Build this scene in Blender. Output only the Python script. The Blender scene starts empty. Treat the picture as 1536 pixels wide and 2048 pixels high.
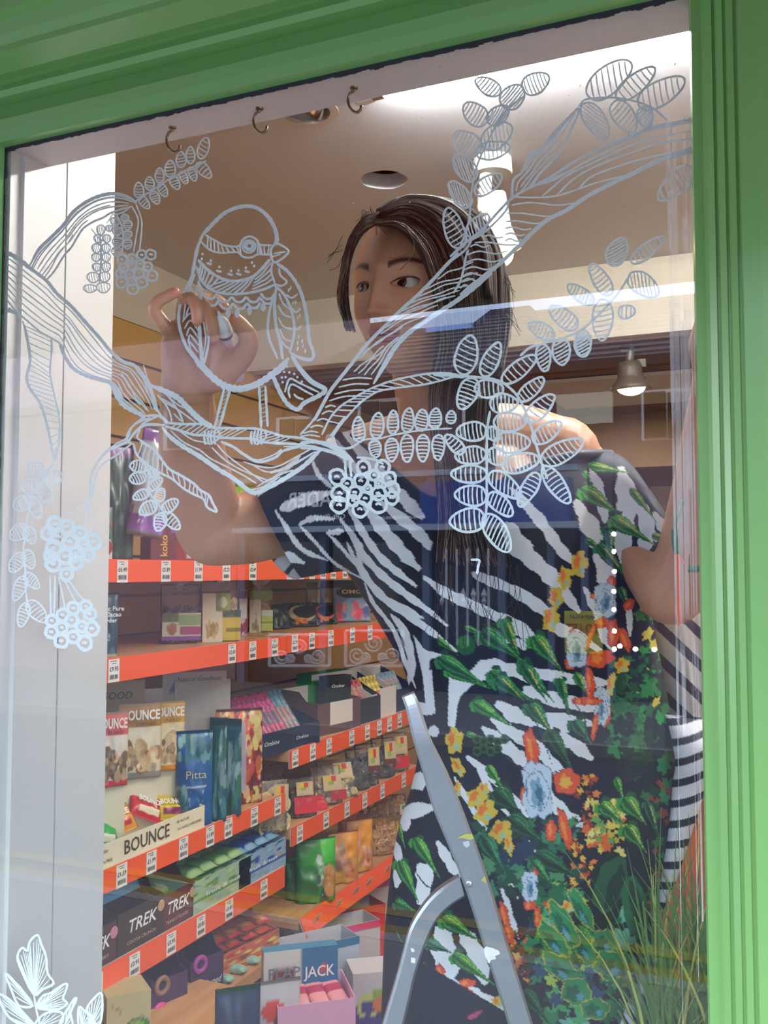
import bpy, bmesh, math, random
import numpy as np
from mathutils import Vector, Matrix, Euler, noise
random.seed(7)
scene = bpy.context.scene
COL = scene.collection
# ---------------------------------------------------------------- camera
F = 1950.0                                  # focal length in pixels of the 1536x2048 frame
YAW, PIT = math.radians(23.6), math.atan(116/1950.0)
CAM = Vector((0, -.95, 1.55))
cam_d = bpy.data.cameras.new('camera'); cam = bpy.data.objects.new('camera', cam_d); COL.objects.link(cam)
cam.location = CAM; cam.rotation_euler = (math.pi/2+PIT, 0, YAW)
cam_d.sensor_fit = 'VERTICAL'; cam_d.sensor_height = 36; cam_d.lens = F/2048*36
cam_d.clip_start = .01
scene.camera = cam
scene.view_settings.view_transform = 'Standard'; scene.view_settings.look = 'None'
scene.view_settings.gamma = 1; scene.view_settings.use_curve_mapping = False
scene.view_settings.exposure = 0.0
# ---------------------------------------------------------------- sky
world = bpy.data.worlds.new('sky'); scene.world = world; world.use_nodes = True
wn = world.node_tree.nodes; wl = world.node_tree.links
bg = wn['Background']; bg.inputs[1].default_value = 8.0
wtc = wn.new('ShaderNodeTexCoord'); wno = wn.new('ShaderNodeTexNoise'); wno.inputs['Scale'].default_value = 2.5
wcr = wn.new('ShaderNodeValToRGB'); wcr.color_ramp.elements[0].color = (.50, .68, 1, 1); wcr.color_ramp.elements[1].color = (.92, .96, 1, 1)
wcr.color_ramp.elements[0].position = .35; wcr.color_ramp.elements[1].position = .65
wl.new(wtc.outputs['Generated'], wno.inputs['Vector']); wl.new(wno.outputs['Fac'], wcr.inputs['Fac']); wl.new(wcr.outputs['Color'], bg.inputs[0])

# ---------------------------------------------------------------- helpers
cy_, sy_, cp_, sp_ = math.cos(YAW), math.sin(YAW), math.cos(PIT), math.sin(PIT)
CR = Vector((cy_, sy_, 0)); CF = Vector((-sy_*cp_, cy_*cp_, sp_)); CU = Vector((sy_*sp_, -cy_*sp_, cp_))
HF = Vector((-sy_, cy_, 0))                 # horizontal viewing direction
def ray(px, py): return CF + CR*((px-768)/F) + CU*((1024-py)/F)
def P(px, py, d): return CAM + ray(px, py)*d
def AY(px, py, y):
    r = ray(px, py); return CAM + r*((y-CAM.y)/r.y)
def AX(px, py, x):
    r = ray(px, py); return CAM + r*((x-CAM.x)/r.x)
def AZ(px, py, z):
    r = ray(px, py); return CAM + r*((z-CAM.z)/r.z)
def RF(px, py, L):                          # where a thing mirrored in the pane stands across the street
    p = AY(px, py, L); return Vector((p.x, -L, p.z))
def YX(px, x): return AX(px, 1140, x).y     # y of a shelf position seen at px on the plane x
def s2l(v):
    v /= 255.0
    return v/12.92 if v <= .04045 else ((v+.055)/1.055)**2.4
def rgb(c):
    if isinstance(c, str): c = tuple(int(c[i:i+2], 16) for i in (0, 2, 4))
    return tuple(s2l(x) for x in c[:3]) + (1,)
MATS = {}
def M(name, c=(200, 200, 200), rough=.55, metal=0, var=.06, sc=12, bump=.0, emit=0, trans=0, spec=.5, alpha=1, sheen=0):
    if name in MATS: return MATS[name]
    m = bpy.data.materials.new(name); m.use_nodes = True; nt = m.node_tree; b = nt.nodes['Principled BSDF']
    col = rgb(c); b.inputs['Roughness'].default_value = rough; b.inputs['Metallic'].default_value = metal
    b.inputs['Specular IOR Level'].default_value = spec; b.inputs['Alpha'].default_value = alpha
    tc = nt.nodes.new('ShaderNodeTexCoord'); no = nt.nodes.new('ShaderNodeTexNoise'); no.inputs['Scale'].default_value = sc; no.inputs['Detail'].default_value = 4
    nt.links.new(tc.outputs['Object'], no.inputs['Vector'])
    mx = nt.nodes.new('ShaderNodeMix'); mx.data_type = 'RGBA'
    mx.inputs['A'].default_value = tuple(max(0, x*(1-var*1.6)) for x in col[:3])+(1,)
    mx.inputs['B'].default_value = tuple(min(1, x*(1+var*1.6)) for x in col[:3])+(1,)
    nt.links.new(no.outputs['Fac'], mx.inputs['Factor']); nt.links.new(mx.outputs['Result'], b.inputs['Base Color'])
    if bump:
        bp = nt.nodes.new('ShaderNodeBump'); bp.inputs['Strength'].default_value = bump; bp.inputs['Distance'].default_value = .004
        nt.links.new(no.outputs['Fac'], bp.inputs['Height']); nt.links.new(bp.outputs['Normal'], b.inputs['Normal'])
    if emit:
        b.inputs['Emission Color'].default_value = col; b.inputs['Emission Strength'].default_value = emit
    if trans: b.inputs['Transmission Weight'].default_value = trans
    MATS[name] = m; return m
def Mwood(name, c, c2, rough=.45, sx=3, sy=40, axis='Y'):
    if name in MATS: return MATS[name]
    m = bpy.data.materials.new(name); m.use_nodes = True; nt = m.node_tree; b = nt.nodes['Principled BSDF']
    b.inputs['Roughness'].default_value = rough
    tc = nt.nodes.new('ShaderNodeTexCoord'); mp = nt.nodes.new('ShaderNodeMapping'); no = nt.nodes.new('ShaderNodeTexNoise')
    mp.inputs['Scale'].default_value = {'Y': (sy, sx, sy), 'X': (sx, sy, sy), 'Z': (sy, sy, sx)}[axis]; no.inputs['Scale'].default_value = 1; no.inputs['Detail'].default_value = 6
    cr = nt.nodes.new('ShaderNodeValToRGB'); cr.color_ramp.elements[0].color = rgb(c); cr.color_ramp.elements[1].color = rgb(c2)
    cr.color_ramp.elements[0].position = .3; cr.color_ramp.elements[1].position = .7
    nt.links.new(tc.outputs['Object'], mp.inputs['Vector']); nt.links.new(mp.outputs['Vector'], no.inputs['Vector']); nt.links.new(no.outputs['Fac'], cr.inputs['Fac']); nt.links.new(cr.outputs['Color'], b.inputs['Base Color'])
    MATS[name] = m; return m
def Mvc(name, rough=.5, spec=.5, bump=0, sss=0, sc=300, coat=0, trl=0):   # print carried by the mesh's colour attribute, broken up by a fine weave noise
    if name in MATS: return MATS[name]
    m = bpy.data.materials.new(name); m.use_nodes = True; nt = m.node_tree; b = nt.nodes['Principled BSDF']
    b.inputs['Roughness'].default_value = rough; b.inputs['Specular IOR Level'].default_value = spec; b.inputs['Coat Weight'].default_value = coat
    at = nt.nodes.new('ShaderNodeVertexColor'); at.layer_name = 'print'
    tc = nt.nodes.new('ShaderNodeTexCoord'); no = nt.nodes.new('ShaderNodeTexNoise'); no.inputs['Scale'].default_value = sc
    mx = nt.nodes.new('ShaderNodeMix'); mx.data_type = 'RGBA'; mx.blend_type = 'MULTIPLY'; mx.inputs['Factor'].default_value = .15
    nt.links.new(tc.outputs['Object'], no.inputs['Vector']); nt.links.new(at.outputs['Color'], mx.inputs['A']); nt.links.new(no.outputs['Color'], mx.inputs['B'])
    nt.links.new(mx.outputs['Result'], b.inputs['Base Color'])
    if bump:
        bp = nt.nodes.new('ShaderNodeBump'); bp.inputs['Strength'].default_value = bump; bp.inputs['Distance'].default_value = .002
        nt.links.new(no.outputs['Fac'], bp.inputs['Height']); nt.links.new(bp.outputs['Normal'], b.inputs['Normal'])
    if sss:
        b.inputs['Subsurface Weight'].default_value = sss; b.inputs['Subsurface Radius'].default_value = (.012, .004, .002); b.inputs['Subsurface Scale'].default_value = .5
    MATS[name] = m; return m
def Mfilm(name, c=(235, 235, 235), opac=.12, rough=.12):       # clear wrapping film: see-through with a sheen
    if name in MATS: return MATS[name]
    m = bpy.data.materials.new(name); m.use_nodes = True; nt = m.node_tree; nt.nodes.remove(nt.nodes['Principled BSDF'])
    out = nt.nodes['Material Output']; tr = nt.nodes.new('ShaderNodeBsdfTransparent'); gl = nt.nodes.new('ShaderNodeBsdfGlossy'); di = nt.nodes.new('ShaderNodeBsdfDiffuse')
    gl.inputs['Roughness'].default_value = rough; di.inputs['Color'].default_value = rgb(c)
    lw = nt.nodes.new('ShaderNodeLayerWeight'); lw.inputs['Blend'].default_value = .25
    no = nt.nodes.new('ShaderNodeTexNoise'); no.inputs['Scale'].default_value = 25; bp = nt.nodes.new('ShaderNodeBump'); bp.inputs['Distance'].default_value = .01; bp.inputs['Strength'].default_value = .8
    tc = nt.nodes.new('ShaderNodeTexCoord'); nt.links.new(tc.outputs['Object'], no.inputs['Vector'])
    nt.links.new(no.outputs['Fac'], bp.inputs['Height']); nt.links.new(bp.outputs['Normal'], gl.inputs['Normal'])
    m1 = nt.nodes.new('ShaderNodeMixShader'); m1.inputs[0].default_value = opac; nt.links.new(tr.outputs[0], m1.inputs[1]); nt.links.new(di.outputs[0], m1.inputs[2])
    m2 = nt.nodes.new('ShaderNodeMixShader'); nt.links.new(lw.outputs['Fresnel'], m2.inputs[0]); nt.links.new(m1.outputs[0], m2.inputs[1]); nt.links.new(gl.outputs[0], m2.inputs[2])
    nt.links.new(m2.outputs[0], out.inputs['Surface']); MATS[name] = m; return m

def tag(o, label=None, cat=None, group=None, kind=None):
    if label: o['label'] = label
    if cat: o['category'] = cat
    if group: o['group'] = group
    if kind: o['kind'] = kind
    return o
def empty(name, loc=(0, 0, 0), rot=(0, 0, 0), label=None, cat=None, group=None, kind=None, parent=None):
    o = bpy.data.objects.new(name, None); COL.objects.link(o); o.location = loc; o.rotation_euler = rot
    o.empty_display_size = .05
    if parent: o.parent = parent
    return tag(o, label, cat, group, kind)
def link(name, me, mat=None, parent=None, loc=None, rot=None):
    o = bpy.data.objects.new(name, me); COL.objects.link(o)
    if mat and not me.materials: me.materials.append(mat)
    if parent: o.parent = parent
    if loc is not None: o.location = loc
    if rot is not None: o.rotation_euler = rot
    return o
def rebase(o, base):                        # world-built mesh: put the object's origin at base
    base = Vector(base); o.data.transform(Matrix.Translation(-base)); o.location = base; return o
class MB:
    def __init__(s): s.v = []; s.f = []; s.c = None
    def add(s, vs, fs):
        n = len(s.v); s.v += [tuple(v) for v in vs]; s.f += [tuple(i+n for i in f) for f in fs]; return s
    def box(s, x0, x1, y0, y1, z0, z1, mt=None):
        vs = [Vector(p) for p in ((x0, y0, z0), (x1, y0, z0), (x1, y1, z0), (x0, y1, z0), (x0, y0, z1), (x1, y0, z1), (x1, y1, z1), (x0, y1, z1))]
        if mt is not None: vs = [mt @ v for v in vs]
        return s.add(vs, [(3, 2, 1, 0), (4, 5, 6, 7), (0, 1, 5, 4), (1, 2, 6, 5), (2, 3, 7, 6), (3, 0, 4, 7)])
    def prism(s, poly, vec):                # polygon (3d points) swept along vec
        n = len(poly); vec = Vector(vec); a = [Vector(p) for p in poly]
        return s.add(a+[p+vec for p in a], [tuple(range(n))[::-1], tuple(range(n, 2*n))]+[(i, (i+1) % n, n+(i+1) % n, n+i) for i in range(n)])
    def tube(s, pts, rad, seg=8, caps=True):
        pts = [Vector(p) for p in pts]; n = len(pts)
        if not hasattr(rad, '__len__'): rad = [rad]*n
        up = None; vs = []
        for i, p in enumerate(pts):
            t = (pts[min(i+1, n-1)]-pts[max(i-1, 0)]).normalized()
            if up is None: up = t.orthogonal().normalized()
            up = (up-t*up.dot(t)); up = up.normalized() if up.length > 1e-6 else t.orthogonal().normalized()
            w = t.cross(up)
            for k in range(seg):
                a = 2*math.pi*k/seg; vs.append(p+(up*math.cos(a)+w*math.sin(a))*rad[i])
        fs = [(i*seg+k, i*seg+(k+1) % seg, (i+1)*seg+(k+1) % seg, (i+1)*seg+k) for i in range(n-1) for k in range(seg)]
        if caps: fs += [tuple(range(seg))[::-1], tuple(range((n-1)*seg, n*seg))]
        return s.add(vs, fs)
    def lathe(s, prof, axis=Vector((0, 0, 1)), o=Vector((0, 0, 0)), seg=24):   # prof: (radius, distance along axis)
        axis = Vector(axis).normalized(); u = axis.orthogonal().normalized(); w = axis.cross(u); vs = []; n = len(prof)
        for r, h in prof:
            for k in range(seg):
                a = 2*math.pi*k/seg; vs.append(Vector(o)+axis*h+(u*math.cos(a)+w*math.sin(a))*r)
        fs = [(i*seg+k, i*seg+(k+1) % seg, (i+1)*seg+(k+1) % seg, (i+1)*seg+k) for i in range(n-1) for k in range(seg)]
        return s.add(vs, fs)
    def ball(s, c, r, seg=10, rings=7, sq=(1, 1, 1)):
        vs = []; c = Vector(c)
        for i in range(rings+1):
            th = math.pi*i/rings
            for k in range(seg):
                a = 2*math.pi*k/seg; vs.append(c+Vector((math.sin(th)*math.cos(a)*r*sq[0], math.sin(th)*math.sin(a)*r*sq[1], math.cos(th)*r*sq[2])))
        return s.add(vs, [(i*seg+k, (i+1)*seg+k, (i+1)*seg+(k+1) % seg, i*seg+(k+1) % seg) for i in range(rings) for k in range(seg)])
    def mesh(s, name):
        me = bpy.data.meshes.new(name); me.from_pydata(s.v, [], s.f); me.update(); return me
    def build(s, name, mat, parent=None, smooth=False, base=None, loc=None, rot=None, fix=True):
        me = s.mesh(name)
        if fix:
            bm = bmesh.new(); bm.from_mesh(me); bmesh.ops.recalc_face_normals(bm, faces=bm.faces); bm.to_mesh(me); bm.free()
        o = link(name, me, mat, parent, loc, rot)
        if smooth: me.polygons.foreach_set('use_smooth', [True]*len(me.polygons))
        if base is not None: rebase(o, base)
        return o
def vcol(me, cols):                         # per-vertex print colours (N,3) in sRGB 0..255
    c = np.asarray(cols, dtype=np.float32)/255.0
    c = np.where(c <= .04045, c/12.92, ((c+.055)/1.055)**2.4)
    a = me.color_attributes.new('print', 'FLOAT_COLOR', 'POINT')
    a.data.foreach_set('color', np.concatenate([c, np.ones((len(c), 1), np.float32)], 1).ravel().astype(np.float32))
def grid_mesh(name, V, nu, nv, closed_u=False, smooth=True):     # V: (nv,nu,3)
    nu_ = nu if closed_u else nu-1
    j, i = np.mgrid[0:nv-1, 0:nu_]
    a = (j*nu+i).ravel(); b = (j*nu+(i+1) % nu).ravel(); c = ((j+1)*nu+(i+1) % nu).ravel(); d = ((j+1)*nu+i).ravel()
    f = np.stack([a, b, c, d], 1)
    me = bpy.data.meshes.new(name); me.vertices.add(nu*nv); me.vertices.foreach_set('co', np.asarray(V, dtype=np.float32).ravel())
    me.loops.add(f.size); me.loops.foreach_set('vertex_index', f.ravel().astype(np.int32)); me.polygons.add(len(f))
    me.polygons.foreach_set('loop_start', np.arange(0, f.size, 4, dtype=np.int32))
    me.update(calc_edges=True)
    me.polygons.foreach_set('use_smooth', [smooth]*len(me.polygons)); me.validate(); return me
_fonts = {}
def text_mesh(s, size=1.0, ext=.0, bold=0, shear=0, name='lettering'):
    key = (s, size, ext, bold, shear)
    if key in _fonts: return _fonts[key]
    cu = bpy.data.curves.new('t', 'FONT'); cu.body = s; cu.size = size; cu.align_x = 'CENTER'; cu.align_y = 'CENTER'; cu.extrude = ext; cu.offset = bold; cu.shear = shear
    cu.resolution_u = 2
    o = bpy.data.objects.new('t', cu); COL.objects.link(o); bpy.context.view_layer.update()
    me = bpy.data.meshes.new_from_object(o.evaluated_get(bpy.context.evaluated_depsgraph_get())); me.name = name
    bpy.data.objects.remove(o); _fonts[key] = me; return me
def frame_mat(o, ex, ey):                   # 4x4 with text x along ex, text y along ey
    ex = Vector(ex).normalized(); ey = Vector(ey); ey = (ey-ex*ey.dot(ex)).normalized(); ez = ex.cross(ey)
    m = Matrix((ex, ey, ez)).transposed().to_4x4(); m.translation = Vector(o); return m
def lettering(s, size, o, ex, ey, mat, parent, bold=0, shear=0, w=None, ext=.0003):
    me = text_mesh(s, 1.0, 0, bold, shear); ob = bpy.data.objects.new('lettering', me.copy()); COL.objects.link(ob)
    m = frame_mat(o, ex, ey); xs = [v.co.x for v in me.vertices]; W = max(xs)-min(xs); sx = w/W if w else size
    ob.data.transform(m @ Matrix.Diagonal((sx, size, 1, 1))); ob.data.materials.clear(); ob.data.materials.append(mat)
    if parent:
        ob.parent = parent
        if parent.location.length or parent.rotation_euler.x or parent.rotation_euler.y or parent.rotation_euler.z:
            ob.matrix_parent_inverse = (Matrix.Translation(parent.location) @ parent.rotation_euler.to_matrix().to_4x4()).inverted()
    return ob
def cr(pts, n=8, closed=False):             # Catmull-Rom through the points
    pts = [np.array(p, float) for p in pts]
    if closed: q = [pts[-1]]+pts+[pts[0], pts[1]]
    else: q = [2*pts[0]-pts[1]]+pts+[2*pts[-1]-pts[-2]]
    out = []
    for i in range(1, len(q)-2):
        for k in range(n):
            t = k/n; a, b, c, d = q[i-1:i+3]
            out.append(.5*((2*b)+(-a+c)*t+(2*a-5*b+4*c-d)*t*t+(-a+3*b-3*c+d)*t**3))
    if not closed: out.append(q[-2])
    return out
# ---------------------------------------------------------------- glass
def glass_mat():
    m = bpy.data.materials.new('window glass'); m.use_nodes = True; nt = m.node_tree; nt.nodes.remove(nt.nodes['Principled BSDF'])
    out = nt.nodes['Material Output']; tr = nt.nodes.new('ShaderNodeBsdfTransparent'); tr.inputs['Color'].default_value = (.93, .96, .95, 1)
    gl = nt.nodes.new('ShaderNodeBsdfGlossy'); gl.inputs['Roughness'].default_value = 0
    fr = nt.nodes.new('ShaderNodeFresnel'); fr.inputs['IOR'].default_value = 1.52
    mu = nt.nodes.new('ShaderNodeMath'); mu.operation = 'MULTIPLY'; mu.inputs[1].default_value = 2.1      # both faces of the pane
    ge = nt.nodes.new('ShaderNodeNewGeometry'); inv = nt.nodes.new('ShaderNodeMath'); inv.operation = 'SUBTRACT'; inv.inputs[0].default_value = 1
    m2 = nt.nodes.new('ShaderNodeMath'); m2.operation = 'MULTIPLY'; m2.use_clamp = True
    nt.links.new(fr.outputs[0], mu.inputs[0]); nt.links.new(ge.outputs['Backfacing'], inv.inputs[1]); nt.links.new(mu.outputs[0], m2.inputs[0]); nt.links.new(inv.outputs[0], m2.inputs[1])
    mx = nt.nodes.new('ShaderNodeMixShader'); nt.links.new(m2.outputs[0], mx.inputs[0]); nt.links.new(tr.outputs[0], mx.inputs[1]); nt.links.new(gl.outputs[0], mx.inputs[2])
    nt.links.new(mx.outputs[0], out.inputs['Surface']); return m
GLZ = 2.101; GX0, GX1 = -.956, -.089
green = M('green gloss paint', (112, 160, 92), rough=.26, var=.03, sc=5, bump=.03)
whitep = M('white paint', (214, 210, 208), rough=.45, var=.02, sc=8)
win = empty('window_1', (-.52, 0, .9), kind='structure')
def child(o, par):
    o.parent = par; o.matrix_parent_inverse = Matrix.Translation(par.location).inverted(); return o
g = MB().box(GX0-.004, GX1+.004, -.004, 0, .55, GLZ+.004).build('glass_pane', glass_mat()); child(g, win)
# head moulding: profile swept along the window's top
prof = [(300, -.001), (299, .004), (285, .018), (262, .024), (240, .028), (228, .026), (214, .024), (206, .034), (196, .046), (182, .052), (172, .050), (164, .056), (150, .075), (104, .110), (92, .112), (70, .120), (40, .128), (20, .140), (-30, .150), (-100, .150)]
pp = [(-t, AY(0, py, -t).z) for py, t in prof]
mb = MB(); n = len(pp); poly = [(0, y, z) for y, z in pp]+[(0, .01, pp[-1][1]), (0, .01, GLZ)]
mb.prism([(-1.6, y, z) for _, y, z in poly], (2.6, 0, 0)); child(mb.build('head_moulding', green), win)
# right jamb, fluted
pr = [(1398, 0, 0), (1402, .010, 0), (1422, .012, 0), (1430, .020, 0), (1444, .026, 0), (1446, .0246, 0), (1450, .0246, 0), (1453, .030, 0), (1466, .034, 0), (1468, .0326, 0), (1472, .0326, 0), (1475, .037, 0), (1488, .039, 0), (1491, .0376, 0), (1495, .0376, 0), (1499, .043, 0), (1536, .045, 0)]
mb = MB(); pts = [(AY(px, 1100, -t).x, -t, .3) for px, t, _ in pr]+[(.7, -.045, .3), (.7, .03, .3), (GX1, .03, .3)]
mb.prism(pts, (0, 0, 2.1)); child(mb.build('right_jamb', green), win)
mb = MB(); pts = [(GX0+.001, -.004, .3), (GX0-.003, -.016, .3), (GX0-.05, -.02, .3), (GX0-.06, -.035, .3), (GX0-.5, -.035, .3), (GX0-.5, .0, .3), (GX0, .0, .3)]
mb.prism(pts, (0, 0, 1.9)); child(mb.build('left_jamb', green), win)
# ragged dark sealant round the pane
seal = M('dark sealant', (44, 46, 54), rough=.8, var=.2, sc=60)
mb = MB(); N = 160
for s in range(N):
    x0 = GX0+(GX1-GX0)*s/N; x1 = GX0+(GX1-GX0)*(s+1.05)/N; w = .0022+.0020*noise.noise(Vector((s*.35, 0, 0)))+random.random()*.0012
    mb.box(x0, x1, -.0055, -.003, GLZ-w, GLZ+.002)
for s in range(200):
    z0 = .6+1.5*s/200; w = .0028+.0015*noise.noise(Vector((s*.35, 3, 0)))+random.random()*.0008
    mb.box(GX0, GX0+w, -.0055, -.003, z0, z0+.0078)
    mb.box(GX1-w*.5, GX1, -.0055, -.003, z0, z0+.0078)
child(mb.build('sealant', seal, fix=False), win)
mb = MB().box(-1.6, .7, -.10, .03, .1, .55); child(mb.build('sill', green), win)
# inner head board and left reveal boards
lilac = M('lilac white paint', (214, 204, 208), rough=.5, var=.03)
tag(MB().box(-.96, .4, .0, .062, GLZ, 2.5).build('trim_1', lilac), kind='structure')
tag(MB().box(-1.0, -.950, .0005, .018, .1, GLZ).build('trim_2', whitep), kind='structure')
tag(MB().box(-1.02, -.943, .018, .0965, .1, 2.44).build('trim_3', whitep), kind='structure')
tag(MB().box(-1.02, -.943, .0995, .2, .1, 2.44).build('trim_4', whitep), kind='structure')
tag(MB().box(-1.0, -.946, .0962, .0998, .1, 2.43).build('trim_5', M('dark joint', (60, 50, 46))), kind='structure')
tag(MB().box(-.089, .5, .012, .2, .1, 2.44).build('trim_6', whitep), kind='structure')
# ---------------------------------------------------------------- room
ceilm = M('ceiling paint', (206, 206, 214), rough=.34, var=.03, sc=2)
creamm = M('cream wall paint', (198, 188, 172), rough=.55, var=.03, sc=2)
ochre = M('ochre slatwall', (186, 144, 84), rough=.5, var=.05, sc=3)
brown = M('brown plaster', (120, 88, 66), rough=.6, var=.06, sc=2)
# front ceiling with two round holes cut in it
def ceiling_mesh():
    me = bpy.data.meshes.new('ceiling'); bm = bmesh.new(); holes = []
    for (px, py, w) in ((610, 222, .052), (768, 360, .052)):
        c = AZ(px, py, 2.42); holes.append((c, w))
    x0, x1, y0, y1 = -1.75, .9, .05, 1.82
    edges = []
    def loop(pts):
        vs = [bm.verts.new(p) for p in pts]; return [bm.edges.new((vs[i], vs[(i+1) % len(vs)])) for i in range(len(vs))]
    edges += loop([(x0, y0, 2.42), (x1, y0, 2.42), (x1, y1, 2.42), (x0, y1, 2.42)])
    for c, w in holes: edges += loop([(c.x+w*math.cos(a)*(1+.03*math.sin(7*a)), c.y+w*math.sin(a)*(1+.03*math.sin(5*a)), 2.42) for a in [2*math.pi*k/40 for k in range(40)]])
    bmesh.ops.triangle_fill(bm, use_beauty=True, use_dissolve=False, edges=edges)
    bm.faces.ensure_lookup_table(); ext = bmesh.ops.extrude_face_region(bm, geom=bm.faces[:])
    bmesh.ops.translate(bm, verts=[e for e in ext['geom'] if isinstance(e, bmesh.types.BMVert)], vec=(0, 0, .035))
    bmesh.ops.recalc_face_normals(bm, faces=bm.faces); bm.to_mesh(me); bm.free(); return me, holes
cme, holes = ceiling_mesh(); ceil = link('ceiling', cme, ceilm); tag(ceil, kind='structure')
tag(MB().box(-1.8, .95, .05, 1.86, 2.56, 2.6).build('trim_7', M('void board', (110, 104, 98))), kind='structure')
# bulkheads and lower ceiling behind
tag(MB().box(-1.75, .9, 1.80, 1.86, 2.207, 2.56).build('wall_back', creamm), kind='structure')
tag(MB().box(-1.75, .9, 1.862, 3.2, 2.207, 2.24).build('trim_8', brown), kind='structure')
tag(MB().box(-1.75, .9, 3.2, 3.25, 1.98, 2.24).build('trim_9', M('dull ochre paint', (140, 108, 66), rough=.6)), kind='structure')
tag(MB().box(-1.75, .9, 3.25, 5.2, 1.98, 2.0).build('trim_10', brown), kind='structure')
tag(MB().box(-.75, .9, 4.2, 4.3, 1.81, 1.98).build('trim_11', creamm), kind='structure')
tag(MB().box(-1.75, .9, 5.2, 5.25, 0, 2.1).build('wall_far', brown), kind='structure')
tag(MB().box(-1.78, -1.70, .2, 1.8, 2.232, 2.56).build('wall_left', creamm), kind='structure')
tag(MB().box(.9, .95, .0, 5.2, 0, 2.56).build('wall_right', creamm), kind='structure')
tag(MB().box(-1.75, -.955, .16, .199, .1, 2.56).build('wall_front', creamm), kind='structure')
tag(MB().box(-1.8, .95, -.0, 5.25, -.02, .0).build('floor', Mwood('floor boards', (110, 76, 48), (150, 108, 70))), kind='structure')
# slatwall: separate boards with grooves between, on the left wall
sw = empty('wall_slats', (-1.7, .2, 0), kind='structure')
zs = [2.230]+[2.118-.107*k for k in range(0, 18)]
for k in range(len(zs)-1):
    b = MB().box(-1.73, -1.70, .2, 5.2, zs[k+1]+.008, zs[k]).build('slat', ochre, sw, base=(-1.7, .2, zs[k+1])); b.location -= sw.location
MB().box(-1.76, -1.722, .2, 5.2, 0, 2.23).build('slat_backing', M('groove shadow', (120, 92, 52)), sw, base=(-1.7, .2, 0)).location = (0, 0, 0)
# ---------------------------------------------------------------- outside
pave = M('paving', (104, 102, 104), rough=.8, var=.1, sc=3, bump=.2)
tag(MB().box(-16, 14, -2.9, -.0, -.05, 0).build('pavement_near', pave), kind='structure')
tag(MB().box(-16, 14, -2.98, -2.9, -.12, .002).build('kerb_near', M('kerb stone', (128, 126, 124), rough=.8)), kind='structure')
tag(MB().box(-30, 30, -7.8, -2.98, -.16, -.1).build('road', M('asphalt', (58, 60, 66), rough=.85, var=.15, sc=30, bump=.3)), kind='structure')
yl = M('yellow road paint', (120, 100, 44), rough=.8, var=.1)
for k in range(2): tag(MB().box(-16, 14, -3.32-.22*k, -3.22-.22*k, -.1, -.096).build('road_line', yl), kind='structure')
tag(MB().box(-30, 30, -7.9, -7.8, -.12, .002).build('kerb_far', M('kerb stone')), kind='structure')
tag(MB().box(-30, 30, -11.5, -7.9, -.05, 0).build('pavement_far', M('far paving', (96, 96, 100), rough=.8, var=.1)), kind='structure')
for k, (a, b) in enumerate(((-9.5, -3.5), (3, 9))): tag(MB().box(a, b, .02, 4, 0, 6).build('wall_neighbour', M('neighbour stone', (150, 136, 120), rough=.8, var=.1)), kind='structure')
tag(MB().box(-3.5, 3, .02, 4, 2.62, 6).build('wall_upper', M('neighbour stone')), kind='structure')
shopw = M('shop front masonry', (120, 150, 112), rough=.6)
tag(MB().box(-3.5, 3, -.01, .0, 2.42, 3.6).build('wall_outer', shopw), kind='structure')
aw = empty('awning', (0, 0, 2.75), label='dark red fabric awning over the shop window', cat='awning')
def awmat():
    m = bpy.data.materials.new('red awning cloth'); m.use_nodes = True; nt = m.node_tree; nt.nodes.remove(nt.nodes['Principled BSDF'])
    d = nt.nodes.new('ShaderNodeBsdfDiffuse'); t = nt.nodes.new('ShaderNodeBsdfTranslucent'); mx = nt.nodes.new('ShaderNodeMixShader')
    d.inputs[0].default_value = rgb((92, 32, 28)); t.inputs[0].default_value = rgb((190, 56, 42)); mx.inputs[0].default_value = .22
    nt.links.new(d.outputs[0], mx.inputs[1]); nt.links.new(t.outputs[0], mx.inputs[2]); nt.links.new(mx.outputs[0], nt.nodes['Material Output'].inputs[0]); return m
cl = MB().prism([(-3.2, -.02, 2.78), (-3.2, -.90, 2.114), (-3.2, -.90, 2.119), (-3.2, -.02, 2.785)], (6.0, 0, 0)).build('cloth', awmat(), aw, base=aw.location); cl.location = (0, 0, 0)
c2 = MB().box(-3.2, 2.8, -.915, -.885, 2.083, 2.115).build('front_bar', M('awning bar', (90, 84, 80), rough=.4, metal=.3), aw, base=aw.location); c2.location = (0, 0, 0)
# ---------------------------------------------------------------- the street opposite (seen mirrored in the pane)
def rbox(mb, px0, py0, px1, py1, L, dep=.08):
    a = RF((px0+px1)/2, py0, L).z; b = RF((px0+px1)/2, py1, L).z; x0 = RF(px0, 1140, L).x; x1 = RF(px1, 1140, L).x
    return mb.box(min(x0, x1), max(x0, x1), -L, -L+dep, min(a, b), max(a, b))
L0 = 11.0
house = empty('terraced_house', (-3, -L0-.1, 0), label='lilac rendered terraced building with slate roof across the street', cat='building')
render_ = M('lilac render', (146, 122, 132), rough=.8, var=.06, sc=2)
ze = RF(1000, 750, L0).z; zr = RF(1000, 629, L0+4).z
child(MB().box(-16, 9, -L0-6, -L0-.1, 0, ze).build('wall', render_), house)
slate = M('roof slate', (74, 72, 84), rough=.6, var=.2, sc=20)
roof = MB()
for k in range(14):                          # courses of slate stepping up to the ridge
    t0, t1 = k/14, (k+1)/14
    y0 = -L0+.25-4.25*t0; y1 = -L0+.25-4.25*t1; z0 = ze+(zr-ze)*t0; z1 = ze+(zr-ze)*t1
    roof.prism([(-16, y0, z0+.03), (-16, y1, z1), (-16, y1, z1-.05), (-16, y0, z0-.03)], (25, 0, 0))
child(roof.build('roof', slate), house)
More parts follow.
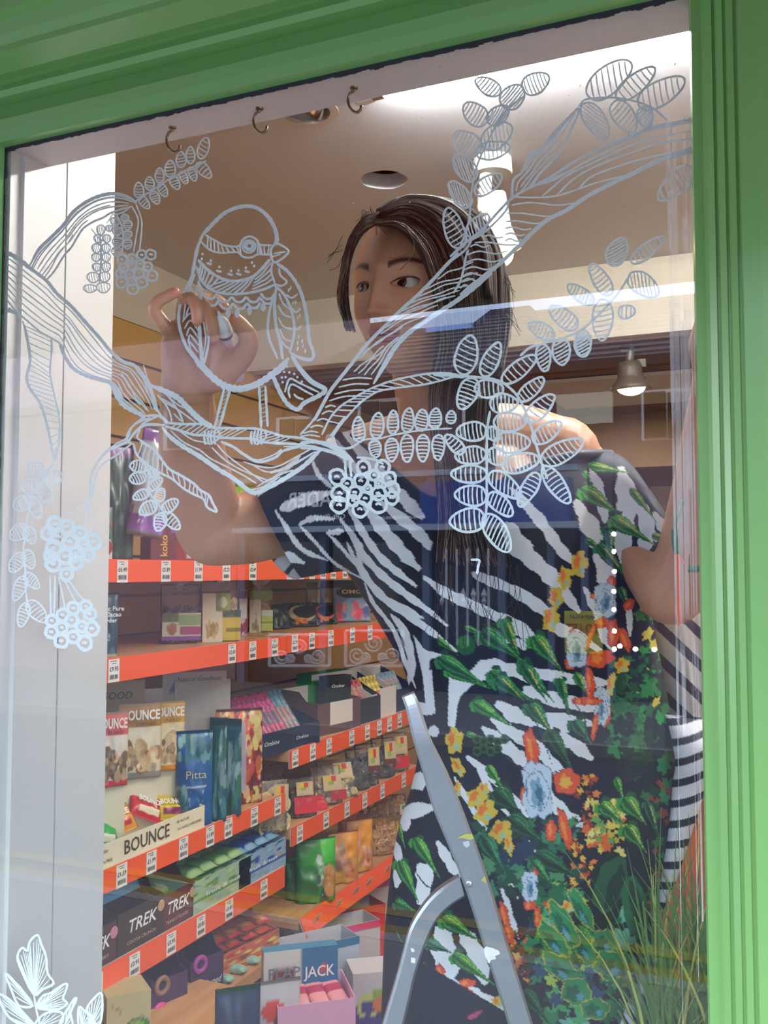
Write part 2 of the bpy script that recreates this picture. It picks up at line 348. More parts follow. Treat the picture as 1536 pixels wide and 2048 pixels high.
child(MB().box(-16, 9, -L0+.25, -L0+.38, ze-.1, ze+.02).build('gutter', M('dark gutter', (40, 38, 44))), house)
x0 = RF(1060, 620, L0+4).x; child(MB().box(-16, x0, -L0-4.4, -L0-4.0, zr-.2, zr+.10).build('ridge', slate), house)
sk = MB(); skl = RF(905, 648, L0+3.4)
sk.prism([(skl.x-.55, skl.y+.5, skl.z-.28), (skl.x+.55, skl.y+.5, skl.z-.28), (skl.x+.55, skl.y-.5, skl.z+.2), (skl.x-.55, skl.y-.5, skl.z+.2)], (0, .03, .12))
child(sk.build('skylight', M('skylight pane', (150, 180, 230), rough=.05, metal=.9, var=.01)), house)
xg = RF(560, 1140, L0).x; child(MB().prism([(xg, -L0-.05, 0), (xg, -L0-.05, zr+.6), (xg-1.6, -L0-.05, zr+1.9), (xg-7, -L0-.05, zr+1.9), (xg-7, -L0-.05, 0)], (0, -3, 0)).build('gable_block', render_), house)
wfr = M('white window frame', (226, 226, 230), rough=.5); dkgl = M('dark pane', (34, 38, 48), rough=.08)
for (a, b, c, d) in ((1120, 788, 1232, 850), (556, 835, 625, 890), (930, 795, 1020, 880), (1290, 780, 1390, 880), (330, 800, 420, 900), (720, 800, 800, 880)):
    f = rbox(MB(), a, b, c, d, L0-.1).build('window_frame', wfr if a != 1120 else M('pale blind', (224, 214, 190))); child(f, house)
    if a != 1120:
        m_ = (a+c)/2
        for (e, g) in ((a+4, m_-2), (m_+2, c-4)): child(rbox(MB(), e, b+4, g, d-4, L0-.18, .03).build('pane', dkgl), house)
navy = M('navy shop paint', (34, 52, 100), rough=.5, var=.05); navy2 = M('deep navy paint', (22, 34, 70), rough=.5, var=.05); bright = M('blue fascia paint', (40, 72, 160), rough=.5, var=.05)
shop = empty('far_shop', (-2, -L0+.1, 0), label='navy painted shop front with fascia sign across the street', cat='shop')
child(rbox(MB(), 480, 955, 855, 1058, L0-.3, .25).build('sign_board', navy2), shop)
child(rbox(MB(), 855, 962, 1150, 1058, L0-.3, .25).build('fascia', bright), shop)
child(rbox(MB(), 480, 1050, 1165, 1062, L0-.4, .2).build('cornice', M('pale cornice', (170, 178, 196))), shop)
child(rbox(MB(), 480, 945, 1165, 956, L0-.4, .2).build('cornice', M('pale cornice')), shop)
child(rbox(MB(), 480, 1062, 1300, 1400, L0-.05, .1).build('front', navy2), shop)
for a, b in ((500, 640), (660, 845), (1010, 1095)):
    child(rbox(MB(), a, 1085, b, 1260, L0-.16, .03).build('shop_window', M('dark pane')), shop)
for a in (484, 645, 850, 1000, 1098, 1165, 1215): child(rbox(MB(), a, 1062, a+14, 1400, L0-.2, .1).build('pilaster', M('grey blue pilaster', (96, 108, 140))), shop)
lw_ = M('white sign lettering', (232, 234, 240), rough=.6)
def rtext(s, pxc, pyc, h, w, mat, par, L):   # words that read correctly in the street and come out mirrored in the pane
    o = RF(pxc, pyc, L); sc = (RF(pxc, pyc-50, L).z-RF(pxc, pyc+50, L).z)/100
    lettering(s, h*sc, o, (-1, 0, 0), (0, 0, 1), mat, par, bold=.02, w=w*sc)
rtext('TRADER', 640, 1000, 42, 150, lw_, shop, L0-.57)
rtext('Gift Shop', 660, 1034, 15, 70, lw_, shop, L0-.57)
rtext('www.goodsdales.com', 800, 1034, 12, 110, lw_, shop, L0-.57)
sg = empty('to_let_board', RF(1165, 1258, L0-.4), label='yellow to let board fixed on the navy front across the street', cat='sign')
child(rbox(MB(), 1130, 1222, 1204, 1306, L0-.3, .05).build('board', M('yellow board', (214, 196, 60), rough=.6)), sg)
redm = M('red sign lettering', (190, 40, 36)); rtext('TO LET', 1166, 1258, 26, 66, redm, sg, L0-.38); rtext('SHOP & FLAT', 1166, 1234, 9, 56, navy, sg, L0-.38)
# railings with spear tops
rl = empty('spear_railing', (RF(925, 1140, 8.2).x, -8.2, 0), label='pale metal railing with spear tops by the far kerb', cat='railing')
iron = M('pale painted iron', (196, 200, 214), rough=.5)
for k in range(5):
    p = RF(893+21*k, 1120, 8.2); x = p.x; z0 = RF(900, 1290, 8.2).z; zt = RF(900, 1098, 8.2).z; zs_ = RF(900, 1195, 8.2).z
    child(MB().tube([(x, -8.2, z0), (x, -8.2, zt)], .012, 6).build('bar', iron), rl)
    child(MB().lathe([(0, -.09), (.03, -.03), (.012, 0), (.034, .03), (0, .1)], o=Vector((x-.045, -8.2, zs_)), seg=8).build('spear', iron), rl)
# scrolled ironwork
def scroll(a, b, c, d, label):
    L = 8.0; e = empty('iron_scroll_panel', (RF((a+c)/2, 1140, L).x, -L, 0), label=label, cat='railing')
    def q(px, py): return RF(px, py, L)
    for s_ in ((a, b, a, d), (c, b, c, d), (a, d, c, d), (a, b, c, b)):
        child(MB().tube([q(s_[0], s_[1]), q(s_[2], s_[3])], .018, 6).build('bar', iron), e)
    w = (c-a); h = d-b
    for cx, cyy, r, sg_ in ((.2, .7, .26, 1), (.5, .35, .26, -1), (.8, .7, .26, -1), (.35, .75, .15, -1), (.65, .75, .15, 1)):
        pts = []
        for t in range(34):
            an = t*.36; rr = h*r*(1-t/42)
            pts.append(q(a+w*cx+sg_*rr*math.cos(an), b+h*cyy+rr*math.sin(an)))
        child(MB().tube(pts, .014, 5).build('scroll', iron), e)
scroll(540, 1270, 660, 1332, 'pale scrolled iron panel at the far kerb, nearer the sign board')
scroll(692, 1262, 806, 1332, 'pale scrolled iron panel at the far kerb, nearer the spear railing')
# festoon lamps in the far shop's doorway
bulbm = M('lit bulb', (255, 250, 240), emit=60); cordm = M('black cord', (20, 20, 22))
fe = empty('festoon_lights', RF(1228, 1180, 9.5), label='string of round lit bulbs hanging across the street', cat='lights')
bp_ = [(1228, 1068), (1228, 1103), (1229, 1143), (1228, 1183), (1228, 1219), (1229, 1262), (1229, 1298), (1240, 1292), (1271, 1298), (1309, 1299)]
child(MB().tube([RF(x, y, 9.53) for x, y in [(1228, 900)]+bp_[:7]], .006, 5).build('cord', cordm), fe)
child(MB().tube([RF(x, y, 9.53) for x, y in bp_[6:]], .006, 5).build('cord', cordm), fe)
for x, y in bp_: child(MB().ball(RF(x, y, 9.5), .026, 10, 8).build('bulb', bulbm, smooth=True), fe)
# ---------------------------------------------------------------- lamps and ceiling fittings
chrome = M('chrome', (200, 200, 198), rough=.18, metal=1, var=.02); steel = M('hook steel', (150, 134, 110), rough=.25, metal=1)
whitem = M('white lamp metal', (208, 208, 204), rough=.35, var=.02)
c = AY(738, 188, .6); tube_e = empty('fluorescent_batten', (c.x, c.y, 2.42), label='lit white fluorescent tube fixed under the ceiling behind the window head', cat='lamp')
mt = M('tube glow', (255, 252, 248), emit=190)
child(MB().tube([(c.x+.03, c.y, c.z), (c.x+1.5, c.y, c.z)], .013, 16).build('tube', mt, smooth=True), tube_e)
child(MB().tube([(c.x+.008, c.y, c.z), (c.x+.03, c.y, c.z)], .0135, 16).build('end_cap', chrome), tube_e)
child(MB().tube([(c.x-.026, c.y, c.z), (c.x-.022, c.y, c.z), (c.x-.002, c.y, c.z), (c.x+.008, c.y, c.z)], [.014, .0165, .0165, .015], 16).box(c.x-.024, c.x-.004, c.y-.012, c.y+.012, c.z, 2.418).build('socket', whitem), tube_e)
child(MB().tube([(c.x+1.5, c.y, c.z), (c.x+1.53, c.y, c.z)], .016, 16).box(c.x+1.51, c.x+1.53, c.y-.012, c.y+.012, c.z, 2.418).build('socket', whitem), tube_e)
# white spot lamp
d0 = 2.06; base = AZ(985, 318, 2.42); dd = (base-CAM).dot(CF)
sp = empty('ceiling_spotlight', base, label='white adjustable ceiling spotlight with a lit warm bulb above her head', cat='lamp')
child(MB().lathe([(0, 0), (.04, 0), (.042, -.03), (.04, -.034), (0, -.034)], o=base, seg=28).build('base', whitem, smooth=False), sp)
a1 = P(972, 345, dd); a2 = P(968, 415, dd-.02)
child(MB().tube([a1, (a1+a2)/2, a2], [.014, .014, .014], 12).ball(a2, .015).build('arm', whitem), sp)
b0 = P(982, 388, dd); b1 = P(1002, 505, dd+.01); ax = (b1-b0).normalized(); ln = (b1-b0).length
child(MB().lathe([(0, 0), (.028, .0), (.031, .004), (.031, ln*.6), (.035, ln*.72), (.044, ln*.98), (.045, ln), (.041, ln), (.03, ln*.8), (0, ln*.7)], axis=ax, o=b0, seg=28).build('lamp_housing', whitem, smooth=True), sp)
child(MB().ball(b0+ax*(ln+.004), .026, 16, 10).build('bulb', M('warm lamp glow', (255, 214, 150), emit=14), smooth=True), sp)
child(MB().tube([P(940, 312, dd+.05), P(958, 330, dd)], .006, 8).build('cable', M('white cable', (224, 224, 220))), sp)
ld = bpy.data.lights.new('spot', 'SPOT'); ld.energy = 12; ld.color = (1, .78, .5); ld.spot_size = 1.6; ld.shadow_soft_size = .03
lo = bpy.data.objects.new('spot_light', ld); COL.objects.link(lo); lo.location = b0+ax*(ln+.045); lo.rotation_euler = ax.to_track_quat('-Z', 'Y').to_euler(); child(lo, sp)
# grey spot lamp further back
gm = M('grey lamp metal', (92, 80, 70), rough=.4)
base = AZ(1262, 690, 2.207); dd = (base-CAM).dot(CF)
s2 = empty('ceiling_spotlight', base, label='grey bell shaped spotlight hanging further back on the right', cat='lamp')
top = P(1258, 722, dd); bot = P(1263, 782, dd); ax = (bot-top).normalized(); ln = (bot-top).length
child(MB().tube([base, top+ax*.01], .012, 10).tube([P(1240, 700, dd), P(1278, 700, dd)], .008, 8).build('arm', gm), s2)
child(MB().lathe([(0, 0), (.03, .002), (.036, .02), (.036, ln*.5), (.04, ln*.62), (.056, ln*.8), (.06, ln*.95), (.056, ln*.95), (.045, ln*.8), (0, ln*.7)], axis=ax, o=top, seg=28).build('lamp_housing', gm, smooth=True), s2)
child(MB().ball(bot-ax*.012, .042, 16, 10, (1, 1, .6)).build('bulb', M('warm lamp glow 2', (255, 226, 170), emit=5), smooth=True), s2)
child(MB().box(-.012, .012, -.01, .01, -.012, .012, Matrix.Translation(P(1284, 727, dd))).tube([P(1284, 727, dd), P(1265, 727, dd)], .004, 6).build('knob', gm), s2)
for i, (px, py, r, lab) in enumerate(((1313, 940, .05, 'small dark spotlight on the far cream bulkhead'), (1332, 1003, .03, 'tiny lit downlight at the back of the shop, left one of two'), (1354, 1006, .03, 'tiny lit downlight at the back of the shop, right one of two'))):
    dd = 4.9 if i == 0 else 5.4; p = P(px, py, dd)
    e = empty('spotlight' if i == 0 else 'downlight', p, label=lab, cat='lamp')
    child(MB().lathe([(0, .06), (r*.6, .05), (r, -.03), (r*.9, -.03), (0, 0)], o=p, seg=16).build('lamp_housing', gm, smooth=True), e)
    child(MB().ball(p-Vector((0, 0, .02)), r*.75, 12, 8, (1, 1, .5)).build('bulb', M('warm lamp glow 3', (255, 214, 140), emit=.4 if i == 0 else 9) if i else M('dull bulb', (120, 100, 80)), smooth=True), e)
# recessed downlight in the first hole
c, w = holes[0]
dl = empty('recessed_downlight', c, label='unlit tilted downlight with silver rim recessed in the ceiling', cat='lamp')
child(MB().lathe([(w-.004, -.003), (w+.012, -.003), (w+.012, .0), (w-.004, .004), (w-.004, -.003)], o=c, seg=36).build('rim', M('pale rim', (206, 198, 190), rough=.3), smooth=False), dl)
ax = Vector((.55, -.1, .8)).normalized()
child(MB().lathe([(w*.8, -.012), (w*.86, -.008), (w*.86, .05), (w*.7, .055), (w*.76, .0), (w*.8, -.012)], axis=ax, o=c+Vector((-.006, 0, .016)), seg=30).build('gimbal', chrome, smooth=True), dl)
child(MB().lathe([(0, .03), (w*.7, .01)], axis=ax, o=c+Vector((-.006, 0, .02)), seg=30).build('reflector', M('smoky reflector', (120, 112, 90), rough=.2, metal=.6), smooth=True), dl)
child(MB().box(-.012, .012, -.001, .001, -.006, .006, Matrix.Translation(c+Vector((.026, -.02, .012))) @ Matrix.Rotation(.6, 4, 'Y')).build('rating_label', M('blue label', (50, 70, 130))), dl)
# screw hooks under the head board
hooks = [(345, 262, 'steel screw hook under the window head, leftmost of three'), (519, 214, 'steel screw hook under the window head, middle of three'), (708, 166, 'steel screw hook under the window head, nearest the lit tube')]
for px, py, lab in hooks:
    b = AY(px, py, .03); b.z = GLZ; dd = (b-CAM).dot(CF)
    x, y = PXY = (768+F*(b-CAM).dot(CR)/dd, 1024-F*(b-CAM).dot(CU)/dd)
    h = empty('screw_hook', b, label=lab, cat='hook')
    pts = [(0, 0), (0, 6), (-8, 12), (-12, 26), (-7, 42), (4, 50), (13, 45), (15, 36)]
    child(MB().tube([P(x+a, y+q, dd-a*.00025) for a, q in cr(pts, 5)], .0017, 8).build('shank', steel, smooth=True), h)
    child(MB().lathe([(0, 0), (.005, 0), (.0045, -.0015), (0, -.0015)], o=b, seg=14).build('collar', steel), h)
# unseen fill lamps added under the ceilings to brighten the interior
for k, (x, y, z, e) in enumerate(((.3, 1.3, 2.405, 5), (-.6, 2.6, 2.19, 9), (.4, 3.9, 1.965, 7))):
    ld = bpy.data.lights.new('panel', 'AREA'); ld.energy = e; ld.size = .5; ld.color = (1, .93, .85); lo = bpy.data.objects.new('fill_light', ld); COL.objects.link(lo)
    pe = empty('added_fill_light', (x, y, z), label=('added unseen fill light under the ceiling near the window', 'added unseen fill light under the ceiling beyond the bulkhead', 'added unseen fill light at the back of the shop')[k], cat='lamp')
    child(MB().box(x-.28, x+.28, y-.28, y+.28, z, z+.012).build('fill_light_frame', whitem), pe); lo.location = (x, y, z-.005); child(lo, pe)
# ---------------------------------------------------------------- white pen drawing on the inner face of the pane
paint = M('white glass paint', (222, 228, 228), rough=.6, var=.04, sc=120)
TY = [.0002]
class Dr:                                   # strokes are drawn in a working frame (ox, oy, scale) laid on the pane
    def __init__(s, fr): s.o = fr; s.mb = MB(); s.c = None
    def q(s, p): return (s.o[0]+p[0]/s.o[2], s.o[1]+p[1]/s.o[2])
    def st(s, pts, w=3.2, taper=0, n=5, closed=False, raw=False, jit=.35):
        pts = [s.q(p) for p in pts]
        if not raw: pts = cr(pts, n, closed)
        if closed: pts = list(pts)+[pts[0]]
        pts = [np.array(p, float) for p in pts]; N = len(pts)
        TY[0] = .0002+((TY[0]-.0002+.000013) % .0004); y0 = TY[0]; y1 = y0+.0003
        L = []; Rr = []
        for i, p in enumerate(pts):
            t = pts[min(i+1, N-1)]-pts[max(i-1, 0)]; l = math.hypot(*t) or 1; nx, ny = -t[1]/l, t[0]/l
            ww = w*(1+.16*math.sin(i*1.7+p[0]*.3)+random.uniform(-.05, .05))/2
            if taper and not closed:
                u = i/(N-1); ww *= max(.3, min(1, min(u, 1-u)*6+.35)) if taper == 2 else max(.35, 1-u*.8)
            elif not closed and (i == 0 or i == N-1): ww *= .6
            L.append((p[0]+nx*ww, p[1]+ny*ww)); Rr.append((p[0]-nx*ww, p[1]-ny*ww))
        vs = [];
        for a, b in zip(L, Rr):
            A = AY(a[0], a[1], y0); B = AY(b[0], b[1], y0); vs += [A, B, Vector((A.x, y1, A.z)), Vector((B.x, y1, B.z))]
        fs = []
        for i in range(N-1):
            a = i*4; b = a+4; fs += [(a, a+1, b+1, b), (a+2, b+2, b+3, a+3), (a, b, b+2, a+2), (a+1, a+3, b+3, b+1)]
        fs += [(0, 2, 3, 1), (4*N-4, 4*N-3, 4*N-1, 4*N-2)]
        s.mb.add(vs, fs); return s
    def dot(s, x, y, rx, ry=None, ang=0):
        ry = ry or rx; ca, sa = math.cos(math.radians(ang)), math.sin(math.radians(ang)); pts = []
        for k in range(12):
            a = 2*math.pi*k/12; u, v = rx*math.cos(a), ry*math.sin(a); pts.append(s.q((x+u*ca-v*sa, y+u*sa+v*ca)))
        f = [AY(a, b, .0003) for a, b in pts]; s.mb.prism(f, (0, .0004, 0)); return s
    def between(s, U, V, segs, w=2.6, wob=.02, n=10):
        U = cr(U, 12); V = cr(V, 12)
        def at(E, t):
            t = max(0, min(1, t))*(len(E)-1); i = min(int(t), len(E)-2); return E[i]*(1-(t-i))+E[i+1]*(t-i)
        for (ta, ma, tb, mb_) in segs:
            pts = []; ph = random.random()*9
            for k in range(n+1):
                u = k/n; t = ta+(tb-ta)*u; m = ma+(mb_-ma)*u+wob*math.sin(u*9+ph)*math.sin(u*3.14)
                pts.append(at(U, t)*(1-m)+at(V, t)*m)
            s.st(pts, w, n=2)
        return s
    def leaf(s, x0, y0, x1, y1, b, n=6, hang=None, w=3.6, hw=2.6, tip=.18, fill=0):
        cx, cy = (x0+x1)/2, (y0+y1)/2; a = math.hypot(x1-x0, y1-y0)/2; an = math.atan2(y1-y0, x1-x0); ca, sa = math.cos(an), math.sin(an)
        def e(t, k=1): u, v = a*math.cos(t)*k, b*math.sin(t)*(1-tip*math.cos(t))*k; return (cx+u*ca-v*sa, cy+u*sa+v*ca)
        r0 = random.random()*.3
        s.st([e(2*math.pi*k/14+r0, 1+random.uniform(-.03, .03)) for k in range(14)], w, closed=True, n=3)
        h = math.radians(hang) if hang is not None else an+math.pi/2+random.uniform(-.25, .25)
        hx, hy = math.cos(h), math.sin(h); nx, ny = -hy, hx
        # extent along normal
        E = [e(2*math.pi*k/60, .93) for k in range(60)]; pr = [(p[0]-cx)*nx+(p[1]-cy)*ny for p in E]; m0, m1 = min(pr), max(pr)
        for k in range(n):
            c = m0+(m1-m0)*(k+.8)/(n+.6)+random.uniform(-1, 1); xs = []
            for i in range(60):
                p, q_ = E[i], E[(i+1) % 60]; d0, d1 = pr[i]-c, pr[(i+1) % 60]-c
                if d0*d1 < 0: t = d0/(d0-d1); X = p[0]+(q_[0]-p[0])*t; Y = p[1]+(q_[1]-p[1])*t; xs.append(((X-cx)*hx+(Y-cy)*hy, X, Y))
            if len(xs) >= 2:
                xs.sort(); A = xs[0]; B = xs[-1]; bow = random.uniform(1, 5)
                s.st([A[1:], ((A[1]+B[1])/2+nx*bow, (A[2]+B[2])/2+ny*bow), B[1:]], hw, n=3)
        return s
    def berry(s, x, y, r, w=5):
        s.st([(x+r*math.cos(t)*random.uniform(.9, 1.06), y+r*math.sin(t)*random.uniform(.9, 1.06)) for t in [2*math.pi*k/10+random.random()*.2 for k in range(10)]], w, closed=True, n=3)
        s.st([(x-r*.35, y+r*.1), (x-r*.05, y-r*.12), (x+r*.3, y+r*.12)], w*.8, n=3); return s
    def done(s, name, par):
        o = s.mb.build(name, paint, None, fix=False); return child(o, par)
def drawing(name, px, py, label, cat, group=None): return empty(name, AY(px, py, .0003), label=label, cat=cat, group=group)
fA = (0, 0, 3); fB = (0, 380, 3); fC = (300, 380, 3.339); fE1 = (900, 80, 3); fE2 = (900, 440, 3); fE3 = (800, 640, 3); fE4 = (500, 680, 3); fE5 = (600, 440, 3); fE6 = (200, 760, 3); fG = (0, 800, 3); fH = (0, 1700, 5.885)
def spray(px, py, label, fr, stems, leaves, sw=3.4, **kw):
    e = drawing('painted_leaf_spray', px, py, label, 'window drawing'); d = Dr(fr)
    for st in stems: d.st(st, sw)
    d.done('stem', e)
    for lf in leaves:
        d = Dr(fr); k = dict(kw)
        if isinstance(lf[-1], dict): k.update(lf[-1]); lf = lf[:-1]
        if len(lf) > 5: k['n'] = lf[5]; lf = lf[:5]+tuple(lf[6:])
        if len(lf) > 5: k['hang'] = lf[5]; lf = lf[:5]
        if len(lf) == 4: lf = (lf[0], lf[1]-lf[3], lf[0], lf[1]+lf[3], lf[2])       # centre, half-width, half-height
        d.leaf(*lf[:5], **k).done('leaf', e)
    return e
spray(345, 350, 'painted row of small paired leaves at the upper left, below the hooks', fA, [[(800, 1215), (900, 1150), (1000, 1085), (1100, 1030), (1235, 965)]],
      [(835, 1185, 830, 1095, 28), (898, 1140, 895, 1062, 27), (955, 1095, 958, 1008, 26), (1018, 1060, 1022, 962, 31), (1085, 1005, 1085, 910, 28), (1142, 980, 1142, 880, 25), (1200, 950, 1240, 825, 32),
       (838, 1180, 892, 1250, 24), (912, 1150, 948, 1222, 26), (955, 1105, 998, 1178, 25), (1030, 1058, 1068, 1135, 26), (1085, 1030, 1120, 1100, 22), (1140, 1005, 1170, 1085, 22), (1185, 978, 1262, 1065, 32)], n=4, w=2.8, hw=2)
# upper left bough
e = drawing('painted_branch', 180, 470, 'painted curved bough at the upper left over the white boards', 'window drawing'); d = Dr(fA)
U = [(175, 1600), (230, 1500), (300, 1430), (380, 1350), (440, 1270), (520, 1210), (600, 1175), (680, 1162), (760, 1180), (820, 1215)]
V = [(280, 1680), (330, 1620), (380, 1540), (430, 1480), (460, 1430), (500, 1370), (560, 1330), (620, 1305), (670, 1275), (780, 1240)]
d.st(U, 7, taper=2).st(V, 4).st([(s_[0]+8, s_[1]+18) for s_ in U[:8]], 3)
d.between(U, V, [(0, .2, 1, .15), (.02, .38, .95, .35), (0, .55, .8, .5), (.0, .7, .6, .8), (.0, .85, .4, .7), (.3, .6, .97, .6)], 2.6)
d.st([(790, 1235), (828, 1320), (815, 1420), (800, 1512)], 2.6).st([(815, 1222), (848, 1320), (845, 1420), (835, 1512)], 2.6).st([(680, 1290), (740, 1272), (785, 1238)], 3).st([(545, 1370), (600, 1440)], 2).st([(640, 1340), (680, 1280)], 2)
d.done('bough', e)
spray(205, 520, 'painted hanging leaf spray over the white board, left of the small berries', fA, [[(600, 1400), (606, 1500), (605, 1600), (596, 1700)]],
      [(605, 1380, 24, 30), (655, 1370, 20, 18), (590, 1432, 26, 24), (640, 1432, 24, 24), (578, 1490, 26, 28), (636, 1490, 26, 28), (576, 1545, 26, 24), (636, 1545, 26, 26), (580, 1603, 26, 24), (636, 1603, 26, 28), (560, 1665, 38, 30), (626, 1662, 34, 30), (540, 1732, 38, 24), (620, 1726, 40, 30)], n=4, hang=80, w=2.6, hw=1.6)
spray(240, 470, 'painted hanging leaf spray just right of the white board', fA, [[(700, 1290), (735, 1380), (735, 1500)]],
      [(690, 1330, 26, 26), (748, 1308, 22, 22), (765, 1350, 25, 28), (702, 1387, 28, 25), (765, 1408, 26, 24), (705, 1452, 30, 30), (765, 1465, 24, 30), (700, 1510, 30, 28)], n=4, w=2.6, hw=1.8)
def berries(px, py, label, fr, bs, stems=(), w=5, sw=3):
    e = drawing('painted_berry_cluster', px, py, label, 'window drawing')
    if stems:
        d = Dr(fr)
        for s_ in stems: d.st(s_, sw)
        d.done('stem', e)
    for b in bs: Dr(fr).berry(b[0], b[1], b[2], w).done('berry', e)
berries(272, 540, 'painted berry cluster at the upper left, above the raised hand', fA, [(850, 1530, 28), (905, 1528, 30), (790, 1550, 28), (732, 1556, 30), (840, 1585, 26), (786, 1592, 28), (740, 1605, 26), (885, 1600, 26), (722, 1640, 28), (778, 1645, 26), (832, 1640, 28), (912, 1655, 32), (728, 1692, 34), (788, 1690, 26), (850, 1695, 34), (795, 1735, 32)], w=4)
# left trunk
e = drawing('painted_branch', 120, 640, 'painted broad trunk running down from the left edge of the pane', 'window drawing'); d = Dr(fB)
U = [(45, 372), (110, 412), (175, 465), (280, 545), (340, 620), (430, 700), (510, 790), (600, 890), (670, 975), (740, 1030), (800, 1050), (850, 1100), (890, 1170), (925, 1260), (940, 1330)]
V = [(35, 650), (90, 720), (170, 790), (240, 850), (310, 890), (360, 920), (385, 990), (440, 1070), (520, 1115), (600, 1140), (670, 1165), (700, 1240), (760, 1300), (830, 1340), (870, 1370)]
d.st(U, 7).st([(45, 375), (120, 420), (180, 470)], 9).st(V[5:], 7).st(V[:6], 3.4).st([(45, 716), (90, 738), (130, 775)], 10, taper=1)
d.between(U, V, [(0, .12+.125*k, .97 if k % 2 else .9, .15+.125*k) for k in range(7)]+[(.75, .05, .98, .15), (.7, .5, .95, .6)], 2.6, wob=.035, n=16)
d.st([(860, 1050), (900, 1160), (990, 1220), (1060, 1310), (1100, 1400)], 2.6)
d.done('trunk', e); d = Dr(fB)
U = [(135, 785), (155, 850), (175, 960), (180, 1040), (160, 1120), (180, 1190), (240, 1280), (280, 1400), (310, 1540), (322, 1620)]
V = [(308, 885), (310, 960), (300, 1080), (308, 1150), (320, 1200), (338, 1280), (355, 1360), (358, 1450), (350, 1540), (324, 1625)]
d.st(U, 6, taper=2).st(V, 4).between(U, V, [(.05+.042*k, 0, .0+.042*k, 1) for k in range(22)], 1.9, n=4); d.done('twig', e)
spray(60, 1050, 'faint painted leaf spray low on the left over the white board', fG, [[(320, 380), (270, 460), (235, 510), (195, 560), (178, 640), (160, 720), (155, 800), (140, 900), (150, 1000), (155, 1150), (170, 1250)]],
      [(262, 430, 170, 400, 42), (262, 470, 375, 460, 50), (235, 515, 120, 520, 45), (245, 500, 300, 625, 38), (185, 600, 80, 640, 46), (185, 580, 240, 715, 36), (165, 760, 60, 830, 46), (160, 760, 200, 860, 34), (140, 920, 62, 1030, 40), (150, 900, 195, 1010, 36), (150, 1060, 85, 1200, 36), (150, 1040, 232, 1130, 32), (160, 1220, 120, 1360, 34), (165, 1210, 275, 1330, 44)], n=6, w=3, hw=2)
e = drawing('painted_branch', 230, 900, 'painted thin twig arching left to the blue-lit berries', 'window drawing'); d = Dr(fG)
d.st([(985, 150), (870, 150), (800, 205), (762, 250), (640, 310), (570, 400), (545, 470), (545, 560), (532, 610)], 5).st([(900, 105), (820, 140), (785, 175), (765, 225), (700, 262), (630, 310)], 3.4).st([(790, 262), (700, 330), (610, 390), (570, 480), (550, 590)], 3.2).st([(600, 350), (560, 430), (540, 520), (535, 600)], 2.6)
for a in ((380, 690), (450, 715), (500, 750), (552, 800)): d.st([(535, 600), ((535+a[0])/2+8, (600+a[1])/2), a], 2.4)
d.done('twig', e)
berries(140, 1090, 'painted blue-lit berry cluster on the left board, upper of two', fG, [(330, 745, 42), (400, 760, 40), (290, 800, 40), (350, 820, 44), (420, 850, 44), (480, 800, 40), (560, 850, 44), (500, 870, 36), (320, 890, 44), (390, 940, 44), (460, 920, 40), (530, 930, 36), (320, 985, 42), (455, 975, 38), (300, 940, 34), (400, 1045, 36)], w=8)
berries(145, 1240, 'painted blue-lit berry cluster on the left board, lower of two', fG, [(375, 1290, 36), (440, 1250, 36), (515, 1238, 34), (540, 1285, 34), (312, 1325, 34), (430, 1322, 38), (490, 1360, 32), (550, 1372, 40), (370, 1366, 34), (308, 1392, 36), (440, 1422, 36), (368, 1446, 40), (508, 1458, 42)],
        [[(300, 1050), (302, 1170), (305, 1292)], [(330, 1050), (328, 1170), (325, 1285)], [(350, 1060), (372, 1160), (390, 1250)], [(375, 1060), (425, 1160), (470, 1242)], [(408, 1075), (460, 1150), (512, 1212)]], w=7, sw=3.4)
# twig down to the right and its leaves
e = drawing('painted_branch', 330, 950, 'painted tapering twig pointing down towards the forearm', 'window drawing'); d = Dr(fE6)
U = [(200, 380), (222, 450), (290, 512), (350, 552), (430, 592), (500, 650), (560, 685), (620, 715), (645, 765), (702, 795)]
V = [(240, 368), (300, 400), (350, 450), (410, 530), (480, 570), (560, 620), (600, 660), (652, 690), (672, 730), (704, 790)]
d.st(U, 4.4).st(V, 5).between(U, V, [(.02+.05*k, 1, .12+.05*k, 0) for k in range(16)], 2.4, n=5).st([(240, 300), (222, 345), (262, 372)], 3.6).st([(350, 215), (260, 260), (230, 310)], 4).st([(200, 385), (160, 360), (185, 290), (270, 215)], 4); d.done('twig', e)
spray(310, 985, 'painted leaf spray hanging over the green foliage behind, below the tapering twig', fE6, [[(240, 480), (292, 545), (290, 660), (340, 730), (385, 800)]],
      [(285, 520, 180, 515, 38), (275, 575, 178, 600, 36), (290, 560, 345, 555, 26), (290, 660, 370, 590, 26), (290, 670, 200, 710, 28), (345, 730, 375, 650, 28), (335, 740, 238, 800, 38), (375, 785, 465, 720, 32), (375, 800, 345, 905, 36), (385, 800, 475, 895, 34)], n=5, w=4, hw=2.6)
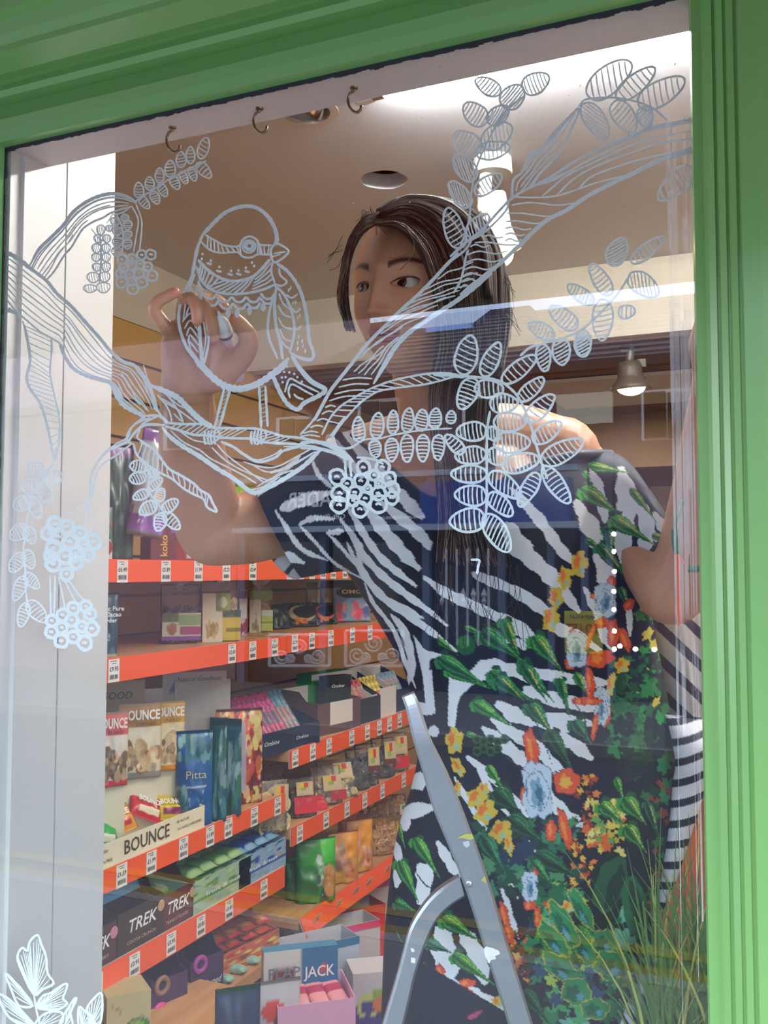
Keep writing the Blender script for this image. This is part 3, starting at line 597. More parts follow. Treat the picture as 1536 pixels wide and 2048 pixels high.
# centre boughs
e = drawing('painted_branch', 400, 860, 'painted horizontal branch that the bird perches on', 'window drawing'); d = Dr(fE6)
U = [(390, 255), (500, 265), (620, 265), (690, 285), (800, 290), (930, 292), (1010, 310), (1090, 335), (1180, 345), (1290, 365), (1400, 390), (1500, 460)]
V = [(395, 278), (470, 300), (560, 328), (640, 332), (720, 345), (830, 350), (900, 352), (1000, 375), (1140, 382), (1250, 395), (1380, 425), (1500, 470)]
d.st(U, 5).st(V, 5).between(U, V, [(.04+.03*k, 1, .06+.03*k, 0) for k in range(7)]+[(.28+.026*k, 1, .295+.026*k, 0) for k in range(6)]+[(.53+.03*k, 1, .55+.03*k, 0) for k in range(6)], 2.0, n=4)
d.st([(300, 30), (400, 72), (470, 110), (530, 170), (580, 220), (640, 265), (690, 290)], 11, taper=2).st([(50, 10), (110, 70), (130, 140), (200, 185), (270, 215)], 9, taper=2).st([(270, 215), (350, 215), (410, 258)], 5)
d.st([(300, 20), (325, 120), (350, 190), (400, 250)], 4).st([(345, 90), (395, 150), (420, 200), (430, 250)], 3.4).st([(370, 110), (460, 170), (500, 250)], 2.8).st([(380, 130), (470, 180), (580, 260)], 3).st([(400, 90), (470, 150), (560, 190), (640, 262)], 3).st([(440, 200), (490, 250)], 2.4)
d.st([(370, 280), (420, 340), (500, 400), (600, 460), (700, 530), (800, 590), (900, 668), (950, 672), (1050, 625), (1150, 565), (1230, 510), (1300, 440), (1335, 410)], 9, taper=2)
for ln_ in ([(420, 300), (500, 372), (600, 422), (660, 470), (760, 520), (860, 572), (940, 622)], [(480, 310), (560, 360), (620, 372), (650, 385)], [(700, 385), (760, 450), (880, 540), (980, 612)], [(670, 405), (750, 480), (860, 545), (1000, 600)], [(1020, 560), (1130, 525), (1270, 445)],
            [(900, 500), (1010, 552), (1150, 505), (1290, 430)], [(860, 490), (960, 520), (1060, 520), (1180, 460), (1290, 400)], [(940, 640), (1010, 600), (1100, 560), (1160, 540)], [(900, 660), (980, 640), (1080, 580)], [(1100, 400), (1200, 400), (1300, 420)]): d.st(ln_, 2.8)
d.st([(725, 370), (800, 402), (860, 445), (950, 492), (1050, 465), (1100, 425), (1210, 395)], 5.4).st([(860, 440), (940, 480), (1040, 450), (1090, 415)], 3)
d.done('bough', e)
# rising branch
e = drawing('painted_branch', 1000, 560, 'painted thick branch rising to the right across her face', 'window drawing'); d = Dr(fE5)
U = [(0, 1290), (80, 1200), (130, 1110), (180, 1020), (250, 930), (330, 830), (400, 740), (500, 640), (600, 540), (700, 450), (800, 350), (880, 262), (950, 195)]
V = [(180, 1310), (225, 1240), (300, 1160), (380, 1060), (440, 985), (500, 880), (570, 765), (660, 670), (760, 600), (870, 530), (960, 470), (1050, 400), (1150, 320)]
d.st(U, 4).st([(p[0]+9, p[1]+5) for p in U[1:]], 2.6).st(V[4:], 9, taper=2)
d.between(U, V, [(.36, .25, .5, .6), (.36, .4, .52, .75), (.36, .6, .55, .8), (.37, .78, .62, .92), (.5, .25, .68, .8), (.55, .15, .75, .75), (.58, .1, .8, .7), (.62, .06, .83, .85), (.66, .05, .86, .8), (.7, .04, .9, .85), (.74, .04, .94, .8), (.78, .05, .97, .75), (.45, .12, .6, .6), (.42, .1, .56, .45), (.84, .1, 1, .45)], 2.7, wob=.04)
for k, (a, b) in enumerate((((255, 960), (432, 952)), ((232, 1003), (415, 985)), ((205, 1045), (400, 1020)), ((175, 1085), (345, 1055)), ((150, 1125), (215, 1120)), ((130, 1165), (200, 1150)), ((100, 1205), (170, 1200)), ((60, 1245), (140, 1240)), ((20, 1280), (110, 1275)))):
    d.st([a, ((a[0]+b[0])/2, (a[1]+b[1])/2-10), b], 3.2)
fU = [(130, 1290), (180, 1190), (240, 1120), (310, 1075), (370, 1040), (440, 1005), (560, 962), (700, 932), (800, 920), (900, 920), (980, 940)]
fV = [(190, 1310), (235, 1240), (310, 1150), (370, 1090), (420, 1055), (480, 1025), (620, 1002), (740, 988), (850, 962), (920, 942), (985, 945)]
d.st(fU, 4).st(fV, 4).between(fU, fV, [(.08+.045*k, 0, .12+.045*k, 1) for k in range(17)], 2.6, n=4)
d.st([(0, 1340), (80, 1330), (160, 1350), (260, 1400), (320, 1450)], 7).st([(0, 1370), (100, 1375), (200, 1400), (290, 1440)], 4).st([(150, 1340), (280, 1370), (380, 1320)], 4)
d.st([(0, 1300), (60, 1290), (120, 1300)], 3).st([(180, 1300), (230, 1230), (270, 1180)], 3.4)
d.done('bough', e); d = Dr(fE1)
U = [(0, 1300), (100, 1210), (200, 1130), (290, 1030), (370, 950), (450, 900), (510, 870), (600, 825), (760, 720), (900, 650), (1050, 590), (1200, 530), (1350, 495), (1462, 470)]
V = [(60, 1530), (200, 1420), (300, 1340), (380, 1265), (429, 1221), (520, 1130), (600, 1070), (700, 1020), (820, 940), (950, 870), (1100, 800), (1250, 725), (1380, 680), (1462, 640)]
d.st(V, 8).st(U, 5).st([(100, 1215), (210, 1150), (330, 1030), (350, 970)], 4).st([(0, 1330), (90, 1260), (130, 1200)], 4)
L = [(110, 1260), (95, 1300), (80, 1380), (60, 1450), (20, 1520)]
d.st(L, 4)
for a, b in (((120, 1240), (235, 1232)), ((100, 1290), (350, 1262)), ((95, 1335), (320, 1312)), ((85, 1378), (270, 1362)), ((78, 1415), (240, 1398)), ((70, 1450), (205, 1430)), ((60, 1490), (160, 1465)), ((370, 990), (755, 978)), ((345, 1040), (640, 1058)), ((335, 1090), (560, 1098)), ((330, 1130), (490, 1132)), ((330, 1168), (452, 1166)), ((330, 1205), (430, 1196)), ((200, 1180), (320, 1180)), ((150, 1215), (400, 1228))):
    m_ = ((a[0]+b[0])/2, (a[1]+b[1])/2); d.st([a, (m_[0]-(b[0]-a[0])*.2, m_[1]-9), (m_[0]+(b[0]-a[0])*.2, m_[1]+7), b], 3)
for ln_ in ([(550, 940), (700, 815), (870, 730), (1000, 668), (1200, 592), (1455, 545)], [(640, 932), (740, 835), (870, 760), (1050, 690), (1250, 622), (1455, 590)], [(770, 892), (850, 820), (1000, 760), (1200, 702), (1455, 655)], [(375, 940), (500, 945), (640, 935), (780, 890), (900, 850), (1090, 808)], [(480, 880), (620, 840), (800, 740), (1000, 640), (1150, 560)], [(520, 870), (640, 820), (750, 770), (790, 740)], [(1000, 620), (1150, 555), (1300, 520), (1455, 490)]): d.st(ln_, 3.4)
d.st([(1100, 800), (1250, 725), (1380, 690), (1458, 665)], 8)
T = [(372, 950), (380, 840), (430, 795), (470, 705), (550, 645), (620, 560), (700, 475), (772, 405)]
T2 = [(440, 905), (480, 880), (540, 800), (615, 725), (680, 640), (740, 510), (768, 450), (775, 408)]
d.st(T, 5).st(T2, 5).between(T, T2, [(.05, .3, .95, .3), (.1, .55, .9, .6), (.0, .75, .5, .75), (.3, .15, 1, .15)], 3)
d.done('bough', e)
spray(770, 860, 'painted level spray of small paired leaves in front of her neckline', fE5, [[(200, 1360), (300, 1370), (380, 1320), (480, 1310), (560, 1290), (700, 1265), (800, 1255), (912, 1250)]],
      [(355, 1330, 348, 1182, 36), (455, 1310, 472, 1155, 38), (555, 1282, 560, 1142, 32), (640, 1272, 655, 1130, 35), (722, 1265, 738, 1138, 38), (805, 1250, 818, 1130, 36), (900, 1220, 912, 1145, 28, 3), (445, 1320, 455, 1425, 34), (552, 1310, 548, 1448, 38), (642, 1290, 642, 1450, 38), (738, 1290, 736, 1448, 37), (830, 1290, 828, 1440, 36)], n=6, w=4.2, hw=2.8)
berries(728, 975, 'painted large berry cluster in the middle over the dark sleeve', fE4, [(680, 765, 40), (795, 762, 42), (522, 820, 46), (582, 862, 36), (665, 845, 42), (745, 812, 30), (835, 830, 40), (540, 920, 50), (630, 915, 38), (706, 892, 24), (770, 920, 42), (850, 895, 44), (535, 990, 48), (620, 965, 32), (692, 950, 38), (772, 985, 52), (850, 948, 38), (660, 1015, 46), (772, 862, 22)],
        [[(568, 712), (572, 770), (576, 832)], [(600, 700), (602, 760), (608, 822)], [(640, 705), (740, 715), (800, 745)]], w=6, sw=5)
H_ = dict(n=6)
spray(970, 880, 'painted large drooping leaf spray over her hair and chest', fE3, [[(200, 330), (370, 335), (480, 345), (560, 355), (630, 385), (700, 450), (740, 520), (780, 620), (820, 760), (850, 860), (885, 955)], [(540, 545), (525, 640), (520, 750), (520, 870), (520, 1000), (520, 1100), (512, 1200)], [(720, 215), (780, 165), (850, 142)]],
      [(375, 325, 425, 92, 66, 6), (500, 335, 595, 135, 48, 6), (618, 372, 815, 215, 48, 6), (445, 350, 362, 535, 56, 7, 200), (450, 410, 620, 415, 52, 5, 85), (540, 500, 705, 500, 58, 6, 85), (565, 612, 750, 612, 56, 7, 85), (565, 735, 780, 735, 62, 8, 85), (615, 880, 835, 830, 56, 8, 80), (712, 480, 862, 350, 42, 6), (760, 605, 922, 450, 50, 6), (800, 728, 965, 615, 50, 6), (848, 855, 1095, 725, 60, 8), (862, 880, 1015, 1100, 50, 8), (825, 920, 715, 1118, 45, 7),
       (515, 665, 338, 672, 56, 6, 82), (515, 805, 330, 820, 52, 7, 82), (518, 925, 305, 925, 52, 6, 88), (520, 1060, 330, 1045, 60, 6, 88), (510, 1190, 300, 1215, 70, 6, 85), (515, 1170, 655, 1390, 62, 8, 115), (525, 650, 590, 720, 36, 4, 85), (530, 790, 640, 850, 50, 5, 85), (538, 920, 722, 1060, 56, 7, 95), (535, 1045, 672, 1170, 48, 6, 110), (380, 800, 275, 690, 36, 5),
       (852, 145, 870, 308, 42, 6, -35), (965, 112, 970, 270, 52, 6, -30), (1095, 95, 1098, 220, 48, 6, -30)], sw=5, w=4.6, hw=3)
spray(1200, 590, 'painted pale leaf spray on the right over the cream bulkhead', fE2, [[(560, 740), (700, 700), (800, 650), (900, 560), (1000, 450), (1080, 330)]],
      [(625, 705, 470, 620, 44), (760, 650, 600, 520, 52), (860, 500, 705, 390, 42), (960, 450, 845, 265, 48), (965, 270, 1045, 108, 58, dict(hang=-30)), (1090, 255, 1285, 100, 40), (920, 480, 910, 722, 60, dict(hang=-10)), (800, 660, 800, 822, 46, dict(hang=-30)), (1075, 330, 1250, 450, 62, dict(hang=80)), (1010, 560, 1110, 540, 40, 3)], sw=4, n=7, w=4, hw=2.8)
spray(1000, 250, 'painted leaf spray climbing beside the white ceiling spotlight', fE1, [[(60, 1240), (110, 1100), (130, 900), (160, 760), (230, 600), (330, 430), (450, 330)]],
      [(440, 300, 590, 215, 62, dict(hang=70)), (300, 320, 155, 235, 48, dict(hang=-50)), (320, 400, 435, 280, 64, dict(hang=-50)), (215, 500, 85, 385, 62, dict(hang=-60)), (230, 500, 350, 400, 50, dict(hang=-60)), (170, 680, 25, 560, 70, dict(hang=-60)), (200, 640, 365, 510, 68, dict(hang=80)), (160, 680, 360, 640, 52), (145, 840, 30, 690, 56, dict(hang=70)), (115, 1000, 0, 850, 50, dict(hang=70)), (60, 1250, -15, 1010, 58, dict(hang=-35)), (150, 920, 310, 810, 48, dict(hang=60)), (105, 1170, 230, 1050, 46, dict(hang=75))], sw=3.6, n=7, w=4, hw=2.6)
spray(1250, 200, 'painted large leaf spray at the top right in the tube glare', fE1, [[(770, 400), (820, 355), (980, 345), (1120, 370), (1220, 410), (1300, 480)]],
      [(805, 380, 945, 595, 62, dict(hang=35)), (985, 370, 1105, 550, 64, dict(hang=-50)), (1160, 400, 1185, 530, 46, dict(hang=-50)), (830, 340, 1085, 130, 82, dict(hang=80)), (1005, 350, 1228, 168, 56, dict(hang=50)), (1130, 395, 1405, 235, 72, dict(hang=80)), (1450, 765, 1255, 960, 62, dict(hang=60))], sw=3.6, n=7, w=4, hw=2.8)
# bottom left leaves
e = drawing('painted_maple_leaves', 80, 1960, 'painted toothed leaves in the bottom left corner of the pane', 'window drawing')
for pts, base in (([(400, 1700), (250, 1420), (205, 1250), (262, 1150), (320, 1190), (350, 1080), (440, 1000), (485, 1110), (540, 1250), (560, 1450), (632, 1570), (500, 1640)], (400, 1700)),
                  ([(430, 1850), (500, 1720), (600, 1680), (775, 1570), (780, 1640), (740, 1750), (792, 1805), (700, 1870), (560, 1880)], (430, 1850)),
                  ([(1090, 1995), (1020, 1880), (1085, 1770), (1185, 1682), (1205, 1800), (1190, 2000), (1150, 2080)], (1060, 2090)),
                  ([(930, 2080), (925, 1860), (960, 1860), (1010, 1910), (1085, 1960), (1060, 2060)], (960, 2080)),
                  ([(700, 2060), (790, 1880), (885, 1740), (890, 1790), (830, 1920), (850, 2060)], (760, 2080)),
                  ([(380, 1835), (220, 1830), (120, 1610), (60, 1450), (180, 1560), (300, 1700)], (400, 1840)),
                  ([(420, 2090), (250, 2060), (100, 1960), (0, 1780), (0, 1700), (110, 1760), (260, 1900)], (420, 2090)),
                  ([(420, 2080), (480, 1960), (620, 1900), (740, 1930), (700, 2060)], (440, 2080))):
    d = Dr(fH); d.st(pts, 4.5, closed=True, n=3)
    for k in range(1, len(pts)):
        for u in (0, .5):
            q_ = pts[k]; r_ = pts[(k+1) % len(pts)]; t = (q_[0]*(1-u)+r_[0]*u, q_[1]*(1-u)+r_[1]*u); d.st([base, ((base[0]+t[0])/2, (base[1]+t[1])/2+8), (base[0]+(t[0]-base[0])*.93, base[1]+(t[1]-base[1])*.93)], 2, n=3)
    d.done('leaf', e)
d = Dr(fH).st([(400, 1700), (420, 1850), (470, 2060)], 3.4); d.done('stem', e)
# small stray tick
e = drawing('painted_tick', 955, 1130, 'small painted hook-shaped mark low in the middle of the pane', 'window drawing'); Dr(fE3).st([(425, 1438), (475, 1442), (468, 1480), (462, 1525)], 4.6).done('mark', e)
# ---------------------------------------------------------------- the bird
e = drawing('painted_bird', 490, 590, 'painted round bird perched on the branch, drawn half finished', 'window drawing')
d = Dr(fC); d.st([(350, 300), (430, 215), (500, 152), (590, 115), (680, 110), (760, 150), (820, 230), (845, 310), (838, 370)], 7.5)
d.st([(350, 300), (312, 400), (290, 520), (272, 600), (220, 700), (192, 820), (200, 930), (250, 1060), (340, 1170)], 6).st([(300, 1130), (340, 1170), (430, 1262), (510, 1312), (600, 1328), (700, 1302), (790, 1250), (880, 1180), (925, 1120)], 13, taper=2)
d.done('body_outline', e)
d = Dr(fC); U = [(370, 300), (430, 335), (500, 370), (590, 375), (620, 330), (665, 310), (710, 330), (732, 365), (812, 370)]; V = [(340, 345), (400, 400), (480, 420), (580, 415), (620, 445), (670, 452), (720, 430), (760, 432), (812, 430)]
d.st(U, 4).st(V, 4).between(U, V, [(.03+.045*k, 0, .09+.045*k, 1) for k in range(9)]+[(.78+.05*k, 0, .74+.05*k, 1) for k in range(5)], 2.4, n=3)
d.st([(660+42*math.cos(a), 378+42*math.sin(a)) for a in [k*.628 for k in range(10)]], 3, closed=True, n=3).st([(662+24*math.cos(a), 374+24*math.sin(a)) for a in [k*.628 for k in range(10)]], 7, closed=True, n=3)
for k in range(14): a = k*.449; d.st([(660+38*math.cos(a), 376+38*math.sin(a)), (660+48*math.cos(a), 376+48*math.sin(a))], 2)
d.done('eye_band', e)
Dr(fC).st([(840, 350), (925, 410), (842, 482), (812, 455), (806, 400), (832, 360)], 4.4, closed=True).st([(825, 425), (870, 418), (905, 412)], 3).st([(820, 445), (870, 430)], 3).done('beak', e)
d = Dr(fC); U = [(320, 465), (380, 530), (480, 592), (580, 608), (680, 582), (740, 532), (800, 462)]; V = [(308, 510), (340, 600), (400, 662), (500, 692), (620, 692), (740, 670), (832, 632)]
d.st(U, 6).st(V, 5).between(U, V, [(.05+.05*k, 0, .1+.045*k, 1) for k in range(6)], 3.2, n=4).between(U, V, [(.38+.055*k, 0, .28+.06*k, 1) for k in range(7)], 3.2, n=4).between(U, V, [(.74, .3+.17*k, 1, .15+.2*k) for k in range(4)], 3.2)
for row, (y0, x0, x1) in enumerate(((690, 350, 835), (735, 370, 830))):
    for k in range(5):
        a = x0+(x1-x0)*k/5; b = x0+(x1-x0)*(k+1)/5; yk = y0+(22 if 0 < k < 4 else 0)-row*6*(k-2)*(k > 2); d.st([(a, yk), ((a*.7+b*.3), yk+32), ((a*.3+b*.7), yk+34), (b, yk)], 5)
d.done('collar', e)
d = Dr(fC)
for x, y in ((520, 825), (580, 826), (663, 808), (755, 783)): d.dot(x, y, 16, 27)
for x, y in ((350, 428), (345, 460), (405, 472), (462, 515), (540, 540), (590, 538), (640, 520), (680, 486), (695, 508)): d.dot(x, y, 7, 9)
for x, y in ((395, 492), (458, 542), (535, 564), (592, 562), (648, 545)): d.dot(x, y, 20, 9, 15)
d.done('breast_spots', e)
d = Dr(fC); d.st([(345, 650), (332, 760), (330, 900), (338, 1050), (350, 1165)], 7).st([(378, 770), (372, 880), (392, 1000), (362, 1160)], 4.5).st([(352, 760), (360, 900), (372, 1000), (342, 1150)], 3).st([(318, 610), (345, 660)], 4)
for k in range(6): y = 830+48*k; x0 = 215+14*k; d.st([(x0, y+50), (272-2*k, y-8), (322, y+62)], 3.4, n=3)
d.st([(262, 640), (240, 740), (220, 880)], 3).st([(262, 640), (300, 700), (340, 720)], 3).st([(300, 560), (270, 640)], 3).st([(330, 560), (320, 640), (260, 780), (235, 860)], 3).st([(270, 790), (320, 770)], 3)
d.done('left_wing', e)
d = Dr(fC); d.st([(845, 490), (920, 545), (990, 645), (1030, 760), (1050, 880), (1062, 1000), (1092, 1092), (1072, 1132), (1000, 1120), (935, 1085)], 6.5).st([(832, 640), (900, 705), (950, 830), (962, 960), (932, 1085)], 5).st([(842, 655), (830, 750), (840, 900), (868, 1010), (885, 1130)], 6).st([(822, 715), (790, 850), (792, 980), (852, 1130)], 4.5)
d.st([(820, 480), (808, 540), (835, 630)], 4).st([(860, 520), (870, 570), (912, 610), (880, 640), (835, 630)], 4)
for a in (((860, 690), (890, 760), (940, 800)), ((855, 770), (890, 830), (945, 850)), ((855, 850), (890, 910), (950, 930)), ((865, 930), (895, 990), (945, 1010)), ((870, 1000), (900, 1040), (930, 1060)), ((905, 695), (945, 720), (985, 695)), ((945, 790), (975, 815), (1005, 790)), ((960, 920), (985, 930), (1010, 905))): d.st(a, 3.6)
for x, y in ((925, 670), (938, 655), (955, 755), (972, 750), (985, 850), (1000, 840), (990, 980), (985, 1020), (1015, 1010), (1020, 1040), (985, 1060), (1035, 1075)): d.dot(x, y, 5, 14, 10)
d.done('right_wing', e)
d = Dr(fC); d.st([(820, 1240), (868, 1350), (920, 1430), (985, 1465), (1030, 1422), (1130, 1372), (1170, 1332), (1080, 1280), (1000, 1192), (945, 1105)], 8.5).st([(900, 1350), (932, 1262), (1000, 1290), (1130, 1352)], 4).st([(935, 1390), (925, 1340), (950, 1298), (1040, 1345), (1090, 1370)], 4).st([(960, 1362), (985, 1385), (1025, 1398)], 4)
for x, y in ((866, 1214), (895, 1215), (915, 1180), (930, 1218), (880, 1252), (905, 1250), (962, 1228), (983, 1250), (886, 1284), (1014, 1280)): d.dot(x, y, 8)
d.done('tail', e)
for a, b, c, f in ((500, 430, 540, 465), (728, 742, 770, 785)):
    d = Dr(fC); d.st([(a, 1305), (b, 1590)], 5, n=10).st([(c, 1310), (f, 1580)], 5, n=10)
    for k in range(9): t = k/9; d.st([(a+(b-a)*t+4, 1325+250*t), (c+(f-c)*t-4, 1305+260*t)], 1.8, raw=True)
    d.done('leg', e)
for x0 in (370, 680):
    d = Dr(fC)
    for k in range(4): d.st([(x0+22*k, 1610-5*k), (x0-8+22*k, 1650), (x0+22*k, 1700)], 4.4)
    d.st([(x0+80, 1600), (x0+95, 1650), (x0+30, 1700)], 4); d.done('foot', e)
# ---------------------------------------------------------------- shelving
ply = Mwood('shelf board', (196, 142, 92), (220, 168, 116), rough=.4)
orangem = M('orange ticket strip', (250, 96, 42), rough=.35, var=.02)
ticketm = M('ticket paper', (240, 236, 232), rough=.6, var=.02); inkm = M('black ink', (30, 28, 30), rough=.7)
_tk = {}
def ticket_meshes(price):
    if price in _tk: return _tk[price]
    w, h = .034, .046
    me = MB().box(-w/2, w/2, -.0006, 0, -h/2, h/2).mesh('price_ticket'); me.materials.append(ticketm)
    mb = MB(); r = random.Random(price)
    x = -.013
    while x < .012:
        b = r.choice((.0004, .0007, .0011)); mb.add([(x, -.0009, -.017), (x+b, -.0009, -.017), (x+b, -.0009, -.008), (x, -.0009, -.008)], [(0, 1, 2, 3)]); x += b+r.choice((.0005, .0008))
    for z, n in ((.019, 5), (.0145, 3)):
        x = -.012 if n == 5 else -.006
        for k in range(n*2): l = r.uniform(.001, .0022); mb.add([(x, -.0009, z-.0008), (x+l, -.0009, z-.0008), (x+l, -.0009, z+.0008), (x, -.0009, z+.0008)], [(0, 1, 2, 3)]); x += l+.0004
    t = text_mesh(price, 1, 0, .02); n = len(mb.v)
    lm = mb.mesh('ticket_lettering'); bm = bmesh.new(); bm.from_mesh(lm)
    t2 = t.copy(); t2.transform(Matrix.Translation((0, -.0009, .003)) @ Matrix.Rotation(math.pi/2, 4, 'X') @ Matrix.Scale(.0125, 4)); bm.from_mesh(t2); bm.to_mesh(lm); bm.free()
    lm.materials.clear(); lm.materials.append(inkm); _tk[price] = (me, lm); return _tk[price]
SH = []
def shelf(label, y0, y1, z, X=-1.3, back=-1.69, tickets=(), strip=True, tilt=0, sh=.043):
    e = empty('shop_shelf', (X, y0, z), label=label, cat='shelf', group=None)
    MB().box(back-X, -.004, 0, y1-y0, -.028, 0).build('board', ply, e)
    if strip:
        s_ = MB().box(0, .003, 0, y1-y0, -sh, .004).build('price_strip', orangem, e, rot=(0, tilt, 0))
        MB().box(-.004, 0, 0, y1-y0, -sh, .004).build('strip_holder', M('clear plastic holder', (206, 196, 190), rough=.3), e, rot=(0, tilt, 0))
    for i, (px, pr) in enumerate(tickets):
        y = YX(px, X)-y0; me, lm = ticket_meshes(pr)
        t = link('price_ticket', me, None, e, (.0036*math.cos(tilt)-sh*.48*math.sin(tilt)*1, y, -sh*.48), (0, 0, math.pi/2))
        t.rotation_euler = Euler((-tilt, 0, math.pi/2)); link('ticket_lettering', lm, None, t)
    return e
shelf('top shop shelf at her elbow height, with the orange strip just under the green bag', .25, 1.362, 1.568, tickets=((242, '£6.49'), (329, '£5.89'), (394, '£1.99'), (450, '£2.25'), (503, '£2.49')))
shelf('top shelf of the further bay, its orange strip running behind her sleeve', 1.366, 2.35, 1.568, tickets=((577, '£2.49'), (600, '£2.45'), (622, '£2.45'), (644, '£2.45'), (664, '£2.45'), (688, '£2.45')))
shelf('second shop shelf with the clear bags of snacks', .25, 1.362, 1.369, tickets=((228, '£9.95'), (463, '£2.69'), (504, '£2.69'), (548, '£2.69')), sh=.046)
shelf('second shelf of the further bay with black chocolate packs', 1.366, 2.35, 1.372, tickets=((588, '£2.39'), (622, '£2.39'), (660, '£1.99'), (703, '£2.89'), (738, '£2.89')), sh=.046)
shelf('shelf carrying the cream display tray and the three tall snack packs', .25, 1.362, .952, tickets=((198, '£1.99'), (250, '£1.59'), (308, '£1.99'), (371, '£1.59'), (423, '£1.89'), (459, '£1.99'), (510, '£2.99'), (556, '£2.99')))
shelf('shelf carrying the brown cereal bar cartons', .25, 1.362, .762, tickets=((205, '£0.95'), (278, '£0.95'), (349, '£0.95'), (407, '£0.85'), (462, '£0.85'), (530, '£0.85')), sh=.05)
shelf('plain wooden shelf low down on the left without a price strip', .25, 1.32, .553, X=-1.29, tickets=((440, '£0.79'),), strip=False)
shelf('shelf of the further bay with slim chocolate bars in cartons', 1.39, 2.35, 1.060, tickets=((590, '£2.19'), (625, '£2.19'), (657, '£2.19'), (702, '£2.29'), (733, '£2.29'), (757, '£2.29'), (777, '£2.29'), (797, '£2.29')), sh=.046)
shelf('shelf of the further bay with clear bags of dried fruit and nuts', 1.40, 2.35, .852, tickets=((600, '£2.35'), (652, '£2.35'), (693, '£2.35'), (728, '£2.35'), (763, '£2.35'), (805, '£2.35')), sh=.046)
shelf('shelf of the further bay with green and orange bags and a tilted strip', 1.45, 2.35, .597, tickets=((625, '£1.79'), (668, '£1.79'), (703, '£1.79'), (728, '£1.79'), (765, '£1.79')), tilt=-.45, sh=.05)
shelf('bottom shelf with cartons beside her skirt', 1.05, 2.35, .30, X=-1.12, strip=False)
# ---------------------------------------------------------------- goods
vin = Mvc('printed pack', rough=.35, bump=.05, sc=40, coat=.08); vinm = Mvc('printed card', rough=.55, sc=60)
def slot(px0, px1, pyt, pyb, z=None, X=None, rz=70):
    pc = (px0+px1)/2
    p = AX(pc, pyb, X) if X is not None else AZ(pc, pyb, z)
    if z is not None: p.z = z
    fw = (p-CAM).dot(CF); ang = YAW-math.atan((pc-768)/F)
    return p, abs(px1-px0)*fw/F/max(.25, abs(math.cos(math.radians(rz)-ang))), (pyb-pyt)*fw/F
def paint_ops(u, v, base, ops, rs=0):
    c = np.zeros(u.shape+(3,))+np.array(base, float); r = random.Random(rs)
    def hx(s): return np.array([int(s[i:i+2], 16) for i in (0, 2, 4)], float) if isinstance(s, str) else np.array(s, float)
    for o in ops:
        k = o[0]
        if k == 'r': m = (u >= o[1]) & (u <= o[3]) & (v >= o[2]) & (v <= o[4]); c[m] = hx(o[5])
        elif k == 'e': m = ((u-o[1])/o[3])**2+((v-o[2])/o[4])**2 < 1; c[m] = hx(o[5])
        elif k == 'b':                              # scattered blobs inside a rectangle
            for i in range(o[5]):
                cx = r.uniform(o[1], o[3]); cy = r.uniform(o[2], o[4]); s_ = r.uniform(.6, 1.3)*o[6]; m = ((u-cx)/s_)**2+((v-cy)/(s_*o[8] if len(o) > 8 else s_))**2 < 1; m &= (u > o[1]-o[6]*.5) & (u < o[3]+o[6]*.5)
                c[m] = hx(r.choice(o[7]))*r.uniform(.85, 1.12)
        elif k == 's': m = (np.floor(u*o[1]+v*o[2]) % 2) == 0; c[m] = hx(o[3])
    return np.clip(c, 0, 255)
def hexc(s): return [int(s[i:i+2], 16) for i in (0, 2, 4)] if isinstance(s, str) else s
def bag(label, cat, loc, rz, w, h, d, base, ops=(), tilt=0, roll=0, name=None, mat=None, crimp=.04, group=None, flat_base=True, nu=30, nv=40, mesh_only=False, back=None, rs=1, parent=None):
    d = min(d, w*.6); vs = []; cols = []
    u1 = np.linspace(0, 1, nu); v1 = np.linspace(0, 1, nv); Uu, Vv = np.meshgrid(u1, v1)
    th = (1-(2*Uu-1)**4)**.6*(np.clip((1-Vv-crimp)/.55, 0, 1)**.6)*(1 if flat_base else np.clip((Vv-crimp)/.3, 0, 1)**.6)
    if flat_base: th *= np.clip(Vv*12+.75, 0, 1)
    rnd = np.array([[noise.noise(Vector((a*4.5+rs, b*5.5, rs*1.7))) for a in u1] for b in v1])*.2*d
    X_ = (Uu-.5)*w*(1-.05*np.sin(math.pi*Vv)*th); Z_ = Vv*h
    F_ = np.stack([X_, -d/2*th+rnd*th, Z_], -1); B_ = np.stack([X_[:, ::-1], (d/2*th-rnd*th)[:, ::-1], Z_], -1)
    V = np.concatenate([F_[:, :], B_[:, 1:-1]], 1)
    cf = paint_ops(Uu, Vv, hexc(base), ops, rs); cb = np.zeros_like(cf)+np.array(hexc(back or base), float); ccc = np.concatenate([cf, cb[:, 1:-1]], 1)
    V[..., 2] -= 0; n = nu*2-2
    name = name or {'bag': 'snack_bag', 'packet': 'snack_packet'}.get(cat, 'pouch')
    me = grid_mesh(name, V, n, nv, closed_u=True); vcol(me, ccc.reshape(-1, 3))
    bm = bmesh.new(); bm.from_mesh(me); bm.verts.ensure_lookup_table(); bm.faces.new([bm.verts[i] for i in range(n)][::-1]); bm.faces.new([bm.verts[(nv-1)*n+i] for i in range(n)]); bm.to_mesh(me); bm.free()
    me.materials.append(mat or vin)
    o = link(name, me, None, parent); o.rotation_euler = Euler((math.radians(tilt), math.radians(roll), math.radians(rz)), 'XYZ') if not roll else (Matrix.Rotation(math.radians(rz), 3, 'Z') @ Matrix.Rotation(math.radians(roll), 3, 'Y') @ Matrix.Rotation(math.radians(tilt), 3, 'X')).to_euler()
    o.location = loc; o['d'] = d
    if label: tag(o, label, cat, group)
    return o
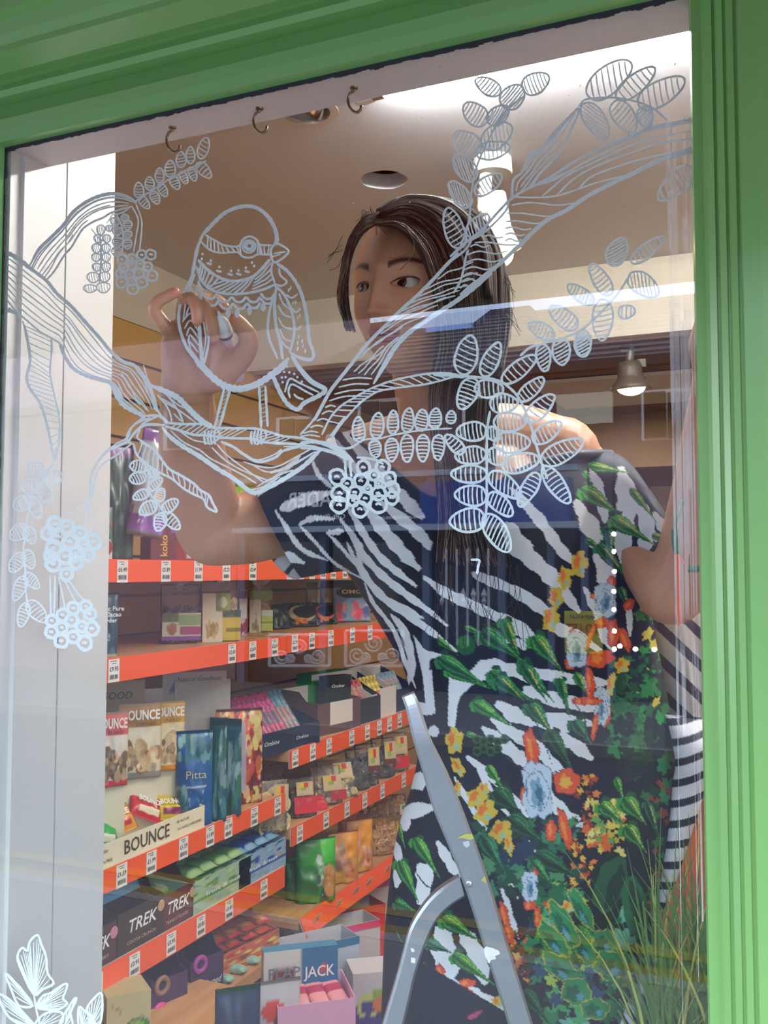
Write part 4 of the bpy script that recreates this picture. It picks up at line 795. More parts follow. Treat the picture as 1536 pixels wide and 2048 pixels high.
def put_text(o, s, size, x, z, mat, y=None, w=None, bold=.0, shear=0, vert=False):   # flat print just proud of an item's front face
    me = text_mesh(s, 1, 0, bold, shear); ob = bpy.data.objects.new('lettering', me.copy()); COL.objects.link(ob)
    xs = [v.co.x for v in me.vertices]; W = (max(xs)-min(xs)) or 1; sx = w/W if w else size
    dd = o.get('d', 0); yy = y if y is not None else -dd/2*1.12-.0015
    ob.data.transform(Matrix.Translation((x, yy, z)) @ Matrix.Rotation(math.pi/2, 4, 'X') @ (Matrix.Rotation(math.pi/2, 4, 'Z') if vert else Matrix.Identity(4)) @ Matrix.Diagonal((sx, size, 1, 1)))
    ob.data.materials.clear(); ob.data.materials.append(mat); ob.parent = o; return ob
def pbox(label, cat, loc, rz, w, d, h, base, ops=(), name='box', tilt=0, group=None, rs=3, parent=None, mat=None, side=None, top=None):   # closed carton, printed front
    nu, nv = 24, 24; u1 = np.linspace(0, 1, nu); Uu, Vv = np.meshgrid(u1, np.linspace(0, 1, nv))
    fr = np.stack([(Uu-.5)*w, 0*Uu, Vv*h], -1).reshape(-1, 3); c = paint_ops(Uu, Vv, hexc(base), ops, rs).reshape(-1, 3)
    mb = MB(); mb.v = [tuple(p) for p in fr]; mb.f = [(j*nu+i, j*nu+i+1, (j+1)*nu+i+1, (j+1)*nu+i) for j in range(nv-1) for i in range(nu-1)]
    sc_, tc_ = hexc(side or base), hexc(top or side or base); cols = list(c)
    def q(vs, cc): mb.add(vs, [(0, 1, 2, 3)]); cols.extend([np.array(cc, float)]*4)
    a, b = -w/2, w/2
    q([(b, 0, 0), (b, d, 0), (b, d, h), (b, 0, h)], sc_); q([(a, d, 0), (a, 0, 0), (a, 0, h), (a, d, h)], sc_); q([(a, 0, h), (b, 0, h), (b, d, h), (a, d, h)], tc_); q([(b, d, 0), (a, d, 0), (a, d, h), (b, d, h)], sc_); q([(a, d, 0), (b, d, 0), (b, 0, 0), (a, 0, 0)], sc_)
    me = mb.mesh(name); vcol(me, np.array(cols)); me.materials.append(mat or vinm)
    o = link(name, me, None, parent); o.location = loc; o.rotation_euler = (math.radians(tilt), 0, math.radians(rz)); o['d'] = 0
    if label: tag(o, label, cat, group)
    return o
def card(name, c=(200, 200, 200), rough=.6): return MATS.get('card '+name) or M('card '+name, c, rough=rough, var=.03)
def carton(label, loc, rz, w, d, hf, hb, outer, inner, cut=.5, name='display_carton', sidecut=True, group=None, t=.0018):
    e = empty(name, loc, (0, 0, math.radians(rz)), label=label, cat='carton', group=group)
    MB().box(-w/2, w/2, 0, t, 0, hf).build('front_panel', outer, e)
    MB().box(-w/2, w/2, d-t, d, 0, hb).build('back_panel', inner, e)
    MB().box(-w/2, w/2, t, d-t, 0, t).build('base_panel', inner, e)
    for sx in (-1, 1):
        x = sx*w/2; pts = [(x, t, 0), (x, t, hf), (x, d*(cut*.6), hf+(hb-hf)*.15), (x, d*cut, hb*.97), (x, d-t, hb), (x, d-t, 0)] if sidecut else [(x, t, 0), (x, t, hf), (x, d-t, hb), (x, d-t, 0)]
        MB().prism(pts, (-sx*t, 0, 0)).build('side_panel', outer, e)
    e['d'] = 0; return e
_bar = {}
def bar_mesh(key, w, l, t, base, ops, rs=5):       # flow-wrapped bar: flat-ended packet with serrated crimps, lying along local y
    if key in _bar: return _bar[key]
    nu, nv = 12, 34; A = np.linspace(0, 2*math.pi, nu, endpoint=False); V = []; C = []
    for j in range(nv):
        v = j/(nv-1); e = min(v, 1-v); k = min(1, max(0, (e-.05)/.07))**.6; z = .0008+(t-.0008)*k; ww = w*(1-.06*k)+ (0.0006*((j % 2)*2-1) if e < .05 else 0)
        for a in A: V.append((ww/2*np.sign(math.cos(a))*abs(math.cos(a))**.5, v*l, t/2+z/2*np.sign(math.sin(a))*abs(math.sin(a))**.7)); C.append((.5+.5*math.cos(a), v))
    me = grid_mesh('bar', np.array(V).reshape(nv, nu, 3), nu, nv, closed_u=True); C = np.array(C); vcol(me, paint_ops(C[:, 0], C[:, 1], hexc(base), ops, rs))
    me.materials.append(vin); _bar[key] = me; return me
def bits(name, n, region, maker, mat, parent, seed=1):
    r = random.Random(seed); mb = MB()
    for i in range(n): maker(mb, r, region(r))
    o = mb.build(name, mat, parent, smooth=False, fix=False); o['kind'] = 'stuff'; return o
white_ink = M('white print', (244, 244, 240), rough=.5, var=.01); gold_ink = M('gold print', (226, 176, 84), rough=.4); brown_ink = M('brown print', (86, 62, 44), rough=.6)
# ---- top shelf
p, w, h = slot(212, 262, 878, 1114, X=-1.36, rz=60)
bag('big dark green bag with a purple crimped top, leftmost on the top shelf', 'bag', (p.x, p.y, 1.568), 60, w*1.1, h, .07, '22402c', [('r', 0, .88, 1, 1, '6e3f78'), ('b', .1, .3, .9, .8, 20, .06, ['2c5436', '1b3424', '35482c'])])
p, w, h = slot(300, 372, 875, 1114, X=-1.40, rz=60)
bag('dark green and purple bag standing behind the silver pouch on the top shelf', 'bag', (p.x, p.y, 1.568), 62, w*1.2, h, .07, '274a30', [('r', 0, .8, 1, 1, '7a4585'), ('b', .1, .1, .9, .75, 20, .07, ['31593a', '1e3827', '3c6040'])])
p, w, h = slot(246, 330, 858, 1085, X=-1.31, rz=52)
o = bag('silver foil pouch with purple bands hanging tilted in front of the dark green bag', 'pouch', (p.x, p.y, p.z+.012), 52, w*.88, h*.98, .05, 'b9b6b4', [('r', 0, .86, 1, 1, '7d4a92'), ('r', 0, .05, 1, .2, '9a62b4'), ('b', 0, .2, 1, .34, 14, .025, ['9a62b4', '8a56a6']), ('e', .7, .42, .2, .1, 'e2a577'), ('r', 0, 0, 1, .045, '8c8474'), ('b', .2, .08, .9, .3, 9, .022, ['f0e8f2'])], roll=9, mat=Mvc('foil print', rough=.22, bump=.1, sc=18, coat=.4))
p, w, h = slot(303, 395, 1042, 1114, X=-1.33, rz=60)
o = pbox('dark red box with gold lettering turned on its side on the top shelf', 'box', (p.x, p.y, 1.568), 60, w, .06, h, '6a2420', [('r', .55, 0, 1, .72, '8c1c18'), ('r', .78, .1, 1, .5, 'd9d0c4'), ('r', .4, .82, 1, 1, '8e5aa0')])
put_text(o, 'koko', .024, -w*.22, h*.45, gold_ink, y=-.001, bold=.02, vert=True)
p, w, h = slot(196, 221, 1005, 1114, X=-1.32, rz=60)
bag('white patterned packet with a red spot at the far left of the top shelf', 'packet', (p.x, p.y, 1.568), 60, w*1.2, h, .03, 'd8d4ca', [('r', 0, .4, 1, 1, '2c5a3a'), ('e', .6, .25, .35, .14, 'b03a34'), ('b', 0, .1, 1, .9, 8, .09, ['3f8050', 'c9402c'])])
p, w, h = slot(432, 505, 952, 1110, X=-1.45, rz=60)
bag('lime green bag showing behind her upper arm', 'bag', (p.x, p.y, 1.568), 60, w, h, .06, 'a8cc34', [('r', .6, .2, 1, .9, 'e8e4c8'), ('b', 0, .5, 1, 1, 14, .03, ['c2dc54', '8db828'])])
for px, c_, c2, lab in ((545, 'e07a34', 'f0d9a0', 'orange box on the top shelf behind her sleeve'), (585, '3f7d46', 'd8c470', 'green box on the top shelf behind her sleeve')):
    p, w, h = slot(px-24, px+24, 1040, 1114, X=-1.38, rz=65); pbox(lab, 'box', (p.x, p.y, 1.568), 65, w, .05, h, c_, [('r', .15, .2, .85, .7, c2)])
# ---- second shelf
p, w, h = slot(176, 234, 1162, 1292, X=-1.34, rz=46)
o = bag('tall dark teal powder pouch in the left corner of the second shelf', 'pouch', (p.x, p.y, 1.369), 46, w, h, .05, '1d4a5a', [('r', 0, 0, 1, .06, 'b8a888'), ('r', .1, .5, .6, .53, 'a8c4cc'), ('b', .3, .2, .7, .4, 8, .02, ['a8c4cc'])])
for i, t_ in enumerate(('Organic Pure', 'Raw Cacao', 'Powder')): put_text(o, t_, .0125, .006, h*(.76-.09*i), white_ink, bold=.02)
r_ = random.Random(4)
film = Mfilm('clear film')
fruit = M('dried fruit brown', (120, 66, 36), rough=.45, var=.3, sc=60); nutm = M('nut beige', (206, 168, 116), rough=.5, var=.2, sc=60); raism = M('raisin', (44, 28, 26), rough=.35, var=.3, sc=50); orm = M('orange snack', (214, 140, 62), rough=.5, var=.25, sc=50); applem = M('apple ring', (226, 210, 150), rough=.5, var=.1, sc=30)
def nug(sx, sy, sz, seg=6, rings=4):
    def f(mb, r, c):
        n0 = len(mb.v); mb.ball((0, 0, 0), 1, seg, rings, (sx*r.uniform(.7, 1.2), sy*r.uniform(.7, 1.2), sz*r.uniform(.7, 1.2)))
        m = Matrix.Translation(c) @ Euler((r.uniform(0, 6), r.uniform(0, 6), r.uniform(0, 6))).to_matrix().to_4x4()
        for i in range(n0, len(mb.v)): mb.v[i] = tuple(m @ Vector(mb.v[i]))
    return f
def ringm(R_, r0, seg=12):
    def f(mb, r, c):
        m = Matrix.Translation(c) @ Euler((r.uniform(.9, 2.0), r.uniform(-.5, .5), r.uniform(-.6, .6))).to_matrix().to_4x4(); vs = []
        for k in range(seg):
            a = 2*math.pi*k/seg
            for q in range(4): b = math.pi/2*q+.78; rr = R_+r0*math.cos(b)*1.6; vs.append(m @ Vector((rr*math.cos(a), rr*math.sin(a), r0*.5*math.sin(b))))
        mb.add(vs, [(k*4+q, ((k+1) % seg)*4+q, ((k+1) % seg)*4+(q+1) % 4, k*4+(q+1) % 4) for k in range(seg) for q in range(4)])
    return f
def stick(l, t):
    def f(mb, r, c):
        m = Matrix.Translation(c) @ Euler((r.uniform(-.6, .6), r.uniform(0, 3), r.uniform(-.6, .6))).to_matrix().to_4x4(); L_ = l*r.uniform(.6, 1.1); mb.box(-L_/2, L_/2, -t/2, t/2, -t/2, t/2, m)
    return f
def clearbag(label, loc, rz, w, h, d, fillm, mk, n, lvl=.7, tilt=0, labels=(), seed=1, group=None, top=None):
    e = empty('clear_bag', loc, (math.radians(tilt), 0, math.radians(rz)), label=label, cat='bag', group=group); d = min(d, w*.6)
    def reg(r):
        z = r.uniform(.04, lvl); k = (1-z)**.4; return Vector((r.uniform(-.42, .42)*w, r.uniform(-.36, .36)*d*k, z*h))
    bits('filling', n, reg, mk, fillm, e, seed)
    b = bag(None, None, (0, 0, 0), 0, w, h, d, 'ffffff', nu=16, nv=20, mat=film, name='film', rs=seed, parent=e)
    for (u, v, a, b_, c, ops) in labels:
        pbox(None, None, (u*w, -d*.5-.002, v*h), 0, a*w, .0008, b_*h, c, ops, name='paper_label', parent=e, rs=seed)
    if top:
        vs = []; K = 36
        for j, (zz, rr) in enumerate(((.92, .16), (1.0, .07), (1.08, .22), (1.2, .42))):
            for k in range(K): a = 2*math.pi*k/K; ru = 1+.22*math.sin(a*7+j+seed); vs.append((rr*w*ru*math.cos(a), rr*w*.45*ru*math.sin(a), h*(zz+.03*math.sin(a*5+seed))))
        MB().add(vs, [(j*K+k, j*K+(k+1) % K, (j+1)*K+(k+1) % K, (j+1)*K+k) for j in range(3) for k in range(K)]).build('twisted_top', Mfilm('crest film', (240, 236, 240), .34, .08), e, smooth=True, fix=False)
        MB().tube([(0, 0, h*.985), (0, 0, h*1.01)], [w*.075, w*.075], 10).build('tie', M('bag tie', (200, 190, 190)), e)
    e['d'] = d; return e
p, w, h = slot(320, 398, 1150, 1286, z=1.369, rz=44)
clearbag('clear bag of dark dried fruit with a purple-footed label on the second shelf', p, 44, w, h*.86, .06, raism, nug(.007, .006, .006), 150, .62, labels=((0, .06, .96, .46, 'c8ccb4', [('r', 0, 0, 1, .14, '7a3a94'), ('r', .42, .55, 1, .95, '8aa86a'), ('r', .45, .2, 1, .5, 'a03a68'), ('e', .25, .42, .14, .22, 'b06a34'), ('r', 0, .68, .4, 1, '5e7040')]),), top=(200, 190, 190))
p, w, h = slot(400, 478, 1168, 1282, z=1.369, rz=44)
clearbag('clear bag of pale banana chips with a yellow and green label on the second shelf', p, 44, w, h*1.05, .06, nutm, nug(.010, .009, .004), 110, .7, labels=((-.24, .0, .5, .8, 'd8ccb0', [('e', .5, .25, .3, .14, '9a7a4a'), ('b', .2, .1, .8, .4, 10, .07, ['e6dcc0', 'a88650', 'c8b070'])]), (.24, .02, .46, .5, 'cdb23c', [('r', 0, .75, 1, 1, '3a4c28'), ('r', .2, .3, 1, .4, '8a7a30')]), (.02, .5, .36, .3, '8f9c40', [('e', .5, .5, .3, .3, 'd8e0b0')])), seed=3, top=1)
p, w, h = slot(462, 494, 1180, 1272, z=1.369, rz=50)
bag('slim pink and white fruit pouch behind the banana chips', 'pouch', p, 50, w, h, .04, 'd8c4c8', [('r', 0, .8, 1, 1, '8e2a3a'), ('b', .1, .05, .9, .35, 8, .12, ['a8324a', '7a1e34']), ('r', .3, .4, .9, .7, 'e8e0e0')])
p, w, h = slot(492, 542, 1178, 1266, z=1.369, rz=46)
clearbag('clear bag of orange pieces with a green striped label on the second shelf', p, 46, w, h*1.05, .05, orm, nug(.009, .008, .004), 90, .85, labels=((-.22, .02, .45, .7, 'ccc4b4', [('b', .2, .1, .8, .4, 6, .1, ['8c7450', 'a89060'])]), (.25, .05, .45, .45, 'b0bc54', [('r', 0, .7, 1, 1, 'c8d4c4'), ('r', 0, .35, 1, .45, '7c8c34')]), (0, .72, .9, .2, '8a9a48', [])), seed=5, top=1)
for i, px in enumerate((548, 562)):
    p, w, h = slot(px-16, px+18, 1208, 1258, z=1.372, rz=58); bag('dark chocolate packet leaning in a row, %s of two plain ones' % ('left' if i == 0 else 'right'), 'packet', p, 58, w, h, .012, '22201e', [('b', .1, .1, .9, .9, 8, .08, ['3c5a34', '4a4038'])], tilt=-14)
for i, (a, b, cc, fl, lab) in enumerate(((574, 640, 'c8b890', 'e07a20', 'black chocolate packet with a cream crescent and orange flower'), (628, 676, 'd4685e', 'e88828', 'black chocolate packet with a pink crescent and orange flower'), (664, 712, '8a5a58', '3a2622', 'black chocolate packet with a dull brown crescent'))):
    p, w, h = slot(a, b, 1206, 1254-i*5, z=1.372, rz=50); o = bag(lab+', lying back on the second shelf', 'packet', p, 50, w, h*1.15, .014, '1c1a18', [('e', .52, .52, .42, .34, cc), ('e', .6, .58, .36, .26, '1c1a18'), ('b', .3, .12, .62, .3, 9, .07, [fl]), ('b', .1, .85, .9, .97, 6, .04, ['5a7c4a'])], tilt=-30)
for i, (a, b) in enumerate(((612, 636), (640, 664))):
    p, w, h = slot(a, b, 1152, 1212, X=-1.52, rz=52); bag('brown and cream bag standing at the back of the second shelf, %s of the pair' % ('left' if i == 0 else 'right'), 'bag', (p.x, p.y, 1.372), 52, w, h*1.4, .03, '8c8058', [('e', .5, .3, .34, .28, 'b4a878'), ('r', 0, .8, 1, 1, '5c5038'), ('e', .55, .3, .18, .14, '5c5038')])
p, w, h = slot(668, 742, 1166, 1244, z=1.372, rz=48)
o = bag('blue and pink cartoon-lettered snack bag at the end of the second shelf', 'bag', p, 48, w, h*1.1, .04, '86a4c8', [('r', 0, .82, 1, 1, '2e2a2e'), ('b', .1, .05, .9, .4, 16, .1, ['c8485e', '5a7cc0', 'a8c4e0', 'e05a70']), ('e', .5, .68, .42, .14, '242018')], tilt=-12)
put_text(o, 'OMG!', .02, 0, h*.75, M('cream print', (232, 226, 160)), bold=.03, w=w*.6)
# ---- third shelf: cream tray and tall packs
tc = (-1.33, YX(300, -1.3))
p, w, h = slot(172, 416, 1600, 1718, X=-1.305, rz=90)
creamc = card('cream', (236, 226, 196)); tray = carton('cream display tray lettered BOUNCE full of small snack packets', (p.x, p.y, .952), 90, w, .20, .052, .10, creamc, card('inner cream', (214, 200, 168)), cut=.9, sidecut=False, name='display_tray')
put_text(tray, 'BOUNCE', .040, .0, .027, brown_ink, y=-.001, bold=.015, w=w*.36)
put_text(tray, 'GLUTEN FREE', .009, -w*.33, .016, brown_ink, y=-.001); put_text(tray, 'NO SWEETENERS', .008, -w*.37, .036, brown_ink, y=-.001); put_text(tray, 'NO ADDED SWEETENERS', .008, w*.36, .022, brown_ink, y=-.001); put_text(tray, 'IN NATURE', .009, w*.30, .038, brown_ink, y=-.001)
sm = [(203, 1640, '2fa84a', 'f4f4e0', 'green', 15), (243, 1600, 'f2a51c', 'c83a28', 'orange', -12), (292, 1596, 'd8303a', 'f6e8c8', 'red', 25), (345, 1590, 'e8c81c', '8a2a5a', 'yellow', 8), (218, 1560, 'c88430', '2c3a3a', 'amber', -30), (318, 1560, 'e2b818', '7a7430', 'mustard', -18), (375, 1585, '9aa02c', 'f0e8b0', 'olive', 30), (270, 1562, 'b8284a', 'f0d0c0', 'crimson', 0)]
for i, (px, py, c1, c2, cn, rl_) in enumerate(sm):
    p = AX(px, py, -1.36 if i < 4 else -1.43); o = bag('small %s snack packet lying in the cream tray' % cn, 'packet', (p.x, p.y, .954+.022+.012*(i % 3)), 68, .085, .062, .028, c1, [('r', .2, .15, .85, .4, c2), ('b', .1, .6, .9, .9, 5, .05, [c1])], tilt=-38, roll=rl_, flat_base=False, rs=i, nu=20, nv=22)
    if cn in ('orange', 'red', 'yellow'): put_text(o, 'BOUNCE', .017, 0, .038, white_ink, bold=.03, w=.062, y=-.0175)
NUTS = ['8a6a50', 'a08468', '6a5040', 'c8a880', 'b0906c']; ALM = ['c8a070', 'dcb88a', 'a87c50', 'e4cca4', '946a40']
for i, (a, b, t_, bt, c1, c2, foot, blob, lab) in enumerate(((190, 252, 1425, 1572, 'e06a6a', 'ece0d4', 'd04048', NUTS, 'coral red'), (238, 318, 1408, 1556, 'b07a2c', 'ece0c4', '9a9690', ALM, 'brown'), (300, 366, 1403, 1540, 'd8a02c', 'f0dcb0', 'e8962c', ALM, 'golden'))):
    X_ = -1.37-.012*i; p, w, h = slot(a, b, t_, bt, X=X_, rz=48)
    o = bag('tall %s and cream snack pouch lettered BOUNCE above the tray' % lab, 'pouch', (p.x, p.y, p.z), 48, w*1.06, h, .03, c2, [('r', 0, .68, 1, 1, c1), ('r', 0, 0, 1, .09, foot)]+[('b', .08, .14, .92, .46, 26, .13, blob, .75), ('b', .15, .15, .85, .42, 20, .06, blob)], rs=11+i, nu=44, nv=60)
    put_text(o, 'BOUNCE', .03, .0, h*.85, white_ink, bold=.03, w=w*.9); put_text(o, 'ENERGY', .010, w*.12, h*.73, brown_ink, w=w*.5)
    MB().box(-w*.45, w*.45, .0, .006, -(p.z-.954), .02).build('display_stand', creamc, o)
p, w, h = slot(196, 284, 1370, 1420, X=-1.50, rz=50)
o = pbox('beige card lettered GOOD at the back of the third shelf', 'card', (p.x, p.y, p.z-.02), 50, w*1.1, .004, h*1.5, 'a8987a', []); put_text(o, 'GOOD', .024, -.01, h*.9, M('charcoal ink', (48, 42, 36)), y=-.001, bold=.01, shear=.2)
MB().box(-.01, .01, .004, .01, -(p.z-.02-.954), .01).build('stand', M('card stand', (140, 124, 100)), o)
for i, (a, b, t_, bt, rz, lab) in enumerate(((283, 325, 1378, 1470, 52, 'upright white card behind the golden pouch'), (326, 452, 1345, 1470, 50, 'large white price card with a blue flower behind the blue pouch'), (350, 460, 1362, 1470, 54, 'large white printed card in front of the flower card'))):
    p, w, h = slot(a, b, t_, bt, X=-1.47+.012*i, rz=rz)
    o = pbox(lab, 'card', (p.x, p.y, .954), rz, w, .004, h+p.z-.954, 'c9c4c2', [('e', .16, .88, .05, .035, '5f78a8')] if i == 1 else [])
    if i == 1: put_text(o, 'Natural Goodness', .016, .01, h+p.z-.954-.018, M('grey ink', (92, 84, 78)), y=-.001, shear=.3, w=w*.7)
SWIRL = ['6a9aa8', '2f6678', '88b4b8', '3a7a8c']
p, w, h = slot(352, 424, 1412, 1600, X=-1.34, rz=44)
o = bag('blue patterned pouch with pale scrollwork standing next to the golden snack pouch', 'pouch', (p.x, p.y, .952), 44, w, h, .045, '1e5c9c', [('b', 0, .7, 1, 1, 40, .07, SWIRL), ('b', 0, .0, .25, .4, 16, .08, SWIRL), ('r', .25, .42, .8, .44, 'b8c4d8'), ('b', .3, .2, .8, .4, 12, .015, ['9ab0d0']), ('r', .2, .07, .36, .15, 'c8ccd0')], rs=21, nu=40, nv=60)
put_text(o, 'Pitta', .026, -.0, h*.55, M('sand print', (198, 190, 150)), w=w*.55)
for i, (a, b, t_, bt, dx) in enumerate(((418, 452, 1418, 1622, .0), (444, 482, 1418, 1608, .0))):
    p, w, h = slot(a, b, t_, bt, X=-1.315, rz=12)
    o = bag('dark teal side-on pouch, %s of the two beside the blue pouch' % ('left' if i == 0 else 'right'), 'pouch', (p.x, p.y, .952), 12, w, h, .04, '24586a', [('b', .4, .1, 1, .8, 26, .1, ['3f7c84', '86aab0', '2c6a50']), ('e', .2, .6, .12, .4, '16404e')], rs=31+i, crimp=.1)
p, w, h = slot(430, 524, 1400, 1588, X=-1.36, rz=46)
o = bag('orange floral pouch with a long lilac label right of the teal pouches', 'pouch', (p.x, p.y, .952), 46, w, h, .04, '7c2a24', [('b', 0, 0, 1, 1, 130, .07, ['d8702c', 'e8a058', 'b8404a', 'c8c070', 'f0c890', '6a2030', 'e05c34']), ('b', 0, 0, 1, 1, 60, .03, ['f4d8a8', '8a2c2c', 'd8d090']), ('r', .12, .14, .62, .86, 'b8a8c0'), ('r', .4, .3, .52, .34, '58a048')], rs=41, nu=50, nv=70)
# ---- fourth shelf: bar cartons
brn = [card('dark brown', (74, 44, 38)), card('deep brown', (58, 42, 30)), card('maroon brown', (96, 40, 36))]
inn = card('grey board', (140, 124, 116)); bluef = card('blue flap', (96, 170, 214))
for i, (a, b, hf_) in enumerate(((150, 232, 96), (236, 328, 98), (318, 390, 84))):
    bs = (1975, 1925, 1868)[i]; p, w, h = slot(a, b, bs-hf_, bs, X=-1.306, rz=90)
    e = carton('%s brown open carton lettered TREK on the fourth shelf' % ('leftmost', 'middle', 'right-hand')[i], (p.x, p.y, .762), 90, w*.98, .16, h*.85, h*1.35, brn[i], inn, cut=.35)
    put_text(e, 'TREK', .036, .0, h*.5, white_ink, y=-.001, bold=.012, shear=.25, w=w*.6); put_text(e, ('MIXED BERRY', 'COCOA CRUNCH', 'PEANUT POWER')[i], .010, .0, h*.2, M('tan print', (200, 176, 150)), y=-.001, w=w*.6)
    MB().ball((w*.42, -.001, h*.62), .012, 12, 8, (1, .12, 1)).build('round_badge', M('pink badge', (196, 130, 150)) if i == 0 else M('tan badge', (196, 160, 120)), e)
    if i < 2: MB().box(-w*.5, w*.42, 0, .0015, 0, h*.55, Matrix.Translation((0, .05, h*.95)) @ Matrix.Rotation(-.5, 4, 'X')).build('flap', bluef, e)
def barpile(labelf, cart, w, n, nl, bw, bl, bt, key, base, ops, cat='bar', group=None, tilt=0, y0=.01, z0=.003, jit=.1, zstep=None, dz=0):
    me = bar_mesh(key, bw, bl, bt, base, ops); k = 0; M0 = Matrix.Translation(cart.location) @ cart.rotation_euler.to_matrix().to_4x4(); rr = random.Random(key)
    for l in range(nl):
        for i in range(n):
            x = -w/2+w*(i+.5)/n; o = link('snack_bar', me); o.matrix_world = M0 @ Matrix.Translation((x+rr.uniform(-1, 1)*.002, y0+rr.uniform(0, .006), z0+l*(zstep or bt*1.02)+dz)) @ Euler((tilt, 0, rr.uniform(-jit, jit))).to_matrix().to_4x4()
            tag(o, labelf+', %s layer, %s from the left' % (('bottom', 'middle', 'top')[l], ('first', 'second', 'third', 'fourth')[i]), cat, group)
for (a, b, t_, bt, c1, c2, c3, lab, gr, key, lid) in ((388, 502, 1722, 1826, 'a8c88c', '5c9a54', '8cc4b8', 'green fruit bar in the pale green carton', 'green bars in the pale green carton', 'gb', (168, 196, 170)), (478, 572, 1672, 1768, '8ab4d4', '2a4fa8', 'd8a838', 'blue fruit bar in the pale blue carton', 'blue bars in the pale blue carton', 'bb', (150, 180, 210))):
    p, w, h = slot(a, b, t_, bt, X=-1.306, rz=90)
    e = carton(('pale green' if key == 'gb' else 'pale blue')+' display carton of fruit bars on the fourth shelf', (p.x, p.y, .762), 90, w, .19, h*.6, h*1.0, card('print '+key, lid), card('inner '+key, (110, 120, 116)), cut=.95)
    pbox(None, None, (0, -.0022, 0), 0, w*.99, .001, h*.6, lid, [('b', 0, .5, 1, 1, 30, .05, [c3, c1, c2]), ('b', 0, 0, 1, .4, 20, .05, [c1, '%02x%02x%02x' % lid]), ('r', 0, .38, 1, .44, c2)], name='printed_front', parent=e)
    put_text(e, 'fruit & nut', .014, 0, h*.3, white_ink, y=-.003, w=w*.6)
    barpile(lab, e, w*.92, 4, 3, w*.92/4.3, .16, h*.22, key, c1, [('r', 0, .1, 1, .4, c2), ('b', .1, .45, .9, .9, 10, .14, [c3, 'e0b040', c2], .35), ('r', .2, .5, .8, .62, 'e8ecd8')], group=gr, z0=h*.1, y0=.006)
me_ = bar_mesh('gb', .02, .15, .012, 'a8c88c', [])
for i in range(4):
    p = AX(392+14*i, 1800+(i % 2)*12, -1.285); o = link('snack_bar', me_); o.location = (-1.31-.01*i, p.y, .763+.012*i); o.rotation_euler = (0, 0, math.radians(100+12*i)); tag(o, 'loose green fruit bar spilling onto the shelf, %s from the bottom' % ('first', 'second', 'third', 'fourth')[i], 'bar', 'loose green bars')
# ---- fifth shelf
p, w, h = slot(432, 560, 1850, 1925, X=-1.33, rz=80)
e = carton('grey-sided carton of red fruit bars at the end of the low wooden shelf', (p.x, p.y, .553), 80, w, .19, h*.55, h*1.5, card('print red', (214, 110, 80)), inn, cut=.7)
pbox(None, None, (0, -.0022, 0), 0, w*.99, .001, h*.55, 'd86c50', [('b', 0, 0, 1, 1, 40, .07, ['c84030', 'e8a060', 'f0d070', '8c5a3a'])], name='printed_front', parent=e)
barpile('red fruit bar in the grey-sided carton', e, w*.92, 4, 3, w*.2, .16, h*.24, 'rb', 'd8503c', [('r', 0, .55, 1, .8, 'e88a54'), ('b', 0, 0, 1, .5, 12, .16, ['c83028', 'f0a050', 'e8d060', 'a86a3a'], .35)], group='red bars in the grey-sided carton', z0=h*.2)
for i, (a, b, t_, bt, lab) in enumerate(((300, 378, 1925, 2046, 'left'), (378, 450, 1895, 2000, 'right'))):
    p, w, h = slot(a, b, t_, bt, X=-1.31, rz=75); e = carton('purple carton with bright ring shapes on its front, %s of two on the low shelf' % lab, (p.x, p.y, .553), 75, w*.9, .14, h*.8, h*1.1, card('deep purple', (70, 44, 84)), card('inner purple', (58, 46, 62)), cut=.3)
    for j, (u, v, c_) in enumerate(((-.22, .72, (150, 108, 90) if i == 0 else (168, 70, 160)), (-.26, .3, (228, 74, 150)))[:2 if i == 0 else 1]):
        mb = MB(); seg = 16; c = Vector((u*w, -.003, v*h)); R_ = .016; vs = []
        for k in range(seg):
            A = 2*math.pi*k/seg; q = Vector((math.cos(A), 0, math.sin(A)))
            for m_ in range(6): B = 2*math.pi*m_/6; vs.append(c+q*(R_+.006*math.cos(B))+Vector((0, .006*math.sin(B), 0)))
        mb.add(vs, [(k*6+m_, ((k+1) % seg)*6+m_, ((k+1) % seg)*6+(m_+1) % 6, k*6+(m_+1) % 6) for k in range(seg) for m_ in range(6)]); mb.build('ring_shape', M('ring %s' % (c_,), c_, rough=.4), e, smooth=True)
    put_text(e, 'Owned', .022, w*.12, h*.3, white_ink, y=-.001, shear=.4, w=w*.5)
p, w, h = slot(470, 545, 1925, 1985, X=-1.29, rz=80)
for i in range(4):
    o = link('snack_bar', bar_mesh('mint', .028, .13, .018, '9cc8b4', [('b', 0, 0, 1, 1, 12, .15, ['78a890', 'b8dcc8', '86b47c'], .3)])); o.location = (-1.30-.034*0, YX(448+26*i, -1.3), .553+.001); o.rotation_euler = (0, 0, math.radians(86+4*i)); tag(o, 'pale mint green bar on the low wooden shelf, %s from the left' % ('first', 'second', 'third', 'fourth')[i], 'bar', 'mint bars on the low shelf')
p, w, h = slot(214, 300, 1990, 2090, X=-1.24, rz=52)
o = pbox('beige carton with a green leaf shape in the bottom left of the shelves', 'box', (p.x, p.y, p.z-.02), 52, w, .08, h+.02, 'c8b888', [('e', .7, .4, .28, .2, '4c7c34'), ('e', .66, .42, .2, .12, '8ab44c'), ('b', .1, .5, .9, .9, 6, .04, ['a8925c'])])
shelf('lowest left shelf just inside the bottom of the picture', .25, 1.0, p.z-.02, X=-1.16, strip=False)
